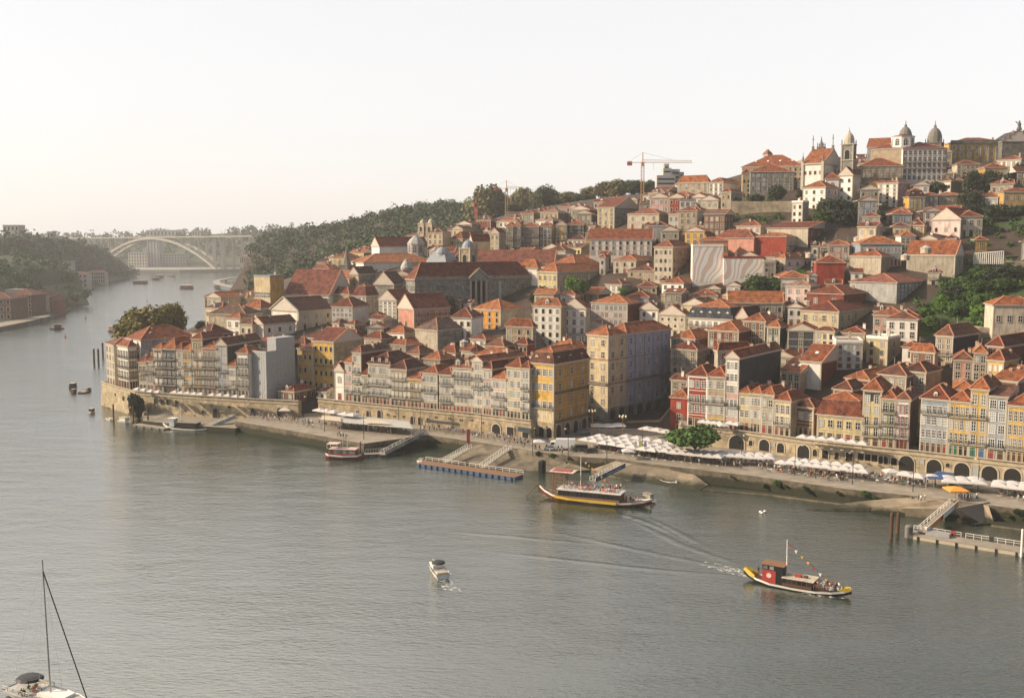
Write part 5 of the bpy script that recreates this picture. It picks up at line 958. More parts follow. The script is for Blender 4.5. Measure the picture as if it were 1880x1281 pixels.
hs(1618, 470, x0=1560, x1=1640, D=420, a=16, left='offwhite', right='grey', roof='hip', rt='t_o', rh=3, label='orange roofed house with dormer above the big grey building')
# far right garden hut
hs(1905, 560, x0=1824, Rr=9, D=338, a=8, left='offwhite', right='offwhite', roof='hip', rt='t_o', rh=2.6, wl=(4, 1), kl='sash', ground='sash', label='garden pavilion with orange roof on a stone terrace at the right edge', short='the garden pavilion', name='pavilion', cat='pavilion')

for (xc, y, x0, x1, D, a, l, r_, rt, lb) in ((745, 634, 692, 800, 398, 40, 'grey', 'bluegrey', 't_o', 'long orange roof with a grey blue side wall behind the terrace'), (770, 650, 745, 800, 380, 36, 'offwhite', 'slate', 't_b', 'low brown roofed house close behind the terrace'), (808, 660, 777, 836, 366, 34, 'grey', 'brown', 't_o', 'orange roofed house tucked behind the sand coloured house'), (836, 648, 808, 850, 376, 34, 'white', 'grey', 't_r', 'little white walled house with a red roof behind the terrace'),
    (876, 645, 846, 892, 378, 34, 'offwhite', 'redmetal', 't_o', 'house with orange roof and rusty side behind the wide five-storey house'), (925, 636, 890, 945, 384, 34, 'beige', 'brown', 't_b', 'brown roofed house below the low brown stone house'), (935, 655, 872, 962, 362, 34, 'grey', 'redmetal', 't_o', 'broad orange roof right behind the pale green tiled house'), (968, 632, 946, 982, 380, 34, 'red', 'red', 't_r', 'small red box house with flat red roof'),
    (1200, 497, 1152, 1238, 476, 30, 'beige', 'grey', 't_b', 'brown roofed house right of the mansion wing'), (1168, 478, 1126, 1196, 492, 24, 'offwhite', 'grey', 't_o', 'orange roofed house above the mansion wing'), (1255, 520, 1215, 1280, 455, 26, 'white', 'grey', 't_o', 'white house with orange roof below the grey and white apartments'),
    (560, 632, 540, 575, 420, 30, 'ochre', 'slate', 't_b', 'brown roofed back house left of the large yellow house'), (700, 622, 668, 722, 415, 34, 'offwhite', 'grey', 't_o', 'white house with orange roof above the long orange roof'), (655, 618, 630, 672, 425, 34, 'beige', 'grey', 't_r', 'red roofed house behind the rough stone side wall'), (742, 612, 712, 760, 430, 34, 'white', 'beige', 't_o', 'small house left of the stone barn house')):
    hs(xc, y, x0=x0, x1=x1, D=D, a=a, left=l, right=r_, rt=rt, label=lb, wl=(3, 2), kl='dark', rh=2.6, vis=.3, trim=False, hmin=5)
# ================================================================ towers, domes, domed roofs
def tower(px, ytop, wpx, D, ybase, mat, label, kind='dome', cap='zinc', bells=2, name='bell_tower', a=32, zb=None):
    """square belfry: ytop is the tip of the finial, ybase hidden foot"""
    c = WD(px, ybase, D); zt = WD(px, ytop, D).z; s = wpx / F * D / 1.35; z0 = zb if zb is not None else min(c.z, tz(c.x, c.y)) - 2
    root = thing(name, (c.x, c.y, z0), math.pi / 2 - math.radians(a), label, 'tower'); Ht = zt - z0
    capH = {'dome': s * 1.5, 'spire': s * 1.9, 'pyr': s * .9, 'low': s * .8}[kind]; hb = Ht - capH
    mb = MB(); h2 = s / 2; bz = hb * .55 if hb > 2.6 * s else hb * .4
    mb.box(-h2, h2, -h2, h2, -6, hb, mat)
    for sx in (-1, 1):
        for sy in (-1, 1): mb.box(sx * h2 - .28, sx * h2 + .28, sy * h2 - .28, sy * h2 + .28, 0, hb, 'trim_stone' if mat != 'darkstone' else 'trim_dark')
    for z in (hb - .5, hb - s * 1.5): mb.box(-h2 - .5, h2 + .5, -h2 - .5, h2 + .5, z, z + .45, 'trim_stone' if mat != 'darkstone' else 'trim_dark')
    mb.obj('tower_body', root)
    for rz, p in ((0, (0, -h2 - .02)), (-math.pi / 2, (-h2 - .02, 0)), (math.pi / 2, (h2 + .02, 0))): link('bell_opening', opm('arch', 2.2, 4.6, 'trim_stone'), root, (p[0], p[1], hb - s * 1.35), rz, (s * .42 / 2.2, 1, s * .8 / 4.6))
    m_ = MB(); z = hb
    if kind == 'dome': m_.lathe([(h2 * 1.0, z), (h2 * .98, z + s * .25), (h2 * .95, z + s * .45), (h2 * .78, z + s * .72), (h2 * .5, z + s * .92), (h2 * .2, z + s * 1.03), (h2 * .2, z + s * 1.16), (h2 * .08, z + s * 1.2), (.09, z + s * 1.5)], 12, cap)
    elif kind == 'spire': m_.lathe([(h2 * .9, z), (h2 * .6, z + s * .5), (h2 * .3, z + s * 1.1), (h2 * .22, z + s * 1.3), (.06, z + s * 1.9)], 8, cap)
    elif kind == 'low': m_.lathe([(h2 * 1.1, z), (h2 * .9, z + s * .3), (h2 * .5, z + s * .55), (h2 * .12, z + s * .62), (.08, z + s * .8)], 12, cap)
    else: m_.lathe([(h2 * 1.35, z), (.1, z + s * .9)], 4, cap, rot=math.pi / 4)
    m_.obj('dome' if kind in ('dome', 'low') else 'spire', root)
    m_ = MB()
    for sx in (-1, 1):
        for sy in (-1, 1): m_.lathe([(.35, hb), (.22, hb + .8), (.34, hb + 1.1), (.05, hb + 2.4)], 6, 'trim_dark', (sx * h2, sy * h2, 0))
    m_.obj('pinnacles', root); return root, hb, s
r, hb, s = tower(860, 437, 30, 497, 560, 'stone', 'stone clock tower with blue grey dome above the grey palace', 'low', 'zinc', zb=24)
for rz, p in ((0, (0, -s / 2 - .3)), (-math.pi / 2, (-s / 2 - .3, 0))):
    m_ = MB(); m_.lathe([(1.2, 0), (1.2, .15)], 16, 'white_paint'); o = m_.obj('clock_face', r); o.rotation_euler = (math.pi / 2, 0, rz); o.location = (p[0], p[1], hb - s * 1.75)
tower(777, 401, 15, 640, 500, 'goldstone', 'left twin bell tower behind the white monastery church', 'low', 'trim_stone'); tower(792, 400, 16, 630, 500, 'goldstone', 'right twin bell tower behind the white monastery church', 'low', 'trim_stone')
tower(637, 449, 26, 560, 520, 'darkstone', 'black baroque church tower with stepped spire at the left of the monastery', 'spire', 'trim_dark')
tower(1556, 234, 27, 528, 345, 'greystone', 'domed stone bell tower of the white hilltop church', 'dome', 'trim_stone')
tower(1506, 250, 14, 560, 330, 'darkstone', 'small pointed stone turret behind the white hilltop church', 'spire', 'trim_dark')
tower(1659, 221, 33, 590, 330, 'greystone', 'left domed tower of the monastery church on the summit', 'dome', 'trim_dark')
tower(1713, 222, 35, 590, 330, 'darkstone', 'right domed tower of the monastery church on the summit', 'dome', 'trim_dark')
def drum(px, ytop, ybot, wpx, D, label, mat='white', cap='t_o', n=8, name='lantern_tower', wins=True, k=.3, sink=5):
    b_ = WD(px, ybot, D); t_ = WD(px, ytop, D); r = wpx / 2 / F * D; hh = t_.z - b_.z; root = thing(name, tuple(b_), .3, label, 'dome')
    mb = MB(); mb.lathe([(r, -sink), (r, hh * (1 - k)), (r * 1.06, hh * (1 - k)), (r * 1.06, hh * (1 - k) + .4)], n, mat); mb.obj('drum_wall', root)
    mb = MB(); mb.lathe([(r * 1.1, hh * (1 - k) + .4), (r * .75, hh * (1 - k * .45)), (r * .3, hh * .95), (r * .28, hh), (.05, hh * 1.02)], n, cap); mb.obj('cap', root)
    if wins:
        for i in range(n):
            a = 2 * math.pi * (i + .5) / n; rr = r * math.cos(math.pi / n) + .03; link('window', win_mesh('arch', 'trim_stone', 'glass'), root, (rr * math.cos(a), rr * math.sin(a), hh * .18), a + math.pi / 2, (r * .32, 1, hh * (1 - k) * .6 / 2.1))
    return root
drum(764, 432, 470, 31, 590, 'tall pale octagonal lantern of the white monastery church', 'lightgrey', 'lightgrey', k=.45)
drum(812, 455, 512, 70, 520, 'shallow zinc pyramid roof with a small cupola behind the grey palace', 'zinc', 'zinc', 4, 'zinc_roof', False, .72)
drum(812, 453, 478, 22, 518, 'little ribbed cupola on the zinc pyramid roof', 'lightgrey', 'zinc', 10, 'cupola', False, .5)
drum(746, 476, 500, 20, 548, 'small round grey cupola right of the monastery wing', 'lightgrey', 'lightgrey', 12, 'cupola', False, .7)
drum(1657, 247, 273, 40, 566, 'octagonal white drum with red cap and arched windows on the monastery roof', 'white', 't_r', 8, k=.22)
drum(1409, 275, 300, 19, 590, 'small glazed lantern with red cap on the seminary roof ridge', 'grey_paint', 't_o', 6, k=.4)
def lantern(px, py, wpx, D, label):
    drum(px, py - wpx * .55, py, wpx, D, label, 'offwhite', 'lightgrey', 10, 'roof_lantern', False, .6, .8)
lantern(1391, 641, 16, 352, 'grey zinc roof lantern above the black slate side wall'); lantern(1700, 461, 19, 402, 'grey dome lantern on the large red roof'); lantern(1484, 558, 16, 392, 'zinc roof lantern beside the rust brick block'); lantern(1459, 568, 13, 392, 'smaller zinc roof lantern left of its twin')
lantern(1247, 550, 14, 428, 'round white roof vent above the black mansard mansion'); lantern(1662, 474, 15, 400, 'squat grey roof lantern near the large red roof'); lantern(1521, 470, 12, 446, 'small pale dome light on the red walled house'); lantern(1485, 470, 12, 450, 'small pale dome light left of the red walled house'); lantern(1573, 440, 11, 452, 'white onion shaped cupola left of the slate blue house')
lantern(1830, 640, 12, 318, 'skylight dome on the red brown house'); lantern(690, 648, 12, 372, 'green glazed skylight lantern behind the terrace'); lantern(852, 632, 16, 372, 'pale pyramid skylight behind the terrace roofs')
# ================================================================ the rest of the roofs of the old town
FR2 = random.Random(5)
def inside(px, lo, hi): return lo <= px <= hi
def keepout(px, py):
    # gardens, cliffs, the square, riverfront
    if 476 < py < 640 and px > 1690 + max(0, (560 - py)) * 1.0: return True
    if 1505 < px < 1600 and 372 < py < 420: return True
    if 1765 < px and 372 < py < 440: return True
    if 1360 < px < 1460 and 505 < py < 545: return True
    if 1340 < px < 1610 and 365 < py < 412: return True
    if px < 600 and py > 470 and py < 540: return True
    return False
SKYL = [(500, 500), (640, 460), (760, 425), (880, 400), (950, 386), (1000, 376), (1100, 364), (1200, 348), (1240, 334), (1300, 336), (1360, 322), (1400, 306), (1475, 290), (1560, 282), (1740, 268), (1880, 266)]
cnt = 0; LAND = []
def filler(x, y, a, wdt, dep, hgt, force=False):
    global cnt
    zb = tz(x, y)
    if zb < 4: return
    a_ = math.radians(a); Rv = Vector((math.sin(a_), math.cos(a_))); Lv = Vector((-math.cos(a_), math.sin(a_)))
    if OCC[cells(x, y, dep, wdt, a_, .1)].any(): return
    ze = zb + hgt
    pc = proj((x, y, ze)); pl = proj((x + Lv.x * wdt, y + Lv.y * wdt, ze)); pr = proj((x + Rv.x * dep, y + Rv.y * dep, ze)); pb = proj((x, y, zb))
    X0, X1 = min(pl[0], pc[0]), max(pr[0], pc[0]); Y0 = min(pc[1], pl[1], pr[1]) - 2.4 * F / y; 
    if Y0 < interp(SKYL, (X0 + X1) / 2): return
    if X1 < 380 or X0 > 1990 or keepout(pc[0], pc[1]) or keepout(pc[0], pb[1]): return
    for (a0, a1, b0, b1, D) in PROT:
        if D > y - 2 and min(X1, a1) - max(X0, a0) > 3 and min(pb[1], b1) - max(Y0, b0) > 3.5: return 'low'
    col = FR2.choice(['white', 'white', 'white', 'white', 'white', 'offwhite', 'offwhite', 'cream', 'paleyellow', 'grey', 'beige', 'palepink', 'bluegrey', 'yellow', 'rose', 'red', 'ochre', 'lightgrey', 'brown', 'offwhite', 'grey'])
    rt = FR2.choice(['t_o', 't_o', 't_o', 't_b', 't_b', 't_r', 't_k'])
    rf = FR2.choice(['hip', 'hip', 'gx', 'gy', 'hip', 'gx'])
    fl = max(2, int(hgt / 3.1)); wc = max(1, int(wdt / 2.6)); rc = max(1, int(dep / 3.4)) if FR2.random() < .4 else 0
    kl = FR2.choice(['sash', 'glazed', 'dark', 'french', 'sash'])
    side = FR2.choice([col, col, 'grey', 'redmetal', 'slate', 'stone', 'offwhite'])
    cn = dict(offwhite='off-white', paleyellow='pale yellow', palepink='pale pink', bluegrey='blue grey', rose='dusty rose', lightgrey='light grey', red='brick red').get(col, col)
    rn = dict(t_o='bright orange', t_b='brown tiled', t_r='red', t_k='weathered brown')[rt]
    D0 = len(BUILT)
    r = house(pc[0], pc[1], L=wdt, Rr=dep, D=y, zbase=zb, a=a, left=col, right=side, roof=rf, rt=rt, rh=max(1.5, min(wdt, dep) * .24), wl=(wc, fl), wr=(rc, fl) if rc else None, kl=kl, kr='dark', chim=FR2.choice([0, 0, 1]), trim=FR2.random() < .8, strings=False, vis=.45, bal=(1,) if FR2.random() < .25 else (), dorm=[('L', 1, .9, 'white')] if FR2.random() < .3 else None,
              group='houses of the old town', sky=FR2.choice([0, 0, 0, 1]), back=False)
    BUILT.pop(); LAND.append([r[0], '%s house with %s roof' % (cn, rn), pc, (X1 - X0) * (pb[1] - Y0)]); cnt += 1
COV = np.zeros((330, 520), bool)
def cover(x0, x1, y0, y1):
    COV[max(0, int(y0 / 4)):max(0, int(y1 / 4)), max(0, int(x0 / 4)):max(0, int(x1 / 4))] = True
for (a0, a1, b0, b1, D) in PROT: cover(a0 + 1, a1 - 1, b0 + 2, b1 + (b1 - b0) * .25)
def hit(px, py, D=200.0):
    r = ray(px, py)
    while D < 1500:
        if H + r.z * D < tz(r.x * D, D): return Vector((r.x * D, D, H + r.z * D))
        D += 1.5
    return None
def attempt(x, y, a, wd, dp, hg):
    for k_ in (1, .72, .5):
        if filler(x, y, a, wd, dp, max(4.5, hg * k_)) != 'low': break
for y0_, big in ((318.0, 1.0), (319.5, .75), (317.0, .55), (318.7, .42)):
    y = y0_
    while y < 700:
        x = -150.0
        while x < y * .56:
            k = cnt; wd = 8
            if pxcol(x, y) > 400:
                wd = FR2.uniform(6.5, 11) * (1.1 if y > 450 else 1) * big; dp = FR2.uniform(8, 13) * big
                attempt(x, y, FR2.choice([8, 16, 24, 30, 36]) if y > 380 else 28, wd, dp, FR2.uniform(8, 14) * (.6 + .4 * big))
            x += (wd * .6 if k != cnt else 3.5) + FR2.uniform(0, 2)
        y += 4.0 + (y - 318) * .008
CN1 = cnt
def hit(px, py, D=200.0):
    r = ray(px, py)
    while D < 1500:
        if H + r.z * D < tz(r.x * D, D): return Vector((r.x * D, D, H + r.z * D))
        D += 1.5
    return None
# ================================================================ trees, gardens, woods
foliage('tree', (.02, .045, .010), (.075, .135, .03)); foliage('autumn', (.10, .095, .018), (.27, .23, .055)); foliage('dark', (.012, .020, .012), (.045, .062, .03)); foliage('wood', (.02, .038, .02), (.065, .095, .04)); foliage('woody', (.07, .075, .03), (.19, .17, .075)); foliage('fresh', (.04, .09, .012), (.12, .22, .035))
plain('bark', (.10, .075, .05), .9, var=.3, scale=2); plain('lawn', (.06, .13, .02), .95, var=.45, scale=.4); plain('undergrowth', (.035, .06, .018), .95, var=.6, scale=.6); plain('earth', (.2, .16, .1), .95, var=.35, scale=.3)
RN = np.random.RandomState(3)
def leaves(centers, radii, per, size):
    """quads spread over clumps: returns verts, quads"""
    V = []; n_ = len(centers)
    c = np.repeat(np.array(centers), per, 0); r = np.repeat(np.array(radii), per, 0); m = len(c)
    d = RN.normal(size=(m, 3)); d /= np.linalg.norm(d, axis=1)[:, None]; p = c + d * r * (RN.uniform(.55, 1.05, (m, 1)))
    nrm = d + RN.normal(size=(m, 3)) * .55; nrm[:, 2] += .3; nrm /= np.linalg.norm(nrm, axis=1)[:, None]
    a = np.cross(nrm, RN.normal(size=(m, 3))); a /= np.linalg.norm(a, axis=1)[:, None]; b = np.cross(nrm, a); s = RN.uniform(.55, 1.3, (m, 1)) * size
    q = np.stack([p - a * s - b * s * .7, p + a * s - b * s * .7, p + a * s * .8 + b * s * .8, p - a * s * .7 + b * s * .9], 1).reshape(-1, 3); return q
def quad_mesh(name, q, mat):
    me = bpy.data.meshes.new(name); n_ = len(q); me.vertices.add(n_); me.vertices.foreach_set('co', q.astype(np.float32).ravel()); me.loops.add(n_); me.loops.foreach_set('vertex_index', np.arange(n_, dtype=np.int32)); k = n_ // 4
    me.polygons.add(k); me.polygons.foreach_set('loop_start', np.arange(0, n_, 4, dtype=np.int32)); me.update(calc_edges=True); me.materials.append(M(mat)); return me
def crown_q(w, hgt, clumps=26, per=70, size=.42, flat=False):
    cs, rs = [], []
    for i in range(clumps):
        u = RN.normal(size=3); u /= np.linalg.norm(u); k = RN.uniform(.45, .86)
        if flat: u[2] = abs(u[2]) * .9 - .15
        cs.append((u[0] * w / 2 * k, u[1] * w / 2 * k, hgt / 2 + u[2] * hgt / 2 * k)); s = RN.uniform(.17, .30); rs.append((w * s, w * s, hgt * s * 1.05))
    return leaves(cs, rs, per, size)
CM = {}
def crown_variant(kind, mat, i):
    k = (kind, mat, i)
    if k not in CM:
        CM[k] = quad_mesh('crown', crown_q(10, {'round': 9, 'flat': 5.5, 'tall': 15, 'bush': 6}[kind], {'round': 34, 'flat': 36, 'tall': 34, 'bush': 20}[kind], 130, .36, kind == 'flat'), mat)
    return CM[k]
TR = {}
def trunk_mesh(kind, i):
    k = (kind, i)
    if k in TR: return TR[k]
    mb = MB(); r = random.Random(i + 5); hh = 6.0
    mb.tube([(0, 0, -1), (0, 0, 0), (.15, .1, hh * .5), (.05, .2, hh)], [.62, .5, .36, .26], 8, 'bark')
    for j in range(7):
        a = j * .9 + r.random(); z = hh * (.45 + .08 * j); l = r.uniform(2.2, 3.8); mb.tube([(.1, .1, z), (math.cos(a) * l * .5, math.sin(a) * l * .5, z + l * .45), (math.cos(a) * l, math.sin(a) * l, z + l * .8)], [.2, .13, .05], 6, 'bark')
    TR[k] = mb.mesh('trunk'); return TR[k]
LABELS = []
def tree(px, ytop, wpx, D, kind='round', mat='foliage_tree', label='', group='trees of the town', hcr=None, zb=None, name='tree', cat='tree', trunk=True, i=None):
    p = WD(px, ytop, D); zg = (tz(p.x, p.y) if zb is None else zb); w_ = wpx / F * D; i = RN.randint(3) if i is None else i
    ch = {'round': .9, 'flat': .55, 'tall': 1.5, 'bush': .6}[kind] * w_ if hcr is None else hcr; zt = p.z
    if zt - ch < zg - .5 : ch = max(1.0, zt - zg + .3)
    root = thing(name, (p.x, p.y, zg), RN.uniform(0, 6), None, cat, group)
    m0 = {'round': 9, 'flat': 5.5, 'tall': 15, 'bush': 6}[kind]
    link('crown', crown_variant(kind, mat, i), root, (0, 0, zt - zg - ch * .98), 0, (w_ / 10, w_ / 10, ch / m0))
    if trunk: th = max(.8, zt - zg - ch * .45); link('trunk', trunk_mesh(kind, i), root, (0, 0, 0), 0, (max(.35, w_ / 13), max(.35, w_ / 13), th / 9.5))
    LABELS.append((root, label, (px, ytop))); return root
tree(1277, 785, 96, 288, 'flat', 'foliage_tree', 'broad dark green umbrella shaped tree standing on the quay before the white umbrellas', hcr=6.6, zb=QZ, i=0)
tree(262, 568, 88, 445, 'round', 'foliage_autumn', 'large yellow green plane tree at the western point', hcr=17, zb=7); tree(312, 561, 52, 470, 'round', 'foliage_autumn', 'second yellow green plane tree right of the larger one', hcr=14, zb=7)
tree(367, 590, 16, 440, 'round', 'foliage_dark', 'small dark tree above the long orange roof'); tree(823, 546, 26, 470, 'tall', 'foliage_dark', 'dark conical tree before the grey palace', hcr=12)
for (px, yt, w_, D, k, mt, lb) in ((992, 530, 34, 458, 'round', 'foliage_dark', 'dark tree between the grey palace and the tall plain white house'), (1050, 508, 30, 452, 'round', 'foliage_fresh', 'green palm like garden tree before the yellow mansion'), (1068, 516, 26, 448, 'round', 'foliage_tree', 'green garden tree before the mansion wing'), (1145, 528, 16, 440, 'round', 'foliage_fresh', 'small bright green bush tree by the pink gables'),
    (1395, 509, 52, 425, 'round', 'foliage_tree', 'wide green tree below the brick red block'), (1425, 512, 44, 425, 'round', 'foliage_tree', 'round green tree right of the wide one'), (1470, 497, 26, 428, 'tall', 'foliage_fresh', 'ivy clad green tree beside the white dormer building'),
    (1428, 340, 30, 525, 'round', 'foliage_dark', 'dark round tree in front of the grey stone seminary'), (1345, 362, 24, 534, 'bush', 'foliage_dark', 'dark shrub under the seminary wall'), (1390, 356, 26, 532, 'bush', 'foliage_dark', 'shrubs at the foot of the seminary'),
    (1470, 350, 14, 530, 'tall', 'foliage_dark', 'narrow cypress left of the white hilltop church'),
    (1530, 366, 56, 500, 'bush', 'foliage_dark', 'dark ivy mass under the white hilltop church'), (1575, 368, 60, 498, 'bush', 'foliage_dark', 'dark ivy cliff right of the chapel'), (1545, 385, 60, 490, 'bush', 'foliage_dark', 'dark shrubs on the cliff'), (1590, 385, 50, 488, 'bush', 'foliage_dark', 'lower shrubs on the cliff'), (1510, 388, 40, 490, 'bush', 'foliage_tree', 'green shrubs by the white cube house'),
    (1640, 390, 40, 490, 'bush', 'foliage_dark', 'dark bushes under the white flats'), (1790, 318, 40, 520, 'round', 'foliage_dark', 'dark tree left of the villa under the court house'), (1815, 318, 44, 520, 'round', 'foliage_dark', 'dark tree above the dark roofed villa'), (1840, 322, 36, 518, 'round', 'foliage_dark', 'dark tree right of the villa'), (1872, 303, 30, 528, 'round', 'foliage_dark', 'dark tree at the upper right edge'),
    (1784, 352, 46, 492, 'tall', 'foliage_dark', 'tall dark tree right of the white houses'), (1772, 376, 40, 484, 'round', 'foliage_dark', 'dark garden tree above the pink gable'), (1825, 374, 52, 480, 'bush', 'foliage_dark', 'dark hedge of the stepped garden'), (1862, 378, 50, 478, 'bush', 'foliage_dark', 'dark hedge at the right edge of the stepped garden'), (1722, 333, 36, 515, 'bush', 'foliage_dark', 'dark shrubs below the monastery'), (1700, 338, 34, 520, 'bush', 'foliage_dark', 'dark shrubs under the monastery windows'),
    (1842, 398, 60, 470, 'bush', 'foliage_dark', 'dark terrace shrubs on the right slope'), (1798, 402, 44, 468, 'bush', 'foliage_dark', 'shrubs right of the pink gable'),
    (1870, 444, 56, 440, 'round', 'foliage_tree', 'green tree over the pergola at the right edge'), (1850, 452, 40, 436, 'bush', 'foliage_tree', 'hedge beside the pergola'),
    (1800, 492, 44, 404, 'bush', 'foliage_tree', 'ivy bank under the pergola, left end'), (1826, 490, 54, 400, 'round', 'foliage_dark', 'dark ivy bank under the pergola'), (1860, 492, 60, 398, 'round', 'foliage_dark', 'dark ivy bank at the right edge'), (1842, 512, 56, 388, 'bush', 'foliage_tree', 'lower green ivy bank below the pergola'),
    (1790, 516, 46, 384, 'round', 'foliage_tree', 'garden tree on the slope below the pergola'), (1748, 528, 44, 380, 'round', 'foliage_dark', 'large dark garden tree'), (1774, 538, 46, 376, 'round', 'foliage_tree', 'large green garden tree'), (1728, 545, 36, 376, 'round', 'foliage_fresh', 'fresh green tree at the left of the garden'), (1806, 540, 40, 370, 'round', 'foliage_tree', 'green tree left of the garden pavilion'), (1760, 556, 50, 368, 'bush', 'foliage_tree', 'garden shrubs below the trees'), (1796, 562, 40, 364, 'bush', 'foliage_fresh', 'light green garden shrubs'),
    (1700, 564, 30, 366, 'bush', 'foliage_fresh', 'light shrubs at the lane'), (1672, 572, 34, 366, 'bush', 'foliage_tree', 'green shrub by the big grey building'), (1650, 586, 30, 362, 'bush', 'foliage_tree', 'shrub at the lower lawn'), (1710, 582, 34, 356, 'bush', 'foliage_tree', 'hedge above the lower lawn'), (1735, 588, 34, 354, 'bush', 'foliage_dark', 'dark hedge above the tower house roof'), (1850, 592, 50, 344, 'bush', 'foliage_dark', 'dark hedge along the garden wall'), (1815, 575, 30, 352, 'bush', 'foliage_tree', 'bush by the garden wall'), (1878, 588, 44, 342, 'bush', 'foliage_tree', 'hedge at the right edge of the garden wall'),
    (1855, 470, 40, 425, 'bush', 'foliage_tree', 'green hedge behind the pergola posts')):
    tree(px, yt, w_, D, k, mt, lb, trunk=k != 'bush', name='shrub' if k == 'bush' else 'tree', cat='shrub' if k == 'bush' else 'tree', group='shrubs on the hillside' if k == 'bush' else 'trees of the town')
for px, yt, w_, D, mt in ((892, 345, 46, 880, 'foliage_woody'), (918, 352, 30, 900, 'foliage_woody'), (960, 346, 40, 860, 'foliage_woody'), (985, 352, 24, 850, 'foliage_woody'), (1003, 347, 24, 800, 'foliage_wood'), (1025, 352, 22, 800, 'foliage_wood'), (1045, 350, 26, 790, 'foliage_woody'), (1082, 342, 26, 780, 'foliage_woody'), (1108, 336, 30, 770, 'foliage_woody'), (1132, 332, 26, 760, 'foliage_woody'), (1165, 334, 30, 750, 'foliage_wood'), (1192, 336, 22, 750, 'foliage_wood'), (1067, 356, 18, 770, 'foliage_wood'), (946, 378, 18, 760, 'foliage_dark')):
    w_ *= RN.uniform(1.15, 1.6); yt += RN.uniform(-3, 5); tree(px, yt, w_, D, 'round', mt, 'olive green park tree on the skyline' if mt == 'foliage_woody' else 'green park tree on the skyline', group='park trees on the skyline', hcr=w_ / F * D * RN.uniform(1.1, 1.5))
for px, yt, w_, zb in ((250, 722, 30, 1.0),):
    o = tree(px, yt, w_, 377, 'bush', 'foliage_dark', 'big dark bush growing out of the west river wall', zb=.5, trunk=False, hcr=9, name='shrub', cat='shrub', group='shrubs on the quay walls')
for k in range(26):     # weeds hanging on the quay walls
    px = RN.choice([RN.uniform(1340, 1700), RN.uniform(1820, 1900), RN.uniform(985, 1060), RN.uniform(700, 780)], p=[.6, .12, .2, .08]); p = at_line(QE, px); w_ = RN.uniform(.9, 2.2)
    q = thing('shrub', (p.x - .3, p.y - .55, RN.uniform(.6, 2.4)), RN.uniform(0, 6), None, 'shrub', 'shrubs on the quay walls'); link('crown', crown_variant('bush', 'foliage_tree' if k % 3 else 'foliage_dark', k % 3), q, (0, 0, 0), 0, (w_ / 10, w_ / 14, w_ / 9)); LABELS.append((q, 'green weed tuft rooted in the quay wall', proj(q.location)))
# grass and garden sheets lying on the slope
def drape(name, c, n1, n2, mat, label, kind='structure', lift=.35):
    c = [hit(*q) for q in c]; v = []; f = []
    for j in range(n2 + 1):
        for i in range(n1 + 1):
            a = c[0].lerp(c[1], i / n1); b_ = c[3].lerp(c[2], i / n1); p = a.lerp(b_, j / n2); v.append((p.x, p.y, tz(p.x, p.y) + lift))
    for j in range(n2):
        for i in range(n1): a = j * (n1 + 1) + i; f.append((a, a + 1, a + n1 + 2, a + n1 + 1))
    me = bpy.data.meshes.new(name); me.from_pydata(v, [], f); me.materials.append(M(mat)); me.polygons.foreach_set('use_smooth', [True] * len(f)); return tag(link(name, me), label, None, None, kind)
drape('lawn', [(1635, 616), (1730, 616), (1745, 594), (1660, 590)], 10, 6, 'lawn', 'bright lawn above the cream villa'); drape('lawn', [(1745, 586), (1900, 600), (1900, 580), (1745, 572)], 14, 5, 'lawn', 'long bright lawn under the garden pavilion'); drape('lawn', [(1850, 492), (1900, 492), (1900, 484), (1850, 484)], 5, 3, 'lawn', 'strip of grass at the pergola', lift=.5)
drape('garden_ground', [(1648, 618), (1960, 640), (1960, 500), (1748, 500)], 24, 14, 'undergrowth', 'green overgrown garden slope at the right', lift=.12); drape('garden_ground', [(1490, 416), (1640, 414), (1620, 372), (1500, 370)], 14, 6, 'undergrowth', 'dark overgrown cliff under the hilltop church', lift=.12); drape('garden_ground', [(1770, 414), (1960, 416), (1960, 360), (1770, 362)], 14, 6, 'undergrowth', 'dark terraced garden slope at the upper right', lift=.12)
# retaining walls on the hill
stone('hill', (.26, .22, .16), .5)
def hwall(pts, h, label, mat='stone_hill', t=1.2, D=None, name='retaining_wall'):
    P = [WD(a, b, c) for a, b, c in pts]; mb = MB()
    for p, q in zip(P, P[1:]):
        d = (q - p).normalized(); nn = Vector((d.y, -d.x, 0)).normalized() * t
        for s, e, z0, z1 in ((p, q, -h, 0),):
            a, b_ = Vector((s.x, s.y, s.z)), Vector((e.x, e.y, e.z)); a2, b2 = a - nn, b_ - nn
            mb.poly([(a.x, a.y, a.z - h), (b_.x, b_.y, b_.z - h), b_, a], mat); mb.poly([a, b_, b2, a2], 'coping'); mb.poly([(b2.x, b2.y, b2.z - h), (a2.x, a2.y, a2.z - h), a2, b2], mat)
    o = mb.obj(name); tag(o, label, 'retaining wall'); return o
hwall([(1341, 369, 528), (1400, 370, 522), (1455, 369, 516)], 14, 'long stone retaining wall below the seminary'); hwall([(1787, 482, 414), (1842, 478, 412), (1900, 480, 408)], 5, 'stone garden wall under the pergola'); hwall([(1809, 564, 350), (1850, 566, 345), (1900, 564, 340)], 6, 'rough stone terrace wall under the garden pavilion', 'stone_goldstone')
hwall([(1500, 412, 484), (1560, 408, 486), (1620, 410, 486)], 8, 'dark rocky cliff wall under the white hilltop church', 'stone_darkstone'); hwall([(1745, 594, 345), (1800, 600, 338), (1900, 612, 330)], 5, 'low garden wall behind the black-sided tower house', 'stone_hill'); hwall([(1790, 412, 462), (1850, 414, 458), (1900, 412, 455)], 10, 'dark terraced wall on the right slope', 'stone_darkstone')
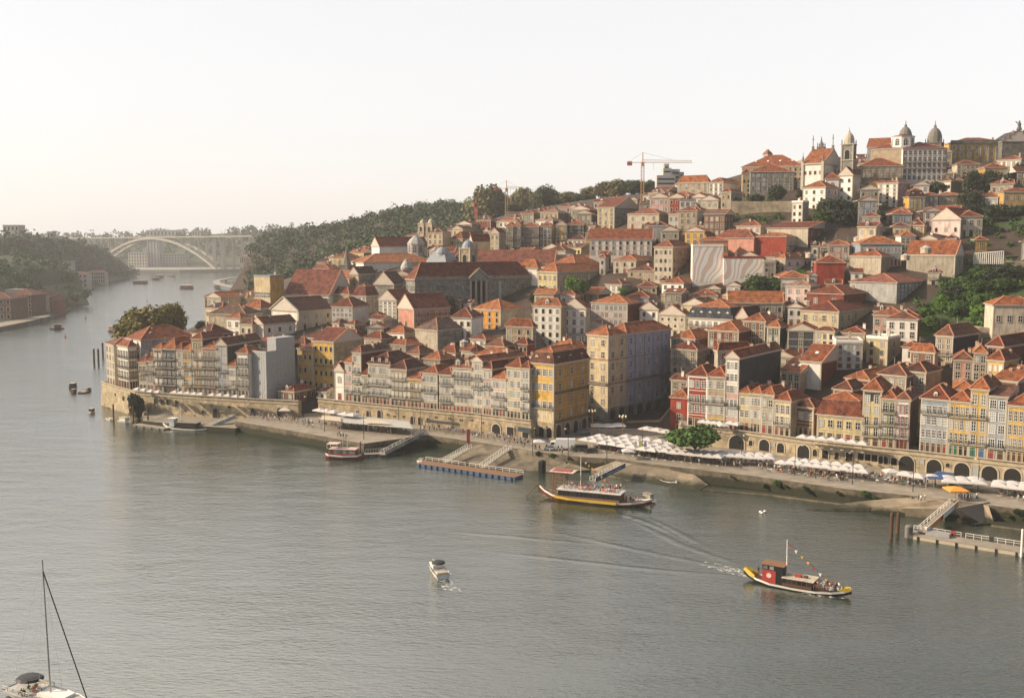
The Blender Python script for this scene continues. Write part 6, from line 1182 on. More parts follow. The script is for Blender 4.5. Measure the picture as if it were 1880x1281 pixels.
# pergola of pale posts
r = thing('pergola', tuple(WD(1788, 480, 410)), 0, 'white pergola of slim posts on the garden terrace', 'pergola'); a, b_ = WD(1788, 480, 410), WD(1842, 476, 406)
for i in range(15): p = a.lerp(b_, i / 14) - a; m_ = MB(); m_.box(p.x - .14, p.x + .14, p.y - .14, p.y + .14, -1, 3.1 + p.z, 'white_paint'); m_.obj('post', r)
m_ = MB(); q = b_ - a; m_.bar((0, 0, 3.2), (q.x, q.y, 3.2 + q.z), .3, 'white_paint'); m_.obj('beam', r)
# woods: hundreds of crowns run together, nobody could count them
def woods(name, pts, label, mats=('foliage_wood', 'foliage_woody'), per=46, size=1.1):
    o = None
    for mi_, mt in enumerate(mats):
        cs, rs = [], []
        for (x, y, z, r) in pts[mi_::len(mats)]:
            for k in range(3): cs.append((x + RN.uniform(-.5, .5) * r, y + RN.uniform(-.5, .5) * r, z + r * RN.uniform(.2, 1.0))); s = r * RN.uniform(.5, .8); rs.append((s, s, s * .85))
        me_ = leaves(cs, rs, per // 3, size)
        if o is None: Q0 = me_; n0 = len(me_) // 4
        else: Q0 = np.vstack([Q0, me_])
    me = quad_mesh(name, Q0, mats[0]); 
    if len(mats) > 1: me.materials.append(M(mats[1])); k = len(Q0) // 4; me.polygons.foreach_set('material_index', (np.arange(k) >= n0).astype(np.int32))
    return tag(link(name, me), label, None, None, 'stuff')
pts_ = []
while len(pts_) < 1500:
    y = RN.uniform(800, 1180); px = RN.uniform(462, 905); x = (px - 940) / F * y; z = tz(x, y)
    if z < 5: continue
    pts_.append((x, y, z - 1, RN.uniform(5.5, 10)))
woods('woods', pts_, 'dense green wood covering the hill behind the white monastery church', per=54, size=1.0)
pts_ = []
while len(pts_) < 900:
    y = RN.uniform(1180, 2100); px = RN.uniform(470, 700); x = (px - 940) / F * y; z = tz(x, y)
    if z < 5 or (y < 1350 and px < 520): continue
    pts_.append((x, y, z - 1, RN.uniform(8, 14)))
woods('woods', pts_, 'hazy farther wooded ridge beyond the green hill', per=36, size=1.8)
pts_ = []
for (x0, x1, y0, y1, n_) in ((1650, 1900, 505, 600, 190), (1500, 1625, 374, 412, 60), (1770, 1930, 366, 412, 70), (1340, 1460, 366, 372, 14), (1700, 1900, 600, 618, 30), (1770, 1900, 486, 500, 40), (1350, 1500, 398, 420, 40), (1780, 1900, 415, 455, 50), (1500, 1640, 412, 422, 24)):
    for _ in range(n_):
        px, py = RN.uniform(x0, x1), RN.uniform(y0, y1)
        if py > 570 and 1660 < px < 1740: continue
        if x0 == 1650 and px < 1690 + (560 - py): continue
        p = hit(px, py)
        if p is not None and not OCC[int(p.y - 230), int(p.x + 250)]: pts_.append((p.x, p.y, p.z, RN.uniform(1.2, 3.2)))
woods('undergrowth', pts_, 'tangled green undergrowth on the garden slopes and the cliff', ('foliage_tree', 'foliage_dark'), per=60, size=.4)
# ================================================================ far shores and the concrete arch bridge
plain('far_earth', (.045, .055, .032), .95, var=.4, scale=.03); plain('far_wall', (.52, .48, .40), .9, var=.15, scale=.05); plain('far_grey', (.40, .40, .38), .9, var=.15, scale=.05); plain('concrete', (.27, .26, .235), .85, var=.1, scale=.05); plain('far_red', (.30, .11, .07), .9, var=.25, scale=.05); plain('rocks', (.12, .11, .09), .95, var=.5, scale=.1)
def ridge(name, prof, label, n=None):
    """prof: (px_shore, py_shore, px_crest, py_crest, D_crest)"""
    V, Fc = [], []; k = 7
    for (a, b_, c, d, D) in prof:
        s = WZ(a, b_, 0); t = WD(c, d, D)
        rows_ = [(s.x, s.y, -3), (s.x, s.y, 2.5)] + [(s.x + (t.x - s.x) * u, s.y + (t.y - s.y) * u, 3 + (t.z - 3) * u ** 1.7) for u in (.15, .35, .6, .82, 1)] + [(t.x + (t.x - s.x) * .4, t.y + (t.y - s.y) * .8 + 60, t.z * .95)]
        V += rows_
    k = 8
    for i in range(len(prof) - 1):
        for j in range(k - 1): a = i * k + j; Fc.append((a, a + k, a + k + 1, a + 1))
    me = bpy.data.meshes.new(name); me.from_pydata(V, [], Fc); me.materials.append(M('far_earth')); tag(link(name, me), label, None, None, 'structure'); return V, k
def scatter(V, k, n, lo, hi, r0, r1, j0=2, j1=6.99):
    out = []; m_ = len(V) // k
    for _ in range(n):
        i = RN.uniform(lo, min(hi, m_ - 1.001)); j = RN.uniform(j0, min(j1, k - 1.01)); a, b_ = int(i), int(j); u, v = i - a, j - b_
        P = [np.array(V[(a + da) * k + b_ + db]) for da in (0, 1) for db in (0, 1)]; p = (P[0] * (1 - u) * (1 - v) + P[1] * (1 - u) * v + P[2] * u * (1 - v) + P[3] * u * v); out.append((p[0], p[1], p[2] - 1, RN.uniform(r0, r1)))
    return out
V, k = ridge('far_hills', [(-60, 498, -60, 432, 3000), (100, 497.5, 100, 436, 2900), (200, 497.5, 190, 437, 2800), (300, 497, 290, 432, 2750), (400, 497, 390, 430, 2650), (480, 497, 480, 424, 2500), (620, 498, 600, 428, 2400)], 'far hills behind the arch bridge, pale with haze')
woods('woods', scatter(V, k, 600, 0, 6, 10, 20, 3.2), 'pale hazy woods on the far hills behind the arch bridge', per=24, size=3.0)
V, k = ridge('gaia_hill', [(-90, 560, -90, 437, 1300), (0, 549, 0, 445, 1330), (60, 543, 55, 451, 1400), (110, 536, 108, 450, 1500), (160, 527, 143, 464, 1620), (200, 519, 180, 484, 1720), (226, 514.5, 212, 502, 1790), (239, 511.5, 234, 511, 1800)], 'wooded southern hillside dropping to the river on the left')
woods('woods', scatter(V, k, 800, 0, 6.6, 8, 14, 3.6), 'dark wooded slope of the left bank hill', ('foliage_wood', 'foliage_tree'), per=40, size=1.7)
V, k = ridge('near_left_bank', [(-120, 625, -120, 470, 900), (-20, 606, -20, 488, 950), (40, 594, 40, 505, 1000), (62, 589, 58, 528, 1010), (100, 581, 92, 555, 960), (128, 568, 122, 566, 985)], 'near left bank with a dark rocky edge')
woods('woods', scatter(V, k, 300, 0, 4.6, 5, 9, 3.4), 'green trees behind the red warehouses on the left bank', ('foliage_tree', 'foliage_wood'), per=48, size=1.1)
G5 = 'buildings on the far banks'
def block(px0, px1, ytop, D, zb, dep, mat, label, roofm='far_grey', rows=3, cols=6, rh=0, name='building', cat='building'):
    a, b_ = WD(px0, ytop, D), WD(px1, ytop, D); w_ = b_.x - a.x; h = a.z - zb; root = thing(name, (a.x, a.y, zb), 0, None, cat, G5)
    mb = MB(); mb.box(0, w_, 0, dep, -6, h, mat); mb.obj('wall', root)
    if rh: rb, _ = roof_geo('hip', w_, dep, .6, h, rh, roofm); rb.obj('roof', root, fix=True)
    else: mb = MB(); mb.box(-.4, w_ + .4, -.4, dep + .4, h, h + .8, roofm); mb.obj('roof', root)
    me = WIN.setdefault(('far',), None) or win_mesh('dark', 'far_wall', 'glass')
    for j in range(rows):
        for i in range(cols): link('window', me, root, (w_ * (i + .5) / cols, -.03, h * (j + .25) / rows), 0, (w_ / cols * .5, 1, h / rows * .36))
    LABELS.append((root, label, ((px0 + px1) / 2, ytop))); return root
WIN.pop(('far',), None)
block(5, 34, 414, 1500, 60, 20, 'far_grey', 'grey block on the crest of the left bank hill', rows=3, cols=4); block(86, 96, 426, 1500, 60, 14, 'far_grey', 'small block among trees on the left crest', rows=2, cols=2)
for a in ((40, 80, 478, 1345, 12, 'far_grey', 'long grey hall on the left bank slope'), (32, 80, 503, 1290, 3, 'far_wall', 'white banded building by the left shore', ), (92, 160, 503, 1385, 3, 'far_wall', 'row of pale riverside buildings under the left hill'), (160, 192, 500, 1560, 3, 'far_wall', 'beige building at the right end of the left shore row'), (92, 130, 480, 1440, 12, 'far_grey', 'pale buildings stepping up the left slope')):
    block(*a[:5], 14, a[5], a[6], 'far_red' if 'row' in a[6] or 'beige' in a[6] else 'far_grey', rows=3, cols=8, rh=3 if 'row' in a[6] else 0)
for a in ((-40, 20, 548, 815, 3, 'brown', 'red brown warehouse at the left edge of the picture'), (16, 58, 541, 862, 3, 'brown', 'middle red warehouse on the left bank'), (58, 80, 543, 893, 3, 'offwhite', 'white fronted warehouse on the left bank'), (80, 96, 550, 905, 3, 'far_red', 'last red warehouse at the tip of the left bank')):
    block(*a[:5], 26, a[5], a[6], 't_r', rows=3, cols=5, rh=4.5, name='warehouse', cat='warehouse')
block(10, 46, 533, 905, 12, 12, 'white', 'white flat building above the red warehouses', rows=1, cols=5)
mb = MB(); P = line([(-100, 618), (0, 600), (60, 588), (92, 580), (92, 576), (60, 582), (0, 592), (-100, 608)], 3.2)
slab('left_quay', [(p.x, p.y) for p in P], 3.2, -4, 'paving', 'rocks', 'left bank quay with dark rocks'); P = line([(90, 583), (131, 568), (118, 562), (88, 572)], 1.0); slab('rocks', [(p.x, p.y) for p in P], 1.6, -3, 'rocks', 'rocks', 'dark rocky tip of the left bank')
# far side blocks by the bridge
block(235, 270, 464, 2370, 3, 30, 'far_wall', 'pale apartment blocks under the arch bridge', rows=5, cols=7)
r = block(270, 292, 444, 2380, 3, 30, 'far_grey', 'tall round grey tower block under the arch bridge', rows=12, cols=4); block(262, 272, 456, 2380, 3, 26, 'far_grey', 'stepped shoulder of the tower block', rows=8, cols=2)
block(293, 340, 466, 2390, 3, 30, 'far_grey', 'long grey apartment block right of the tower block', rows=5, cols=9); block(268, 334, 423, 2700, 60, 30, 'far_grey', 'long flat block on the crest behind the bridge', rows=2, cols=10); block(352, 372, 423, 2650, 60, 30, 'far_grey', 'small pale block on the far crest', rows=2, cols=4); block(172, 196, 432, 2800, 55, 30, 'far_grey', 'low block left of the arch on the far crest', rows=2, cols=4)
P = line([(228, 497), (330, 497), (400, 496), (470, 494), (470, 489), (400, 489), (330, 489), (228, 490)], 4); slab('far_quay', [(p.x, p.y) for p in P], 6, -4, 'concrete', 'concrete', 'long grey far quay below the bridge')
# buildings on the north bank between bridge and old town
for a in ((456, 508, 455, 1450, 30, 'far_wall', 'long beige building on the wooded north bank'), (440, 466, 470, 1600, 14, 'far_wall', 'pale riverside mansion on the north bank'), (445, 500, 482, 1500, 8, 'far_wall', 'row of pale low houses by the north shore'), (508, 520, 482, 1250, 14, 'offwhite', 'small white house in front of the north woods'), (484, 508, 497, 1100, 14, 'far_wall', 'pale houses near the ochre sign wall'), (705, 716, 407, 1010, 70, 'far_grey', 'small villa hidden in the wood'), (880, 905, 398, 860, 75, 'white', 'white garden building on the right end of the wooded hill'), (866, 885, 415, 830, 66, 'offwhite', 'white house at the foot of the wood')):
    block(*a[:5], 12, a[5], a[6], 'far_red', rows=2, cols=7, rh=2)
# curved road viaduct over the water
r = thing('viaduct', (0, 0, 0), 0, 'low curved road viaduct standing in the river', 'viaduct'); vp = [WZ(x, y, 6) for x, y in ((470, 508), (440, 509), (415, 512), (397, 516), (400, 521), (425, 526), (452, 530), (480, 532))]; mb = MB()
for p, q in zip(vp, vp[1:]): mb.bar(p, q, 9, 'concrete', 1.4)
mb.obj('deck', r)
for i in range(1, 7): m_ = MB(); m_.box(vp[i].x - 1.2, vp[i].x + 1.2, vp[i].y - 1.2, vp[i].y + 1.2, -3, 5.3, 'concrete'); m_.obj('pier', r)
# the bridge
A_, B_ = WD(140, 436.5, 2620), WD(452, 432.5, 2180); r = thing('arch_bridge', (A_.x, A_.y, 0), 0, 'long concrete bridge with one huge arch over the river', 'bridge'); d = B_ - A_
def bp_(t, z, s=0): return (d.x * t + s * 12, d.y * t + s * 8, z)
def zd(t): return A_.z + d.z * t
mb = MB(); mb.bar(bp_(-.25, zd(-.25) - 1.5), bp_(1.05, zd(1.05) - 1.5), 24, 'concrete', 2.6); mb.obj('deck', r)
def tpx(px):
    k = (px - 940) / F; return (k * A_.y - A_.x) / (d.x - k * d.y)
t0, t1 = tpx(186), tpx(408)
def za(t): u = (t - t0) / (t1 - t0) * 2 - 1; return 4 + (zd((t0 + t1) / 2) - 8) * (1 - u * u)
for s in (-.7, .7):
    mb = MB(); pr = None
    for i in range(33):
        t = t0 + (t1 - t0) * i / 32; q = bp_(t, za(t), s)
        if pr: mb.bar(pr, q, 6, 'concrete', 4.5)
        pr = q
    mb.obj('arch_rib', r)
for i in range(24):
    t = -.02 + 1.02 * i / 23; lo = za(t) if t0 < t < t1 else 5
    if zd(t) - 3 - lo < 4: continue
    for s in (-.7, .7): m_ = MB(); m_.bar(bp_(t, lo, s), bp_(t, zd(t) - 3, s), 2.6, 'concrete'); m_.obj('column', r)
for px in (160, 396, 410):
    t = tpx(px); m_ = MB(); m_.bar(bp_(t, 0), bp_(t, zd(t) + (0 if px > 200 else 0)), 7, 'concrete'); m_.obj('lift_tower', r)
# ================================================================ cranes and the modern block on the skyline
def crane(px, ybase, ytop, D, L1, L2, ang, label, mat='crane_yellow', jibpx=None):
    b_ = WD(px, ybase, D); t_ = WD(px, ytop, D); hh = t_.z - b_.z + 12; root = thing('tower_crane', (b_.x, b_.y, b_.z - 12), math.radians(ang), label, 'crane'); s = .85
    mb = MB()
    for sx in (-s, s):
        for sy in (-s, s): mb.bar((sx, sy, 0), (sx, sy, hh), .22, mat)
    z = 0
    while z < hh - 2:
        for a, c in (((-s, -s), (s, -s)), ((s, -s), (s, s)), ((s, s), (-s, s)), ((-s, s), (-s, -s))): mb.bar((a[0], a[1], z), (c[0], c[1], z + 2), .14, mat)
        z += 2
    mb.obj('mast', root); mb = MB(); zt = hh - .5; mb.bar((0, 0, zt), (0, 0, zt + 6), .5, mat)
    for yy in (-.6, .6): mb.bar((-L2, yy, zt), (L1, yy, zt), .22, mat)
    mb.bar((0, 0, zt + 1.6), (L1, 0, zt + 1.1), .2, mat)
    for i in range(int(L1 / 2)): x = i * 2; mb.bar((x, -.6, zt), (x + 1, 0, zt + 1.4), .1, mat); mb.bar((x + 1, 0, zt + 1.4), (x + 2, .6, zt), .1, mat)
    mb.obj('jib', root); mb = MB(); mb.bar((0, 0, zt + 6), (L1 * .6, 0, zt + 1.5), .09, 'black'); mb.bar((0, 0, zt + 6), (-L2 * .9, 0, zt + .4), .09, 'black'); mb.bar((L1 * .22, 0, zt), (L1 * .22, 0, zt - 5), .08, 'black'); mb.obj('cable', root)
    mb = MB(); mb.box(-L2, -L2 + 3, -.7, .7, zt - 1.8, zt + .6, 'crane_red'); mb.obj('counterweight', root); mb = MB(); mb.box(-.9, .9, -1, .8, zt - 2.3, zt - .2, mat); mb.obj('cabin', root)
crane(1179, 378, 297, 640, 30, 9.5, 0, 'slim yellow tower crane with red counterweight against the sky'); crane(930, 392, 345, 800, 14, 9, 10, 'shorter yellow crane among the park trees', 'crane_yellow'); crane(874, 405, 374, 820, 6, 4, 60, 'small red crane mast beside the wood', 'crane_red')
for (a, b_, yt, D, mt) in ((1206, 1240, 322, 720, 'far_grey'), (1219, 1234, 307, 722, 'concrete'), (1223, 1231, 299, 724, 'far_grey'), (1234, 1250, 310, 723, 'far_grey'), (1250, 1257, 315, 725, 'far_grey')): pass
a = WD(1206, 345, 720); r = thing('tower_block', (a.x, a.y, a.z - 10), 0, 'stepped modern grey tower block on the skyline right of the crane', 'building')
for (p0, p1, yt, yy) in ((1206, 1240, 322, 0), (1219, 1234, 308, 3), (1222, 1231, 299.5, 6), (1234.5, 1250, 310, 4), (1250.5, 1258, 315, 5)):
    q0, q1 = WD(p0, yt, 720), WD(p1, yt, 720); m_ = MB(); m_.box(q0.x - a.x, q1.x - a.x, yy, yy + 9, 0, q0.z - a.z + 10, 'far_grey')
    for j in range(3): z = q0.z - a.z + 10 - 2 - j * 3; m_.box(q0.x - a.x + .6, q1.x - a.x - .6, yy - .06, yy - .004, z - 1.1, z, 'glass')
    m_.obj('tower_section', r)
# ================================================================ umbrellas, awnings, street furniture
def group_add(o, label, p): LABELS.append((o, label, proj(p)))
UM = {}
def umbrella(p, w=3.4, mat='white_canvas', label='', kind='square', rz=None, hgt=2.35, grp='café umbrellas'):
    k = (mat, kind)
    if k not in UM:
        n_ = 4 if kind == 'square' else 8; mb = MB(); r = .707 if n_ == 4 else .55; ro = math.pi / 4 if n_ == 4 else 0
        mb.lathe([(r, 0), (r, .12), (r * .5, .30), (.03, .42)], n_, mat, cap=False, rot=ro); mb.lathe([(r * .98, 0), (r * .5, .27), (.03, .38)], n_, mat, cap=False, rot=ro)
        for i in range(n_): a = ro + 2 * math.pi * i / n_; mb.bar((r * math.cos(a), r * math.sin(a), .11), (0, 0, .40), .015, 'grey_paint')
        m2 = MB(); m2.lathe([(.04, 0), (.04, 1)], 6, 'wood_mid'); m3 = MB(); m3.box(-.4, .4, -.4, .4, 0, .12, 'grey_paint'); UM[k] = (mb.mesh('canopy'), m2.mesh('pole'), m3.mesh('base'))
    a, b_, c = UM[k]; rz = RN.uniform(-.06, .06) + math.radians(60) if rz is None else rz
    o = thing('umbrella', tuple(p), rz, None, 'umbrella', grp); link('canopy', a, o, (0, 0, hgt), 0, (w, w, 2.3)); link('pole', b_, o, (0, 0, 0), 0, (1, 1, hgt + 1.1)); link('base', c, o); group_add(o, label, p); return o
def um_rows(c0, c1, n, z, label, w=3.4, mat='white_canvas', rows=1, back=3.5, **k):
    """evenly spaced canopies between two canopy-top pixels; further rows stand behind"""
    a, b_ = WZ(*c0, z + 3.2), WZ(*c1, z + 3.2); d = (b_ - a).normalized(); nn = Vector((-d.y, d.x, 0)) * 1.0
    if nn.y < 0: nn = -nn
    ang = math.atan2(d.y, d.x)
    for j in range(rows):
        for i in range(n):
            p = a.lerp(b_, i / max(1, n - 1)) + nn * back * j; umbrella((p.x, p.y, z), w, mat, label, rz=ang + RN.uniform(-.04, .04), hgt=2.35 + RN.uniform(-.1, .1), **k)
um_rows((1076, 803), (1200, 822), 8, QZ, 'white umbrella in the big marquee rows on the square', 3.5, rows=3, back=3.5); um_rows((1150, 797), (1232, 808), 5, QZ, 'white umbrella at the back of the big marquee rows', 3.5, rows=1)
um_rows((1206, 822), (1318, 834), 8, QZ, 'white umbrella behind the broad quay tree', 3.3, rows=2, back=3.4); um_rows((1324, 831), (1412, 836), 6, QZ, 'white umbrella right of the broad quay tree', 3.3, rows=2, back=3.4)
um_rows((1436, 844), (1585, 860), 10, QZ, 'white umbrella in the long row under the arcade wall', 3.3); um_rows((1460, 839), (1578, 852), 7, QZ, 'white umbrella in the second row under the arcade wall', 3.2)
um_rows((1637, 861), (1639, 861), 1, QZ, 'single white umbrella left of the pair by the arches', 3.8); um_rows((1664, 866), (1686, 869), 2, QZ, 'white umbrella of the pair by the arches', 3.9); um_rows((1712, 870), (1714, 870), 1, QZ, 'white umbrella beside the blue awning', 3.8)
um_rows((1744, 878), (1796, 881), 3, QZ, 'white umbrella in the cluster before the right arches', 3.9, rows=2, back=3.6); um_rows((1836, 886), (1905, 893), 4, QZ, 'white umbrella at the right edge of the quay', 3.9, rows=2, back=3.4)
um_rows((1755, 893), (1757, 893), 1, QZ, 'orange umbrella standing alone near the steps', 4.6, 'orange_canvas'); um_rows((1153, 823), (1154, 823), 1, QZ, 'small white stall umbrella beside the tall flags', 3.4); um_rows((990, 807), (991, 807), 1, QZ, 'white umbrella left of the white lorry', 3.6)
um_rows((1291, 770), (1321, 773), 4, TZ, 'white umbrella above the wall before the beige tiled house', 2.8, rows=1); um_rows((1328, 777), (1330, 777), 1, TZ, 'white umbrella over the wall arch', 3.0); um_rows((1343, 773), (1354, 775), 2, TZ, 'white umbrella before the pink and white tiled house', 3.0)
um_rows((1474, 797), (1584, 809), 7, TZ, 'white umbrella on the upper walk before the yellow mansard house', 3.0); um_rows((254, 711), (292, 716), 4, TZ, 'white umbrella on the west wall before the cream houses', 2.8); um_rows((322, 717), (370, 720), 5, TZ, 'white umbrella on the west wall before the dark teal house', 2.8); um_rows((391, 721), (448, 725), 5, TZ, 'white umbrella on the west wall near the netting', 2.6)
um_rows((588, 749), (614, 753), 3, QZ + 1.5, 'white umbrella behind the long terrace canopy', 4.0); um_rows((634, 756), (648, 758), 2, QZ + 1.5, 'white umbrella right of the three behind the long canopy', 4.0); um_rows((592, 725), (618, 725), 3, TZ - 2.4, 'pale awning umbrella at the foot of the large yellow house', 4.0, 'cream_canvas')
um_rows((1097, 777), (1136, 777), 3, 4.3, 'shaded grey white umbrella in front of the cream block', 4.2); um_rows((1188, 783), (1225, 788), 3, 4.0, 'shaded pale umbrella in front of the lavender block', 4.2); um_rows((413, 750), (437, 749), 2, 1.6, 'cream umbrella on the low quay beside the van', 4.2, 'cream_canvas', rows=1); um_rows((524, 749), (526, 749), 1, QZ, 'white umbrella among the crowd on the western quay', 4.2)
def canopy(c, z, h, mat, label, name='awning', posts=True):
    P = [WZ(x, y, z + h) for x, y in c]; g = sum(P, Vector()) / 4; r = thing(name, (g.x, g.y, z), 0, label, name); mb = MB(); Q = [p - Vector((g.x, g.y, z)) for p in P]
    mb.poly(Q, mat); mb.poly([q - Vector((0, 0, .18)) for q in Q][::-1], mat)
    for i in range(4): a, b_ = Q[i], Q[(i + 1) % 4]; mb.poly([a - Vector((0, 0, .18)), b_ - Vector((0, 0, .18)), b_, a], mat)
    mb.obj('canopy_roof', r)
    for i in range(4):
        if posts: m_ = MB(); m_.box(Q[i].x * .97 - .07, Q[i].x * .97 + .07, Q[i].y * .97 - .07, Q[i].y * .97 + .07, 0, Q[i].z - .19, 'grey_paint'); m_.obj('post', r)
canopy([(588, 771), (758, 786), (750, 773), (610, 758)], QZ, 3.0, 'grey_paint', 'long grey flat canopy of the terrace restaurant on the west quay', 'canopy'); canopy([(588, 769), (626, 773), (625, 766), (592, 762)], QZ, 3.4, 'cream_canvas', 'cream awning at the left end of the long canopy'); canopy([(675, 776), (718, 778), (702, 771), (668, 770)], QZ, 3.5, 'cream_canvas', 'cream awning in the middle of the long canopy')
canopy([(1700, 876), (1740, 880), (1752, 868), (1722, 864)], QZ, 2.9, 'blue_canvas', 'dark blue awning before the arcade wall'); canopy([(1456, 776), (1490, 782), (1492, 775), (1462, 769)], TZ, 3.4, 'cream_canvas', 'sand coloured awning over the low setback house', posts=False); canopy([(780, 773), (845, 781), (842, 776), (785, 770)], QZ, 3.0, 'slate', 'dark awnings at the foot of the town wall'); canopy([(950, 790), (975, 795), (972, 785), (952, 781)], QZ, 3.2, 'teal', 'green awning stall against the town wall')
LP = {}
def lamp(px, py, hgt, z=QZ, arms=1, label='slim street lamp on the quay', mat='dark_iron'):
    k = (round(hgt), arms, mat)
    if k not in LP:
        mb = MB(); mb.tube([(0, 0, 0), (0, 0, hgt * .5), (0, 0, hgt)], [.13, .09, .06], 6, mat); m2 = MB()
        if arms == 1: mb.bar((0, 0, hgt), (.9, 0, hgt + .15), .07, mat); m2.box(.6, 1.2, -.14, .14, hgt + .04, hgt + .2, 'lamp_glass')
        else:
            for i in range(arms): a = 2 * math.pi * i / arms; mb.bar((0, 0, hgt - 1.2), (math.cos(a) * .9, math.sin(a) * .9, hgt - .5), .08, mat); m2.lathe([(.12, -.5), (.3, -.1), (.2, .2), (.05, .3)], 8, 'lamp_glass', (math.cos(a) * .95, math.sin(a) * .95, hgt))
        LP[k] = (mb.mesh('lamp_post'), m2.mesh('lamp_head'))
    p = WZ(px, py, z); o = thing('street_lamp', tuple(p), RN.uniform(0, 6), None, 'lamp', 'street lamps'); link('lamp_post', LP[k][0], o); link('lamp_head', LP[k][1], o); group_add(o, label, p)
plain('lamp_glass', (.75, .68, .5), .3)
for px, py, hh in ((596, 792, 8), (668, 806, 8), (732, 779, 8), (772, 788, 7), (830, 786, 7), (884, 802, 8), (978, 838, 8), (1043, 846, 9), (1114, 851, 8), (1179, 838, 8), (1361, 851, 8), (1459, 872, 8), (1565, 889, 8), (1676, 902, 8), (1795, 902, 8), (483, 757, 7), (557, 764, 7)): lamp(px, py, hh)
for px, py in ((1087, 802), (1143, 814)): lamp(px, py, 8.5, QZ + .1, 4, 'tall ornate multi-armed lamp on the square', 'wood_mid')
for px, py, hh in ((402, 757, 7), (369, 762, 7)): lamp(px, py, hh, 1.6, 1, 'slim lamp on the low western quay')
# ---- vehicles
def vehicle(px, py, z, rz, col, kind, label):
    p = WZ(px, py, z); root = thing({'car': 'parked_car', 'van': 'van', 'truck': 'lorry'}[kind], tuple(p), math.radians(rz), label, {'car': 'car', 'van': 'van', 'truck': 'lorry'}[kind], 'vehicles on the quay'); mb = MB()
    def prof(pts, w, m, c):
        k_ = len(pts); 
        for s in (1, -1): q = [(x, s * w, z_) for x, z_ in pts]; mb2.poly(q if s < 0 else q[::-1], m)
        for i in range(k_): (x0, z0), (x1, z1) = pts[i], pts[(i + 1) % k_]; mb2.poly([(x0, -w, z0), (x0, w, z0), (x1, w, z1), (x1, -w, z1)], m)
    mb2 = mb
    if kind == 'car': body = [(-2.1, .35), (2.1, .35), (2.15, .75), (1.3, .95), (-2.0, 1.0)]; cab = [(-1.6, .98), (1.0, .95), (.35, 1.45), (-1.1, 1.48)]; w = .85; wx = 1.35; R0 = .33
    elif kind == 'van': body = [(-2.5, .4), (2.5, .4), (2.55, .95), (1.7, 1.25), (-2.5, 1.25)]; cab = [(-2.48, 1.25), (1.68, 1.25), (1.0, 2.0), (-2.4, 2.05)]; w = .95; wx = 1.6; R0 = .36
    else: body = [(-4, .6), (1.6, .6), (1.6, 3.3), (-4, 3.3)]; cab = [(1.75, .6), (3.5, .6), (3.5, 1.5), (3.1, 2.5), (1.75, 2.6)]; w = 1.2; wx = 2.5; R0 = .5
    prof(body, w, 'car_paint', 0); o = mb.obj('body', root, fix=True); o.color = (*col, 1)
    mb = mb2 = MB(); prof(cab, w * .92, 'car_paint', 0); o = mb.obj('cabin', root, fix=True); o.color = (*col, 1)
    mb = MB(); (xa, za), (xb, zb_), (xc_, zc), (xd, zd_) = [cab[0], cab[-3] if kind != 'car' else cab[1], cab[-2], cab[-1]] if kind != 'truck' else ((1.9, 1.5), (3.3, 1.5), (3.1, 2.4), (1.9, 2.4))
    for s in (-1, 1): y = s * (w * .92 + .006); q = [(xa + .25, y, za + .08), (xb - .2, y, zb_ + .08), (xc_ - .05, y, zc - .08), (xd + .12, y, zd_ - .1)]; mb.poly(q if s < 0 else q[::-1], 'glass')
    e = .012; mb.poly([(xb + e, -w * .8, zb_ + .05), (xb + e, w * .8, zb_ + .05), (xc_ + .06, w * .75, zc - .06), (xc_ + .06, -w * .75, zc - .06)], 'glass'); mb.obj('side_window', root)
    for sx in (-wx, wx):
        for sy in (-1, 1): m_ = MB(); m_.lathe([(R0, -.11), (R0, .11)], 12, 'rubber'); m_.lathe([(R0 * .55, .112), (R0 * .55, .13)], 8, 'steel'); o = m_.obj('wheel', root); o.rotation_euler = (math.pi / 2 * -sy, 0, 0); o.location = (sx if not (kind == 'truck' and sx > 0) else 2.6, sy * (w - .05), R0)
wht = (.72, .72, .7)
for a in ((1031, 825, QZ, 175, wht, 'truck', 'white box lorry parked on the square'), (1010, 826, QZ, 170, wht, 'car', 'small white car behind the white lorry'), (1063, 828, QZ, 185, (.05, .07, .06), 'van', 'dark green van right of the white lorry'), (383, 762, 1.6, 5, wht, 'van', 'white van on the low quay at the west wall'), (310, 759, 1.6, 0, (.06, .06, .07), 'car', 'dark car on the low quay below the wall'), (345, 760, 1.6, 0, (.45, .45, .43), 'car', 'silver car on the low quay'),
          (1186, 832, QZ, 190, (.5, .05, .03), 'car', 'red car beside the tall flags'), (1200, 834, QZ, 190, (.1, .12, .14), 'car', 'dark car right of the red car'), (1072, 796, QZ + .2, 200, (.25, .3, .36), 'car', 'blue grey car by the yellow corner building'), (1084, 831, QZ, 180, (.03, .03, .035), 'car', 'black car near the moored boats gangway')): vehicle(*a)
for i, (px, c) in enumerate(((1163, (.55, .52, .5)), (1172, (.5, .48, .12)), (1181, (.3, .28, .4)))):
    p = WZ(px, 838, QZ); o = thing('feather_flag', tuple(p), 0, ['white', 'yellow green', 'violet grey'][i] + ' feather flag beside the stall umbrella', 'flag', 'feather flags on the quay'); mb = MB(); mb.tube([(0, 0, 0), (0, 0, 3), (.3, 0, 4.4), (.8, 0, 4.9)], [.04, .03, .02, .02], 5, 'grey_paint'); mb.obj('pole', o); mb = MB(); mb.poly([(.02, -.02, .9), (.7, -.02, 1.2), (1.0, -.02, 3.4), (.8, -.02, 4.8), (.3, -.02, 4.3), (.02, -.02, 3)], 'cloth'); mb.poly([(.02, .02, .9), (.7, .02, 1.2), (1.0, .02, 3.4), (.8, .02, 4.8), (.3, .02, 4.3), (.02, .02, 3)][::-1], 'cloth'); f = mb.obj('sail', o); f.color = (*c, 1)
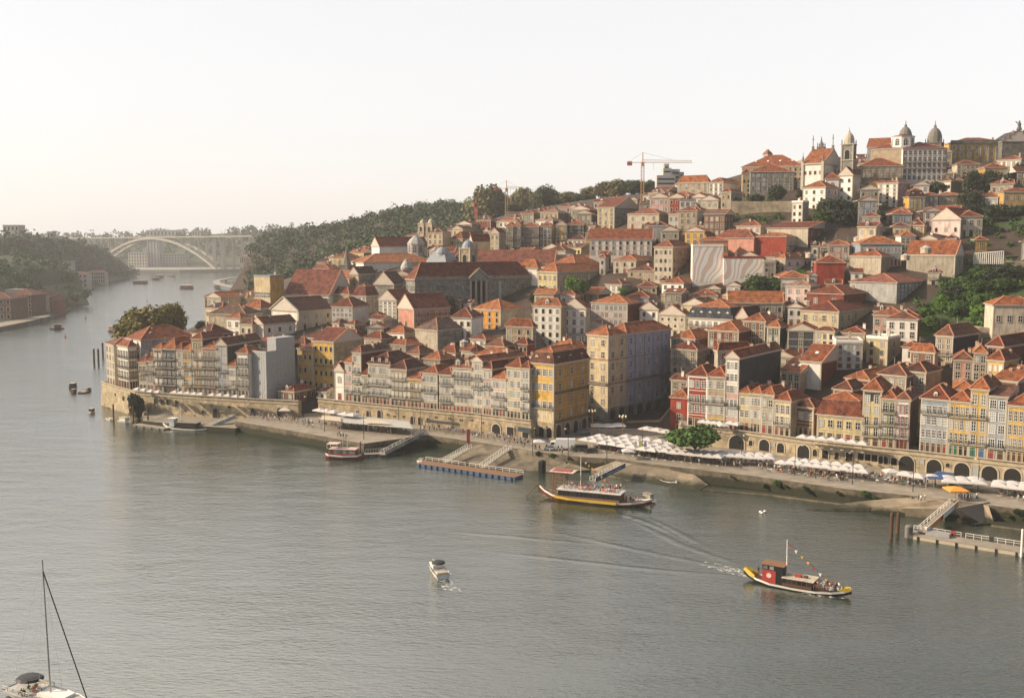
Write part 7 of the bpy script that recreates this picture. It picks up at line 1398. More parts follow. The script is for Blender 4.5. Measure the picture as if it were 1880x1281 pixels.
p = WZ(860, 815, QZ); o = thing('banner', tuple(p), 0, 'tall red banner standing at the top of the left gangway', 'banner'); mb = MB(); mb.box(-.5, .5, -.08, .08, .2, 4.6, 'red_paint'); mb.obj('cloth_panel', o); mb = MB(); mb.box(-.6, -.5, -.08, .08, 0, 4.8, 'grey_paint'); mb.obj('pole', o)
# a stone cross monument on the parapet
p = WZ(1252, 780, TZ + .9); o = thing('statue', tuple(p), 0, 'small stone cross on the parapet end', 'cross'); mb = MB(); mb.box(-.5, .5, -.5, .5, 0, .8, 'coping'); mb.box(-.15, .15, -.15, .15, .8, 3.4, 'coping'); mb.box(-.8, .8, -.14, .14, 2.3, 2.6, 'coping'); mb.obj('cross', o)
# ================================================================ landing stages
def rails(mb, a, b_, hgt=1.1, n=8, mat='white_paint', mid=True):
    a, b_ = Vector(a), Vector(b_); u = Vector((0, 0, hgt)); mb.bar(a + u, b_ + u, .09, mat)
    if mid: mb.bar(a + u * .55, b_ + u * .55, .06, mat)
    for i in range(n + 1): p = a.lerp(b_, i / n); mb.bar(p, p + u, .08, mat)
def pontoon(c0, c1, wd, z, label, hullm='blue_paint', rail_sides=(1,), n=16, piles=()):
    a, b_ = WZ(*c0, z), WZ(*c1, z); d = b_ - a; Lp = d.length; ang = math.atan2(d.y, d.x); root = thing('pontoon', (a.x, a.y, 0), ang, label, 'pontoon'); mb = MB(); mb.box(0, Lp, 0, wd, z - .12, z, 'wood_mid' if hullm == 'blue_paint' else 'paving'); mb.obj('deck', root); mb = MB(); mb.box(.1, Lp - .1, .08, wd - .1, -.8, z - .13, hullm); mb.obj('float', root)
    for i in range(n // 1): x = Lp * (i + .5) / n; m_ = MB(); m_.box(x - .14, x + .14, -.2, .07, -.1, z - .1, 'rubber'); m_.obj('fender', root)
    for s in rail_sides: mb = MB(); y = .12 if s == 0 else wd - .12; rails(mb, (0, y, z), (Lp * .42, y, z), n=6); rails(mb, (Lp * .46, y, z), (Lp, y, z), n=8); mb.obj('railing', root)
    return root, Lp
def gangway(c0, z0, c1, z1, wd, label, side='white_paint', text=None, tcol='black', panels=None, tsize=1.0):
    a, b_ = WZ(*c0, z0), WZ(*c1, z1); d = b_ - a; Lg = Vector((d.x, d.y)).length; root = thing('gangway', tuple(a), math.atan2(d.y, d.x), label, 'gangway'); dz = z1 - z0; mb = MB()
    mb.poly([(0, -wd / 2, 0), (Lg, -wd / 2, dz), (Lg, wd / 2, dz), (0, wd / 2, 0)], 'paving'); mb.poly([(0, -wd / 2, -.2), (Lg, -wd / 2, dz - .2), (Lg, wd / 2, dz - .2), (0, wd / 2, -.2)][::-1], 'steel'); mb.obj('walkway', root)
    for s in (-1, 1):
        mb = MB(); y = s * wd / 2; 
        if s < 0 and side: mb.poly([(0, y - .05, -.2), (Lg, y - .05, dz - .2), (Lg, y - .05, dz + 1.1), (0, y - .05, 1.1)], side); mb.poly([(0, y - .02, -.2), (Lg, y - .02, dz - .2), (Lg, y - .02, dz + 1.1), (0, y - .02, 1.1)][::-1], side)
        rails(mb, (0, y, 0), (Lg, y, dz), 1.1, 10, 'white_paint'); mb.obj('side_panel' if s < 0 and side else 'railing', root)
    if panels:
        for (u0, u1, m_) in panels: mb = MB(); y = -wd / 2 - .08; mb.poly([(Lg * u0, y, dz * u0 - .15), (Lg * u1, y, dz * u1 - .15), (Lg * u1, y, dz * u1 + .95), (Lg * u0, y, dz * u0 + .95)], m_); mb.obj('painted_panel', root)
    if text:
        cu = bpy.data.curves.new('lettering', 'FONT'); cu.body = text; cu.size = tsize; cu.extrude = .01; cu.align_x = 'CENTER'; cu.materials.append(M(tcol)); t_ = bpy.data.objects.new('t', cu); C.objects.link(t_); bpy.context.view_layer.update(); tm = bpy.data.meshes.new_from_object(t_.evaluated_get(bpy.context.evaluated_depsgraph_get())); bpy.data.objects.remove(t_)
        o = link('lettering', tm, root, (Lg * .6, -wd / 2 - .09, dz * .6 + .12)); o.rotation_euler = (math.pi / 2, -math.atan2(dz, Lg), 0)
    return root
pontoon((765, 850), (945, 876), 4.5, .9, 'long blue sided landing stage with white railings and black fenders', 'blue_paint', (1,), 16)
gangway((817, 848), .95, (862, 822), QZ, 1.6, 'left sloping gangway to the long blue landing stage', None); gangway((885, 858), .95, (934, 824), QZ, 1.6, 'right sloping gangway to the long blue landing stage', None)
pontoon((640, 836), (712, 832), 3, .7, 'small floating stage behind the white ferry', 'trim_dark', (1,), 5)
gangway((702, 834), .8, (774, 797), QZ, 1.8, 'gangway with a long white lettered banner to the west quay', 'lightgrey', "D TRENT", 'black', tsize=1.1)
gangway((1088, 883), 2.2, (1143, 856), QZ, 1.8, 'gangway with dark blue lettered side by the big boat', 'blue_paint', 'Cruzeiros no Douro', 'white_paint', tsize=.85)
r, Lp = pontoon((1668, 981), (1885, 1015), 4.5, .9, 'grey landing stage with white railings at the lower right', 'coping', (1,), 6); m_ = MB(); m_.box(3, 8, 2, 4.2, .9, 1.7, 'steel'); m_.obj('ramp_platform', r)
for x, mt in ((Lp * .1, 'white_paint'), (Lp * .33, 'red_paint'), (Lp * .66, 'dark_iron'), (Lp * .93, 'red_paint')): m_ = MB(); m_.box(x, x + .9, 4.2, 4.28, 1.0, 2.1, mt); m_.obj('rail_panel', r)
gangway((1692, 977), 1.2, (1752, 925), QZ + .1, 2.0, 'white gangway with orange lettered panels at the lower right', 'white_paint', None, panels=((.12, .42, 'orange_canvas'), (.42, .5, 'red_paint'), (.86, .98, 'orange_canvas')))
gangway((278, 775), .8, (322, 757), 1.6, 1.4, 'small gangway at the western low quay', None); pontoon((243, 779), (300, 787), 3, .6, 'small wooden landing stage below the west wall', 'trim_dark', (), 4)
gangway((388, 784), 1.0, (431, 766), QZ, 1.8, 'gangway with pale blue side beside the moored white boat', 'skyblue', None)
def pile(px, yb, yt, label, w_=.35, mat='wood_dark'):
    p = WZ(px, yb, 0); t_ = WD(px, yt, p.y); mb = MB(); mb.lathe([(w_, -3), (w_, t_.z), (w_ * .5, t_.z + .3)], 8, mat); o = mb.obj('mooring_pile', None, (p.x, p.y, 0)); tag(o, None, 'pile', 'mooring piles'); group_add(o, label, p)
for px, yb, yt in ((1636, 990, 943), (1648, 978, 943)): pile(px, yb, yt, 'dark mooring pile left of the lower right landing stage', .4)
pile(1668, 986, 966, 'thick striped pile at the landing stage corner', .9, 'trim_dark'); pile(1875, 1022, 973, 'tall pale pile at the right end of the landing stage', .25, 'white_paint')
for px, yb, yt in ((173, 667, 641), (181, 667, 641), (189, 655, 630)): pile(px, yb, yt, 'dark mooring pile off the western point', .55)
for px, yb, yt in ((209, 778, 743), (245, 776, 747), (272, 779, 750)): pile(px, yb, yt, 'pile standing before the west river wall', .3)
pile(662, 842, 812, 'lamp topped pile beside the white ferry', .2); pile(995, 868, 846, 'dark pile behind the big boat stern', 1.1, 'black')
# ================================================================ boats
def hull(mb, st, m_low, m_band, m_deck='wood_mid', band=.35, dz=.25):
    n_ = len(st); R = []
    for (x, b_, zk, zs) in st: R.append([(x, 0, zk), (x, -b_ * .72, zk + (zs - zk) * .22), (x, -b_ * .95, zs - band), (x, -b_, zs), (x, b_, zs), (x, b_ * .95, zs - band), (x, b_ * .72, zk + (zs - zk) * .22)])
    for i in range(n_ - 1):
        for k_ in (0, 1, 2, 4, 5, 6):
            k2 = (k_ + 1) % 7; mb.poly([R[i][k_], R[i + 1][k_], R[i + 1][k2], R[i][k2]], m_band if k_ in (2, 4) else m_low)
        a, c = st[i], st[i + 1]; mb.poly([(a[0], -a[1] * .97, a[3] - dz), (c[0], -c[1] * .97, c[3] - dz), (c[0], c[1] * .97, c[3] - dz), (a[0], a[1] * .97, a[3] - dz)], m_deck)
    mb.poly(R[0][::-1], m_low); mb.poly(R[-1], m_low)
RB = [(-.5, .02, .16, .28), (-.44, .25, .05, .19), (-.36, .6, -.04, .13), (-.22, .92, -.1, .09), (0, 1, -.12, .08), (.2, .95, -.1, .085), (.34, .68, -.05, .11), (.44, .32, .02, .15), (.5, .03, .1, .2)]
def place_boat(name, c0, z0, c1, z1, label, cat='boat'):
    a, b_ = WZ(*c0, z0), WZ(*c1, z1); g = (a + b_) / 2; d = b_ - a; Lb = Vector((d.x, d.y)).length; return thing(name, (g.x, g.y, 0), math.atan2(d.y, d.x), label, cat), Lb
SEATS = []
def flagline(root, p, q, n=8):
    p, q = Vector(p), Vector(q)
    m_ = MB(); m_.bar(p, q, .04, 'black'); m_.obj('line', root)
    for i in range(n): c = p.lerp(q, (i + .5) / n); m_ = MB(); k = ['red_paint', 'white_paint', 'yellow_paint', 'orange_canvas'][i % 4]; m_.poly([(c.x - .3, c.y, c.z), (c.x + .3, c.y, c.z), (c.x, c.y, c.z - .65)], k); m_.poly([(c.x - .3, c.y + .02, c.z), (c.x + .3, c.y + .02, c.z), (c.x, c.y + .02, c.z - .65)][::-1], k); m_.obj('pennant', root)
# the large moored boat
r, Lb = place_boat('tour_boat', (990, 882), 4.2, (1197, 908), 3.2, 'large moored wooden river boat with yellow stripe, tall wheelhouse and crowded roof deck'); bw = Lb * .105; k = Lb * .62
mb = MB(); hull(mb, [(x * Lb, b_ * bw, zk * k * .5, zs * k * .62) for x, b_, zk, zs in RB], 'redmetal', 'white_paint', band=.5); mb.obj('hull', r)
mb = MB()
for s in (-1, 1): mb.bar((-Lb * .33, s * (bw * .80 + .1), 1.15), (-Lb * .2, s * (bw * .97), .92), .12, 'yellow_paint', .6); mb.bar((-Lb * .2, s * (bw * .97), .92), (Lb * .22, s * (bw * .98), .85), .12, 'yellow_paint', .6)
mb.obj('yellow_stripe', r); mb = MB(); x0, x1 = -Lb * .30, Lb * .24; mb.box(x0, x1, -bw * .8, bw * .8, .8, 3.0, 'wood_mid'); mb.box(x0 - .3, x1 + .5, -bw * .88, bw * .88, 3.0, 3.2, 'white_paint'); mb.obj('deckhouse', r)
for i in range(14):
    for s in (-1, 1): m_ = MB(); x = x0 + (x1 - x0) * (i + .5) / 14; y = s * (bw * .8 + .01); q = [(x - .55, y, 1.6), (x + .55, y, 1.6), (x + .55, y, 2.7), (x - .55, y, 2.7)]; m_.poly(q if s < 0 else q[::-1], 'glass'); m_.obj('window', r)
mb = MB(); rails(mb, (x0, -bw * .85, 3.2), (x1, -bw * .85, 3.2), 1.0, 14, 'steel'); rails(mb, (x0, bw * .85, 3.2), (x1, bw * .85, 3.2), 1.0, 14, 'steel'); rails(mb, (x1, -bw * .85, 3.2), (x1, bw * .85, 3.2), 1.0, 3, 'steel'); mb.obj('railing', r)
mb = MB(); x2 = -Lb * .36
for sx in (0, 3.0):
    for sy in (-1, 1): mb.bar((x2 + sx, sy * 1.3, .8), (x2 + sx, sy * 1.3, 7.2), .24, 'wood_mid')
for z in (1.8, 2.8, 3.8, 4.8, 5.8, 6.6):
    for sy in (-1, 1): mb.bar((x2, sy * 1.3, z), (x2 + 3, sy * 1.3, z), .14, 'wood_mid')
    for sx in (0, 3.0): mb.bar((x2 + sx, -1.3, z), (x2 + sx, 1.3, z), .14, 'wood_mid')
mb.obj('wheelhouse_tower', r); mb = MB(); mb.box(x2 - .8, x2 + 5.6, -1.9, 1.9, 7.2, 7.35, 'palepink'); mb.box(x2 - .2, x2 + 4.6, -1.2, 1.2, 7.36, 7.5, 'red_paint'); mb.obj('wheelhouse_roof', r)
mb = MB(); mb.tube([(x2 + 7, 0, 3), (x2 + 7, 0, 11.5)], [.13, .07], 6, 'white_paint'); mb.obj('mast', r); mb = MB(); mb.bar((-Lb * .5, 0, 3.8), (-Lb * .60, -2, .3), .2, 'wood_mid'); mb.obj('steering_oar', r)
flagline(r, (x2 + 7, 0, 11), (Lb * .1, bw, 4.4), 9); plain('deck_red', (.55, .09, .05), .8)
for x, w_ in ((x0 + 5, 3.5), (x0 + 11, 1.2), (x1 - 3, 1.4)): m_ = MB(); m_.box(x, x + w_, -1.2, .2, 3.21, 3.75, 'deck_red'); m_.obj('bench', r)
for i in range(56): SEATS.append((r, RN.uniform(x0 + 2, x1 - .5), RN.uniform(-bw * .7, bw * .7), 3.2, 'sit' if RN.rand() < .7 else 'stand', 'on the large boat roof deck'))
for i in range(10): SEATS.append((r, RN.uniform(Lb * .26, Lb * .38), RN.uniform(-bw * .4, bw * .4), 1.1, 'sit', 'in the large boat bow'))
# the boat under way
r, Lb = place_boat('tour_boat', (1366, 1034), 3.0, (1564, 1077), 2.0, 'wooden river boat under way with red cabin, white mast and passengers in the bow'); bw = Lb * .115; k = Lb * .62
mb = MB(); hull(mb, [(x * Lb, b_ * bw, zk * k * .5, zs * k * .62) for x, b_, zk, zs in RB], 'black', 'white_paint', band=.42); mb.obj('hull', r)
mb = MB()
for (x, y, x2_, y2, z, z2) in ((-.49, .1, -.38, .5, .28, .15), (.40, .42, .49, .1, .135, .2)):
    for s in (-1, 1): mb.bar((x * Lb, s * y * bw, z * k * .6), (x2_ * Lb, s * y2 * bw, z2 * k * .6), .1, 'yellow_paint', .75)
mb.obj('yellow_ends', r)
mb = MB(); xa = -Lb * .30; mb.box(xa, xa + 2.6, -1.45, 1.45, .5, 3.0, 'red_paint'); mb.box(xa, xa + 2.6, -1.4, 1.4, 3.0, 4.0, 'black'); mb.box(xa + 2.6, xa + 3.9, -1.4, 1.4, .5, 4.0, 'black'); mb.obj('cabin', r); mb = MB(); mb.box(xa - .3, xa + 4.3, -1.7, 1.7, 4.0, 4.14, 'wood_mid'); mb.obj('cabin_roof', r)
for i in range(3): m_ = MB(); y = -.9 + i * .9; m_.poly([(xa - .02, y - .32, 3.15), (xa - .02, y + .32, 3.15), (xa - .02, y + .32, 3.85), (xa - .02, y - .32, 3.85)][::-1], 'glass_pale'); m_.obj('window', r)
for i in range(2): m_ = MB(); x = xa + .6 + i * 1.2; m_.poly([(x - .4, -1.42, 3.15), (x + .4, -1.42, 3.15), (x + .4, -1.42, 3.85), (x - .4, -1.42, 3.85)], 'glass_pale'); m_.obj('window', r)
m_ = MB(); m_.lathe([(.5, 0), (.5, .03)], 10, 'palepink'); o = m_.obj('emblem', r); o.rotation_euler = (math.pi / 2, 0, 0); o.location = (xa + 1.3, -1.46, 2.0)
mb = MB(); xb = xa + 3.95; xe = xb + Lb * .27; mb.box(xb, xe, -bw * .78, bw * .78, .6, 2.1, 'wood_dark'); mb.obj('saloon', r); mb = MB(); mb.box(xb - .1, xe + .4, -bw * .86, bw * .86, 2.1, 2.22, 'offwhite'); mb.obj('saloon_roof', r)
for i in range(6): m_ = MB(); x = xb + (xe - xb) * (i + .5) / 6; m_.poly([(x - .4, -bw * .78 - .01, 1.2), (x + .4, -bw * .78 - .01, 1.2), (x + .4, -bw * .78 - .01, 2.0), (x - .4, -bw * .78 - .01, 2.0)], 'glass'); m_.obj('window', r)
mb = MB(); mb.box(xb + 2, xb + 3.2, -.5, .3, 2.23, 2.7, 'red_paint'); mb.box(xb + 3.6, xb + 4.3, -.3, .4, 2.23, 2.6, 'wood_dark'); mb.obj('life_raft', r); mb = MB(); mb.tube([(xa + 4.3, 0, 2.1), (xa + 4.2, 0, 9.0)], [.14, .08], 6, 'white_paint'); mb.obj('mast', r)
flagline(r, (xa + 4.2, 0, 8.6), (Lb * .3, 0, 2.2), 7); mb = MB(); rails(mb, (xe + .4, -bw * .75, 1.0), (Lb * .36, -bw * .5, 1.1), .8, 8, 'wood_mid'); rails(mb, (xe + .4, bw * .75, 1.0), (Lb * .36, bw * .5, 1.1), .8, 8, 'wood_mid'); mb.obj('railing', r)
for i in range(30): SEATS.append((r, RN.uniform(xe + .8, Lb * .40), RN.uniform(-bw * .55, bw * .55), .75, 'sit' if i % 3 else 'stand', 'in the moving boat bow'))
SEATS.append((r, -Lb * .36, 0, 1.3, 'stand', 'at the moving boat stern'))
plain('foam', (.72, .73, .7), .9, var=.3, scale=2)
fm, n, b = newmat('wake_foam'); MATS['wake_foam'] = fm; tc = N(n, 'ShaderNodeTexCoord'); t1 = N(n, 'ShaderNodeTexNoise'); t1.inputs['Scale'].default_value = 1.1; t1.inputs['Detail'].default_value = 7; t1.inputs['Roughness'].default_value = .75; n.links.new(tc.outputs['Object'], t1.inputs['Vector']); rr = ramp(n, [(.50, (0, 0, 0)), (.62, (.85, .85, .85))]); n.links.new(t1.outputs[0], rr.inputs[0]); n.links.new(rr.outputs[0], b.inputs['Alpha']); b.inputs['Base Color'].default_value = (.7, .7, .67, 1); b.inputs['Roughness'].default_value = .8
def foam(pts, label, z=.03):
    mb = MB(); mb.poly([WZ(x, y, z) for x, y in pts], 'wake_foam'); tag(mb.obj('wake_foam'), label, None, None, 'stuff')
foam([(1330, 1040), (1375, 1048), (1440, 1068), (1500, 1088), (1550, 1094), (1560, 1099), (1500, 1096), (1430, 1078), (1380, 1062), (1330, 1050)], 'white foam along the hull of the boat under way')
foam([(1290, 1030), (1340, 1038), (1385, 1052), (1375, 1060), (1330, 1050), (1285, 1036)], 'broken foam just behind the boat under way', .05)
def ripple(c, w_, h_):
    P = [WZ(x, y, 0) for x, y in c]; V, Fc = [], []; n_ = 9; PP = []
    for a, b_ in zip(P, P[1:]):
        for i in range(12): PP.append(a.lerp(b_, i / 12))
    PP.append(P[-1])
    for i, p in enumerate(PP):
        d = (PP[min(i + 1, len(PP) - 1)] - PP[max(i - 1, 0)]).normalized(); nn = Vector((-d.y, d.x, 0)); f = math.sin(math.pi * i / (len(PP) - 1)) ** .5 * (1 + .25 * math.sin(i * 1.7))
        for j in range(n_): u = j / (n_ - 1) * 2 - 1; V.append(tuple(p + nn * w_ * u + Vector((0, 0, -.03 + h_ * f * (math.cos(u * math.pi) + 1) / 2))))
    for i in range(len(PP) - 1):
        for j in range(n_ - 1): a = i * n_ + j; Fc.append((a, a + 1, a + n_ + 1, a + n_))
    me = bpy.data.meshes.new('wake_wave'); me.from_pydata(V, [], Fc); me.materials.append(M('river_water')); me.polygons.foreach_set('use_smooth', [True] * len(Fc)); tag(link('wake_wave', me), 'long smooth wave of the wake spreading behind the boat under way', None, None, 'structure')
for c in (((1372, 1042), (1250, 1000), (1160, 955)), ((1374, 1050), (1200, 1016), (1010, 975)), ((1380, 1060), (1200, 1046), (880, 1010)), ((1250, 985), (1190, 960), (1130, 940)), ((1300, 1005), (1240, 975), (1190, 950)), ((1100, 1000), (940, 985), (820, 975))): ripple(c, 2.0, .15)
foam([(802, 1064), (826, 1064), (850, 1086), (815, 1082)], 'little foam behind the motor boat'); foam([(998, 905), (1020, 912), (1016, 917), (996, 910)], 'foam patch at the stern of the large moored boat'); foam([(300, 790), (318, 791), (312, 795), (298, 793)], 'small foam patch at the white moored boat')
# white moored boat at the west quay
r, Lb = place_boat('tour_boat', (299, 774), 2.2, (392, 784), 1.2, 'white and green wooden boat with dark canopy moored at the west quay'); bw = Lb * .12; k = Lb * .6
mb = MB(); hull(mb, [(x * Lb, b_ * bw, zk * k * .5, zs * k * .6) for x, b_, zk, zs in RB], 'green', 'white_paint', band=.5); mb.obj('hull', r); mb = MB(); mb.box(-Lb * .18, Lb * .22, -bw * .8, bw * .8, 2.5, 2.64, 'grey'); mb.obj('canopy_roof', r); mb = MB(); mb.box(-Lb * .17, Lb * .2, -bw * .7, bw * .7, .7, 2.49, 'dark_interior'); mb.obj('saloon', r); mb = MB(); mb.box(-Lb * .34, -Lb * .24, -1.1, 1.1, .8, 3.6, 'skyblue'); mb.box(-Lb * .36, -Lb * .22, -1.3, 1.3, 3.6, 3.75, 'white_paint'); mb.obj('wheelhouse', r); mb = MB(); mb.tube([(-Lb * .14, 0, 2.6), (-Lb * .14, 0, 8)], [.1, .06], 6, 'white_paint'); mb.obj('mast', r)
# white ferry with red inside
r, Lb = place_boat('ferry', (600, 836), .6, (666, 838), .6, 'white ferry boat with a red cabin and open top deck beside the quay'); bw = 2.3
mb = MB(); hull(mb, [(-Lb * .5, 1.3, -.3, 1.7), (-Lb * .4, 2.0, -.4, 1.4), (0, bw, -.5, 1.2), (Lb * .4, 2.0, -.4, 1.4), (Lb * .5, 1.2, -.2, 1.8)], 'red', 'white_paint', band=.55); mb.obj('hull', r); mb = MB(); mb.box(-Lb * .36, Lb * .34, -1.8, 1.8, 1.0, 2.9, 'wood_red'); mb.obj('cabin', r); mb = MB(); mb.box(-Lb * .4, Lb * .36, -2, 2, 2.9, 3.02, 'palepink'); mb.obj('cabin_roof', r)
for i in range(8): m_ = MB(); x = -Lb * .34 + Lb * .68 * (i + .5) / 8; m_.poly([(x - .45, -1.82, 1.7), (x + .45, -1.82, 1.7), (x + .45, -1.82, 2.7), (x - .45, -1.82, 2.7)], 'glass_pale'); m_.obj('window', r)
mb = MB(); mb.box(-Lb * .46, -Lb * .14, -1.9, 1.9, 4.4, 4.5, 'palepink'); mb.obj('sun_roof', r)
for x in (-.44, -.16):
    for y in (-1.7, 1.7): m_ = MB(); m_.bar((x * Lb, y, 3), (x * Lb, y, 4.4), .1, 'white_paint'); m_.obj('post', r)
for x in (-.05, .08): mb = MB(); mb.tube([(x * Lb, 0, 3), (x * Lb, 0, 6.6)], [.06, .04], 5, 'white_paint'); mb.obj('mast', r)
# motor boat
r, Lb = place_boat('motor_boat', (814, 1060), .4, (793, 1034), .6, 'white motor boat with dark sunshade heading away across the river'); k = 1
mb = MB(); hull(mb, [(-Lb * .5, 1.45, -.2, 1.0), (-Lb * .2, 1.6, -.3, 1.1), (Lb * .2, 1.35, -.25, 1.25), (Lb * .42, .6, -.05, 1.4), (Lb * .5, .04, .3, 1.5)], 'white_paint', 'white_paint', 'lightgrey', band=.2); mb.obj('hull', r); mb = MB(); mb.box(-.3, Lb * .28, -1.0, 1.0, 1.0, 1.65, 'white_paint'); mb.obj('cabin', r); mb = MB(); mb.poly([(Lb * .12, -1, 1.66), (Lb * .12, 1, 1.66), (-.3, 1.1, 2.2), (-.3, -1.1, 2.2)], 'glass'); mb.obj('windscreen', r)
mb = MB(); mb.lathe([(1.5, 0), (1.35, .25), (.8, .42), (.1, .46)], 12, 'slate', (-Lb * .08, 0, 2.25), 1.0, .9); mb.obj('sunshade', r); mb = MB()
for sy in (-1, 1): mb.bar((-Lb * .08, sy * 1.3, 1), (-Lb * .08, sy * 1.3, 2.3), .05, 'steel')
mb.bar((-Lb * .08, -1.3, 2.28), (-Lb * .08, 1.3, 2.28), .05, 'steel')
mb.obj('frame', r); mb = MB(); mb.box(-Lb * .44, -Lb * .3, -1.1, 1.1, .9, 1.25, 'offwhite'); mb.obj('rear_seat', r)
# sailing boat
r, Lb = place_boat('sailing_boat', (22, 1258), 1.0, (162, 1288), 1.2, 'white sailing yacht with bare mast and dark sunshade at the lower left corner'); bw = Lb * .16
mb = MB(); hull(mb, [(-Lb * .5, bw * .75, .1, 1.15), (-Lb * .3, bw, -.3, 1.05), (0, bw, -.4, 1.05), (Lb * .3, bw * .62, -.3, 1.2), (Lb * .5, .04, .2, 1.4)], 'white_paint', 'white_paint', 'lightgrey', band=.2, dz=.12); mb.obj('hull', r); mb = MB(); mb.box(-Lb * .08, Lb * .25, -bw * .5, bw * .5, 1.0, 1.45, 'white_paint'); mb.obj('cabin', r)
q = r.location; tip = WD(93, 1021, q.y); k_ = WZ(108, 1262, 1.4); c_, s_ = math.cos(r.rotation_euler.z), math.sin(r.rotation_euler.z); mx = (k_.x - q.x) * c_ + (k_.y - q.y) * s_; tip = WD(93, 1021, k_.y); mh = tip.z; lean = Vector((tip.x - k_.x, 0, 0)); lx, ly = lean.x * c_, -lean.x * s_
mb = MB(); mb.tube([(mx, 0, 1), (mx + lx * .5, ly * .5, mh * .5), (mx + lx, ly, mh)], [.13, .12, .09], 8, 'steel'); mb.obj('mast', r); mb = MB(); mb.bar((mx + lx * .55, ly, mh * .46 - 0), (mx + lx * .55 + .5, ly - .5, mh * .47), .09, 'white_paint'); mb.bar((mx, -.9, mh * .62), (mx, .9, mh * .62), .05, 'steel'); mb.obj('spreader', r)
mb = MB(); mb.bar((Lb * .49, 0, 1.5), (mx + lx * .95, ly * .95, mh * .92), .12, 'black'); mb.obj('forestay', r); mb = MB(); mb.bar((-Lb * .5, 0, 1.2), (mx + lx, ly, mh), .02, 'steel')
for s in (-1, 1): mb.bar((mx, s * bw * .9, 1.1), (mx + lx, ly, mh * .95), .02, 'steel')
mb.obj('rigging', r); mb = MB(); mb.bar((mx, 0, 2.6), (-Lb * .3, 0, 3.0), .26, 'offwhite'); mb.obj('boom', r)
mb = MB(); mb.lathe([(1.9, 0), (1.6, .28), (.9, .45), (.1, .5)], 12, 'black', (-Lb * .25, 0, 2.7), 1.1, .95); mb.obj('sunshade', r); mb = MB(); rails(mb, (-Lb * .5, -bw * .7, 1.1), (-Lb * .1, -bw * .95, 1.1), .6, 5, 'steel'); rails(mb, (-Lb * .5, bw * .7, 1.1), (-Lb * .1, bw * .95, 1.1), .6, 5, 'steel'); mb.obj('railing', r); m_ = MB(); m_.lathe([(.3, 0), (.3, .12)], 10, 'orange_canvas'); o = m_.obj('life_ring', r, (-Lb * .49, bw * .55, 1.5)); o.rotation_euler = (0, math.pi / 2, 0)
for i in range(8): SEATS.append((r, RN.uniform(-Lb * .42, -Lb * .08), RN.uniform(-bw * .7, bw * .7), .75, 'sit', 'aboard the sailing yacht'))
# small craft
def small(c0, c1, label, cabin=None, col='white_paint', z=.4, bm=.17, name='small_boat'):
    r, Lb = place_boat(name, c0, z, c1, z, None); bw = max(.6, Lb * bm); mb = MB(); hull(mb, [(-Lb * .5, bw * .7, -.1, .8), (-Lb * .2, bw, -.25, .7), (Lb * .2, bw * .85, -.2, .8), (Lb * .5, .05, .2, 1.1)], col, col, 'lightgrey', band=.2); mb.obj('hull', r)
    if cabin: mb = MB(); mb.box(-Lb * .3, Lb * .2, -bw * .7, bw * .7, .6, .6 + cabin[0], cabin[1]); mb.box(-Lb * .36, Lb * .24, -bw * .8, bw * .8, .6 + cabin[0], .75 + cabin[0], 'offwhite' if cabin[1] != 'offwhite' else 'grey'); mb.obj('cabin', r)
    r['group'] = 'small craft on the river'; LABELS.append((r, label, ((c0[0] + c1[0]) / 2, c0[1]))); return r
small((118, 603), (91, 604), 'dark excursion boat on the bright river at the left', (3, 'brown'), 'wood_dark'); small((201, 607), (217, 608), 'dark tour boat just left of the yellow green plane trees', (3.2, 'brown'), 'wood_dark', bm=.3); small((253, 521), (263, 519), 'far grey boat below the arch bridge', (4, 'brown'), 'far_grey', bm=.3); small((284, 514), (290, 513), 'far boat left of the next pair', (3.5, 'brown'), 'far_grey', bm=.3); small((289, 510), (296, 509), 'tiny far boat near the far quay', (4, 'brown'), 'far_grey', bm=.3); small((310, 508), (318, 507), 'tiny far white boat', (3, 'offwhite'), 'far_wall', bm=.3); small((339, 530), (347, 528), 'dark boat on the bright water right of the bridge arch', (4, 'brown'), 'wood_dark', bm=.3)
small((164, 757), (174, 754), 'small open boat with people left of the west wall', (1.0, 'wood_dark'), bm=.25); small((130, 712), (139, 709), 'dark dinghy left of the floating platform', (1.6, 'slate'), 'slate', bm=.3); small((132, 721), (140, 719), 'red brown dinghy at the floating platform', (1.2, 'brown'), 'brown', bm=.3); small((156, 718), (168, 716), 'blue grey dinghy right of the floating platform', (1.0, 'bluegrey'), 'bluegrey', bm=.25); small((196, 768), (208, 770), 'white skiff before the west wall', None, bm=.2); small((219, 772), (240, 775), 'small white cabin boat before the west wall', (1.2, 'white'), bm=.2); small((767, 846), (782, 848), 'small white dinghy at the end of the blue landing stage', (.6, 'offwhite'), bm=.25)
pontoon((142, 720), (155, 720), 6, .6, 'square floating platform off the western point', 'wood_mid', (), 3); small((1215, 869), (1243, 875), 'upturned white boat lying on the slipway', None, 'white_paint', 2.3, .22);
r = small((1178, 915), (1205, 921), 'grey tender moored behind the bow of the large boat', (1.4, 'offwhite'), 'lightgrey', bm=.22)
for px, py, s_ in ((120, 619, 2.2), (270, 553, 2.5), (157, 586, 2.0)): p = WZ(px, py, 0); mb = MB(); mb.lathe([(.9, -.4), (.9, .4), (.25, .7), (.12, s_), (.3, s_ + .3), (.05, s_ + .8)], 8, 'wood_red'); o = mb.obj('buoy', None, tuple(p)); tag(o, None, 'buoy', 'buoys on the river'); group_add(o, 'dark channel buoy on the bright river', p)
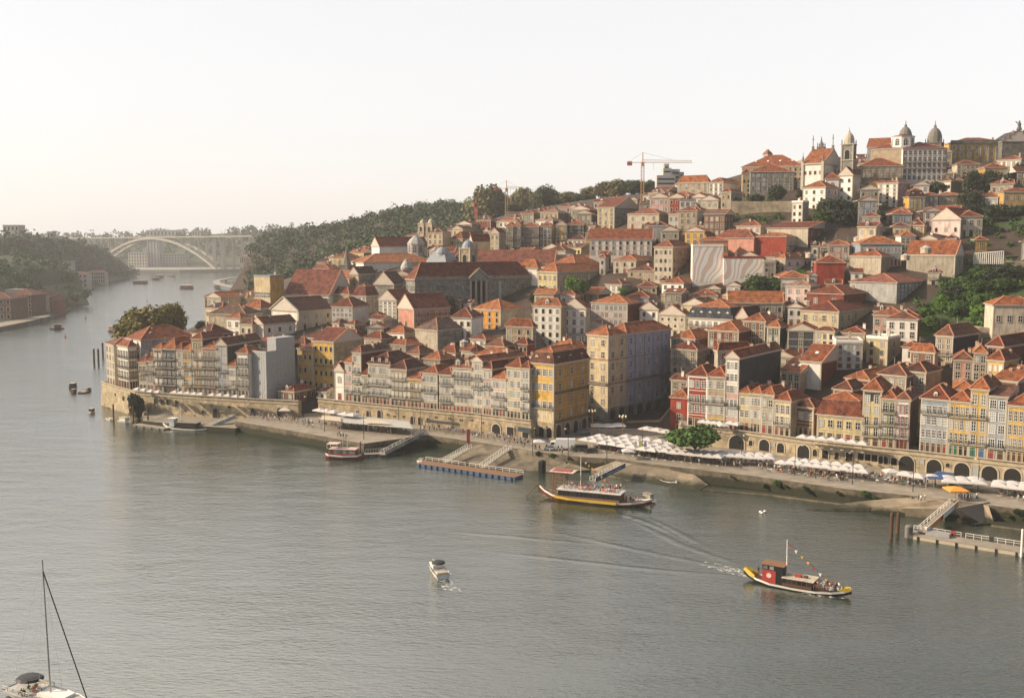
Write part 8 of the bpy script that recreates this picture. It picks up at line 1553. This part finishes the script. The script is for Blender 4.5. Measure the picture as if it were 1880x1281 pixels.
for px, py in ((1396, 941), (1404, 940), (1399, 943)): p = WZ(px, py, 0); mb = MB(); mb.lathe([(.05, -.1), (.35, .1), (.4, .3), (.15, .5)], 8, 'white_paint'); o = mb.obj('buoy', None, tuple(p)); tag(o, None, 'buoy', 'buoys on the river'); group_add(o, 'little white float off the long quay', p)
# ================================================================ people
def tro():
    m, n, b = newmat('trousers'); oi = N(n, 'ShaderNodeObjectInfo'); r = ramp(n, [(0, (.02, .02, .03)), (.3, (.05, .07, .13)), (.55, (.35, .3, .22)), (.75, (.03, .03, .03)), (.9, (.5, .5, .48))]); n.links.new(oi.outputs['Random'], r.inputs[0]); n.links.new(r.outputs[0], b.inputs['Base Color']); MATS['trousers'] = m
tro(); PEOPLE = []
def body(pose):
    J = dict(pel=(0, 0, .95), ch=(0, .0, 1.25), nk=(0, 0, 1.48), hd=(0, .02, 1.60), ht=(0, .01, 1.73), sl=(-.18, 0, 1.40), sr=(.18, 0, 1.40), el=(-.25, .02, 1.14), er=(.25, .02, 1.14), wl=(-.24, .08, .90), wr=(.24, .08, .90), fl=(-.24, .12, .80), fr=(.24, .12, .80),
             hl=(-.09, 0, .90), hr=(.09, 0, .90), kl=(-.10, .03, .50), kr=(.10, .03, .50), al=(-.10, -.02, .10), ar=(.10, -.02, .10), tl=(-.10, .12, .04), tr=(.10, .12, .04))
    if pose == 'walk': J.update(kl=(-.09, .18, .52), al=(-.09, .30, .12), tl=(-.09, .44, .07), kr=(.09, -.04, .50), ar=(.09, -.30, .16), tr=(.09, -.22, .05), el=(-.25, -.10, 1.15), wl=(-.24, -.14, .92), fl=(-.24, -.14, .83), er=(.25, .12, 1.16), wr=(.22, .26, .98), fr=(.21, .32, .92))
    if pose == 'sit':
        for k in J: x, y, z = J[k]; J[k] = (x, y, z - .48)
        J.update(kl=(-.11, .42, .48), kr=(.11, .42, .48), al=(-.11, .44, .10), ar=(.11, .44, .10), tl=(-.11, .58, .05), tr=(.11, .58, .05), el=(-.25, .10, .68), wl=(-.16, .32, .62), fl=(-.12, .40, .60), er=(.25, .10, .68), wr=(.16, .32, .62), fr=(.12, .40, .60))
    E = [('pel', 'ch'), ('ch', 'nk'), ('nk', 'hd'), ('hd', 'ht'), ('ch', 'sl'), ('ch', 'sr'), ('sl', 'el'), ('el', 'wl'), ('wl', 'fl'), ('sr', 'er'), ('er', 'wr'), ('wr', 'fr'), ('pel', 'hl'), ('pel', 'hr'), ('hl', 'kl'), ('kl', 'al'), ('al', 'tl'), ('hr', 'kr'), ('kr', 'ar'), ('ar', 'tr')]
    RD = dict(pel=.15, ch=.165, nk=.06, hd=.10, ht=.075, sl=.075, sr=.075, el=.05, er=.05, wl=.037, wr=.037, fl=.042, fr=.042, hl=.10, hr=.10, kl=.065, kr=.065, al=.045, ar=.045, tl=.045, tr=.045)
    ks = list(J); me = bpy.data.meshes.new('b'); me.from_pydata([J[k] for k in ks], [(ks.index(a), ks.index(c)) for a, c in E], []); o = bpy.data.objects.new('b', me); C.objects.link(o); md = o.modifiers.new('s', 'SKIN'); o.modifiers.new('u', 'SUBSURF').levels = 1
    for i, k in enumerate(ks): v = me.skin_vertices[0].data[i]; v.radius = (RD[k], RD[k] * .8); v.use_root = k == 'pel'
    bpy.context.view_layer.update(); m2 = bpy.data.meshes.new_from_object(o.evaluated_get(bpy.context.evaluated_depsgraph_get())); bpy.data.objects.remove(o); m2.name = 'person_body'; m2.materials.clear()
    for m in ('cloth', 'trousers', 'skin', 'hair', 'rubber'): m2.materials.append(M(m))
    hz_ = J['hd'][2]; pz = J['pel'][2]
    for p in m2.polygons:
        c = p.center; i = 0
        if c.z > hz_ - .10: i = 3 if (c.z > hz_ + .06 or c.y < -.02) else 2
        elif pose == 'sit' and c.z < pz - .02 and abs(c.x) < .21 and (c.y > .12 or c.z < pz - .1): i = 1
        elif pose != 'sit' and c.z < pz - .02 and abs(c.x) < .19: i = 1
        if c.z < .09: i = 4
        if i == 0 and (abs(c.x) > .195) and c.z < hz_ - .52: i = 2
        p.material_index = i; p.use_smooth = True
    return m2
BODY = {k: body(k) for k in ('stand', 'walk', 'sit')}
SH = [('white', (.75, .74, .7)), ('white', (.7, .7, .68)), ('black', (.02, .02, .025)), ('dark blue', (.03, .05, .12)), ('red', (.5, .04, .03)), ('grey', (.3, .3, .3)), ('pink', (.6, .3, .3)), ('light blue', (.35, .48, .6)), ('beige', (.55, .45, .32)), ('black', (.03, .03, .03)), ('green', (.06, .2, .1)), ('orange', (.6, .22, .05))]
CHm = MB(); CHm.box(-.22, .22, -.22, .22, .42, .46, 'wood_mid'); CHm.box(-.22, .22, -.24, -.20, .46, .9, 'wood_mid')
for sx in (-.2, .17):
    for sy in (-.2, .17): CHm.box(sx, sx + .03, sy, sy + .03, 0, .42, 'dark_iron')
CHm = CHm.mesh('chair'); TBm = MB(); TBm.box(-.38, .38, -.38, .38, .70, .74, 'white_paint'); TBm.lathe([(.22, 0), (.04, .05), (.04, .70)], 8, 'dark_iron'); TBm = TBm.mesh('table')
def person(p, pose, where, rz=None, seated=None):
    c, col = SH[RN.randint(len(SH))]; o = link('person', BODY[pose], None, tuple(p), RN.uniform(0, 6.28) if rz is None else rz); s = RN.uniform(.94, 1.06); o.scale = (s, s, s); o.color = (*col, 1)
    tag(o, None, 'person', 'people out in the evening sun'); PEOPLE.append((o, 'person in %s top %s %s' % (c, {'stand': 'standing', 'walk': 'walking', 'sit': 'sitting'}[pose], where), proj(p)))
def crowd(c0, c1, n_, sp, where, z=QZ, sit=0.0, walk=.5):
    for _ in range(int(n_ * (1.6 if z == QZ else 1))):
        t = RN.rand(); px, py = c0[0] + (c1[0] - c0[0]) * t, c0[1] + (c1[1] - c0[1]) * t + RN.uniform(-sp, sp); p = WZ(px, py, z); u = RN.rand(); pose = 'sit' if u < sit else ('walk' if RN.rand() < walk else 'stand')
        rz = RN.uniform(0, 6.28); person(p, pose, where, rz)
        if pose == 'sit':
            o = link('chair', CHm, None, tuple(p), rz); tag(o, None, 'chair', 'café chairs'); LABELS.append((o, 'café chair ' + where, proj(p)))
            if RN.rand() < .5: q = p + Vector((-math.sin(rz) * .75, math.cos(rz) * .75, 0)); o = link('table', TBm, None, tuple(q), rz); tag(o, None, 'table', 'café tables'); LABELS.append((o, 'small café table ' + where, proj(q)))
for a in (((455, 765), (520, 772), 16, 5, 'at the western end of the quay'), ((520, 772), (575, 782), 26, 6, 'in the western quay crowd'), ((612, 802), (640, 804), 6, 3, 'near the platform edge'), ((585, 779), (720, 795), 26, 2, 'before the long terrace canopy', QZ, .3), ((620, 778), (745, 790), 14, 2, 'under the long terrace canopy', QZ, .9), ((775, 788), (840, 795), 16, 4, 'near the dark awnings'), ((838, 797), (905, 805), 14, 3, 'along the town wall'), ((905, 805), (985, 822), 34, 6, 'in front of the town wall arches'), ((985, 824), (1080, 836), 14, 6, 'around the parked vehicles'),
          ((1090, 822), (1200, 840), 22, 5, 'before the big marquee rows', QZ, .2), ((1095, 812), (1230, 832), 22, 4, 'under the big marquee rows', QZ, .8), ((1205, 838), (1300, 852), 16, 3, 'around the broad quay tree'), ((1240, 838), (1420, 850), 30, 3, 'under the umbrellas right of the tree', QZ, .75), ((1300, 852), (1410, 862), 12, 4, 'on the quay right of the tree', QZ, .2), ((1425, 858), (1600, 877), 36, 3, 'under the long umbrella row', QZ, .7), ((1420, 866), (1560, 884), 22, 4, 'before the long umbrella row', QZ, .35), ((1590, 878), (1720, 893), 34, 5, 'by the pair of umbrellas', QZ, .3), ((1735, 890), (1800, 893), 10, 2, 'under the umbrella cluster', QZ, .9),
          ((1758, 917), (1795, 916), 9, 2, 'queueing below the orange umbrella'), ((1822, 905), (1885, 918), 12, 5, 'at the right edge of the quay'), ((1826, 896), (1885, 902), 10, 2, 'under the right edge umbrellas', QZ, .8), ((1685, 920), (1700, 918), 3, 2, 'at the top of the pale ramp'), ((1290, 782), (1356, 789), 10, 1, 'on the upper walk terrace', TZ, .6), ((1470, 806), (1590, 817), 14, 1, 'on the upper walk before the mansard house', TZ, .6), ((255, 720), (450, 733), 14, 1, 'on the west wall terrace', TZ, .6), ((1090, 790), (1220, 795), 8, 4, 'in the shade of the square', QZ + .5)): crowd(*a)
for (r, x, y, z, pose, where) in SEATS:
    p = r.matrix_basis @ Vector((x, y, z)); person(p, pose, where)
# ================================================================ past three hundred houses the smallest ones run together into one object
def world_join(objs, name, label, cat=None):
    VV, FF, MM, mats, off = [], [], [], [], 0
    bpy.context.view_layer.update()
    for o in objs:
        me = o.data
        if me is None: continue
        n_ = len(me.vertices); v = np.empty(n_ * 3, np.float32); me.vertices.foreach_get('co', v); v = v.reshape(-1, 3); mw = np.array(o.matrix_world); v = v @ mw[:3, :3].T + mw[:3, 3]
        idx = []
        for m_ in me.materials:
            if m_.name == 'cloth': m_ = M(('white', 'slate', 'red', 'bluegrey', 'beige', 'black', 'blue')[hash(round(o.location.x * 7)) % 7])
            if m_ not in mats: mats.append(m_)
            idx.append(mats.index(m_))
        for p in me.polygons: FF.append([i + off for i in p.vertices]); MM.append(idx[p.material_index])
        VV.append(v); off += n_
    me = bpy.data.meshes.new(name); me.from_pydata(np.vstack(VV).tolist(), [], FF)
    for m_ in mats: me.materials.append(m_)
    me.polygons.foreach_set('material_index', MM)
    bpy.data.batch_remove(objs)
    return tag(link(name, me), label, None, None, 'stuff')
def family(o): return [o] + [c for ch in o.children for c in family(ch)]
LAND.sort(key=lambda q: -q[3]); KEEP = 150
rest = [f for q in LAND[KEEP:] for f in family(q[0])]; LAND = LAND[:KEEP]
if rest: world_join(rest, 'old_town_houses', 'many small tiled houses packed together up the hillside')
PEOPLE.sort(key=lambda q: q[0].location.y)
pr_ = [q[0] for q in PEOPLE[300:]]; 
if pr_: world_join(pr_, 'crowd', 'far people of the crowd on the western quay')
LABELS += PEOPLE[:300]
# ================================================================ haze
m = bpy.data.materials.new('haze_air'); m.use_nodes = True; n = m.node_tree; n.nodes.clear()
pv = n.nodes.new('ShaderNodeVolumePrincipled'); pv.inputs['Density'].default_value = HAZE; pv.inputs['Color'].default_value = (.94, .95, .97, 1); pv.inputs['Anisotropy'].default_value = .1
ou = n.nodes.new('ShaderNodeOutputMaterial'); n.links.new(pv.outputs[0], ou.inputs['Volume'])
mb = MB(); mb.box(-2600, 2200, -60, 4300, -12, 215, m)
hz = mb.obj('haze'); tag(hz, 'thin pale evening haze over the river and the town', None, None, 'stuff')
# ================================================================ words that single out each house
DIRS = ['right of', 'left of', 'above', 'below']
def relate(p, D):
    best = sorted(NAMED, key=lambda q: (q[1] - p[0]) ** 2 + ((q[2] - p[1]) * 1.6) ** 2)[0]
    dx, dy = p[0] - best[1], p[1] - best[2]
    if abs(dx) > abs(dy) * 1.2: return ('right of ' if dx > 0 else 'left of ') + best[0]
    return ('below ' if dy > 0 else 'above ') + best[0]
lst = [(o, t, p) for o, t, p in BUILT] + [(o, t + ' ' + relate(p, 0), p) for o, t, p, _ in LAND] + LABELS
settle_labels(lst)
for o in bpy.data.objects:
    if o.parent is None and 'label' in o and len(o['label'].split()) > 16: print('LONG', o['label'])
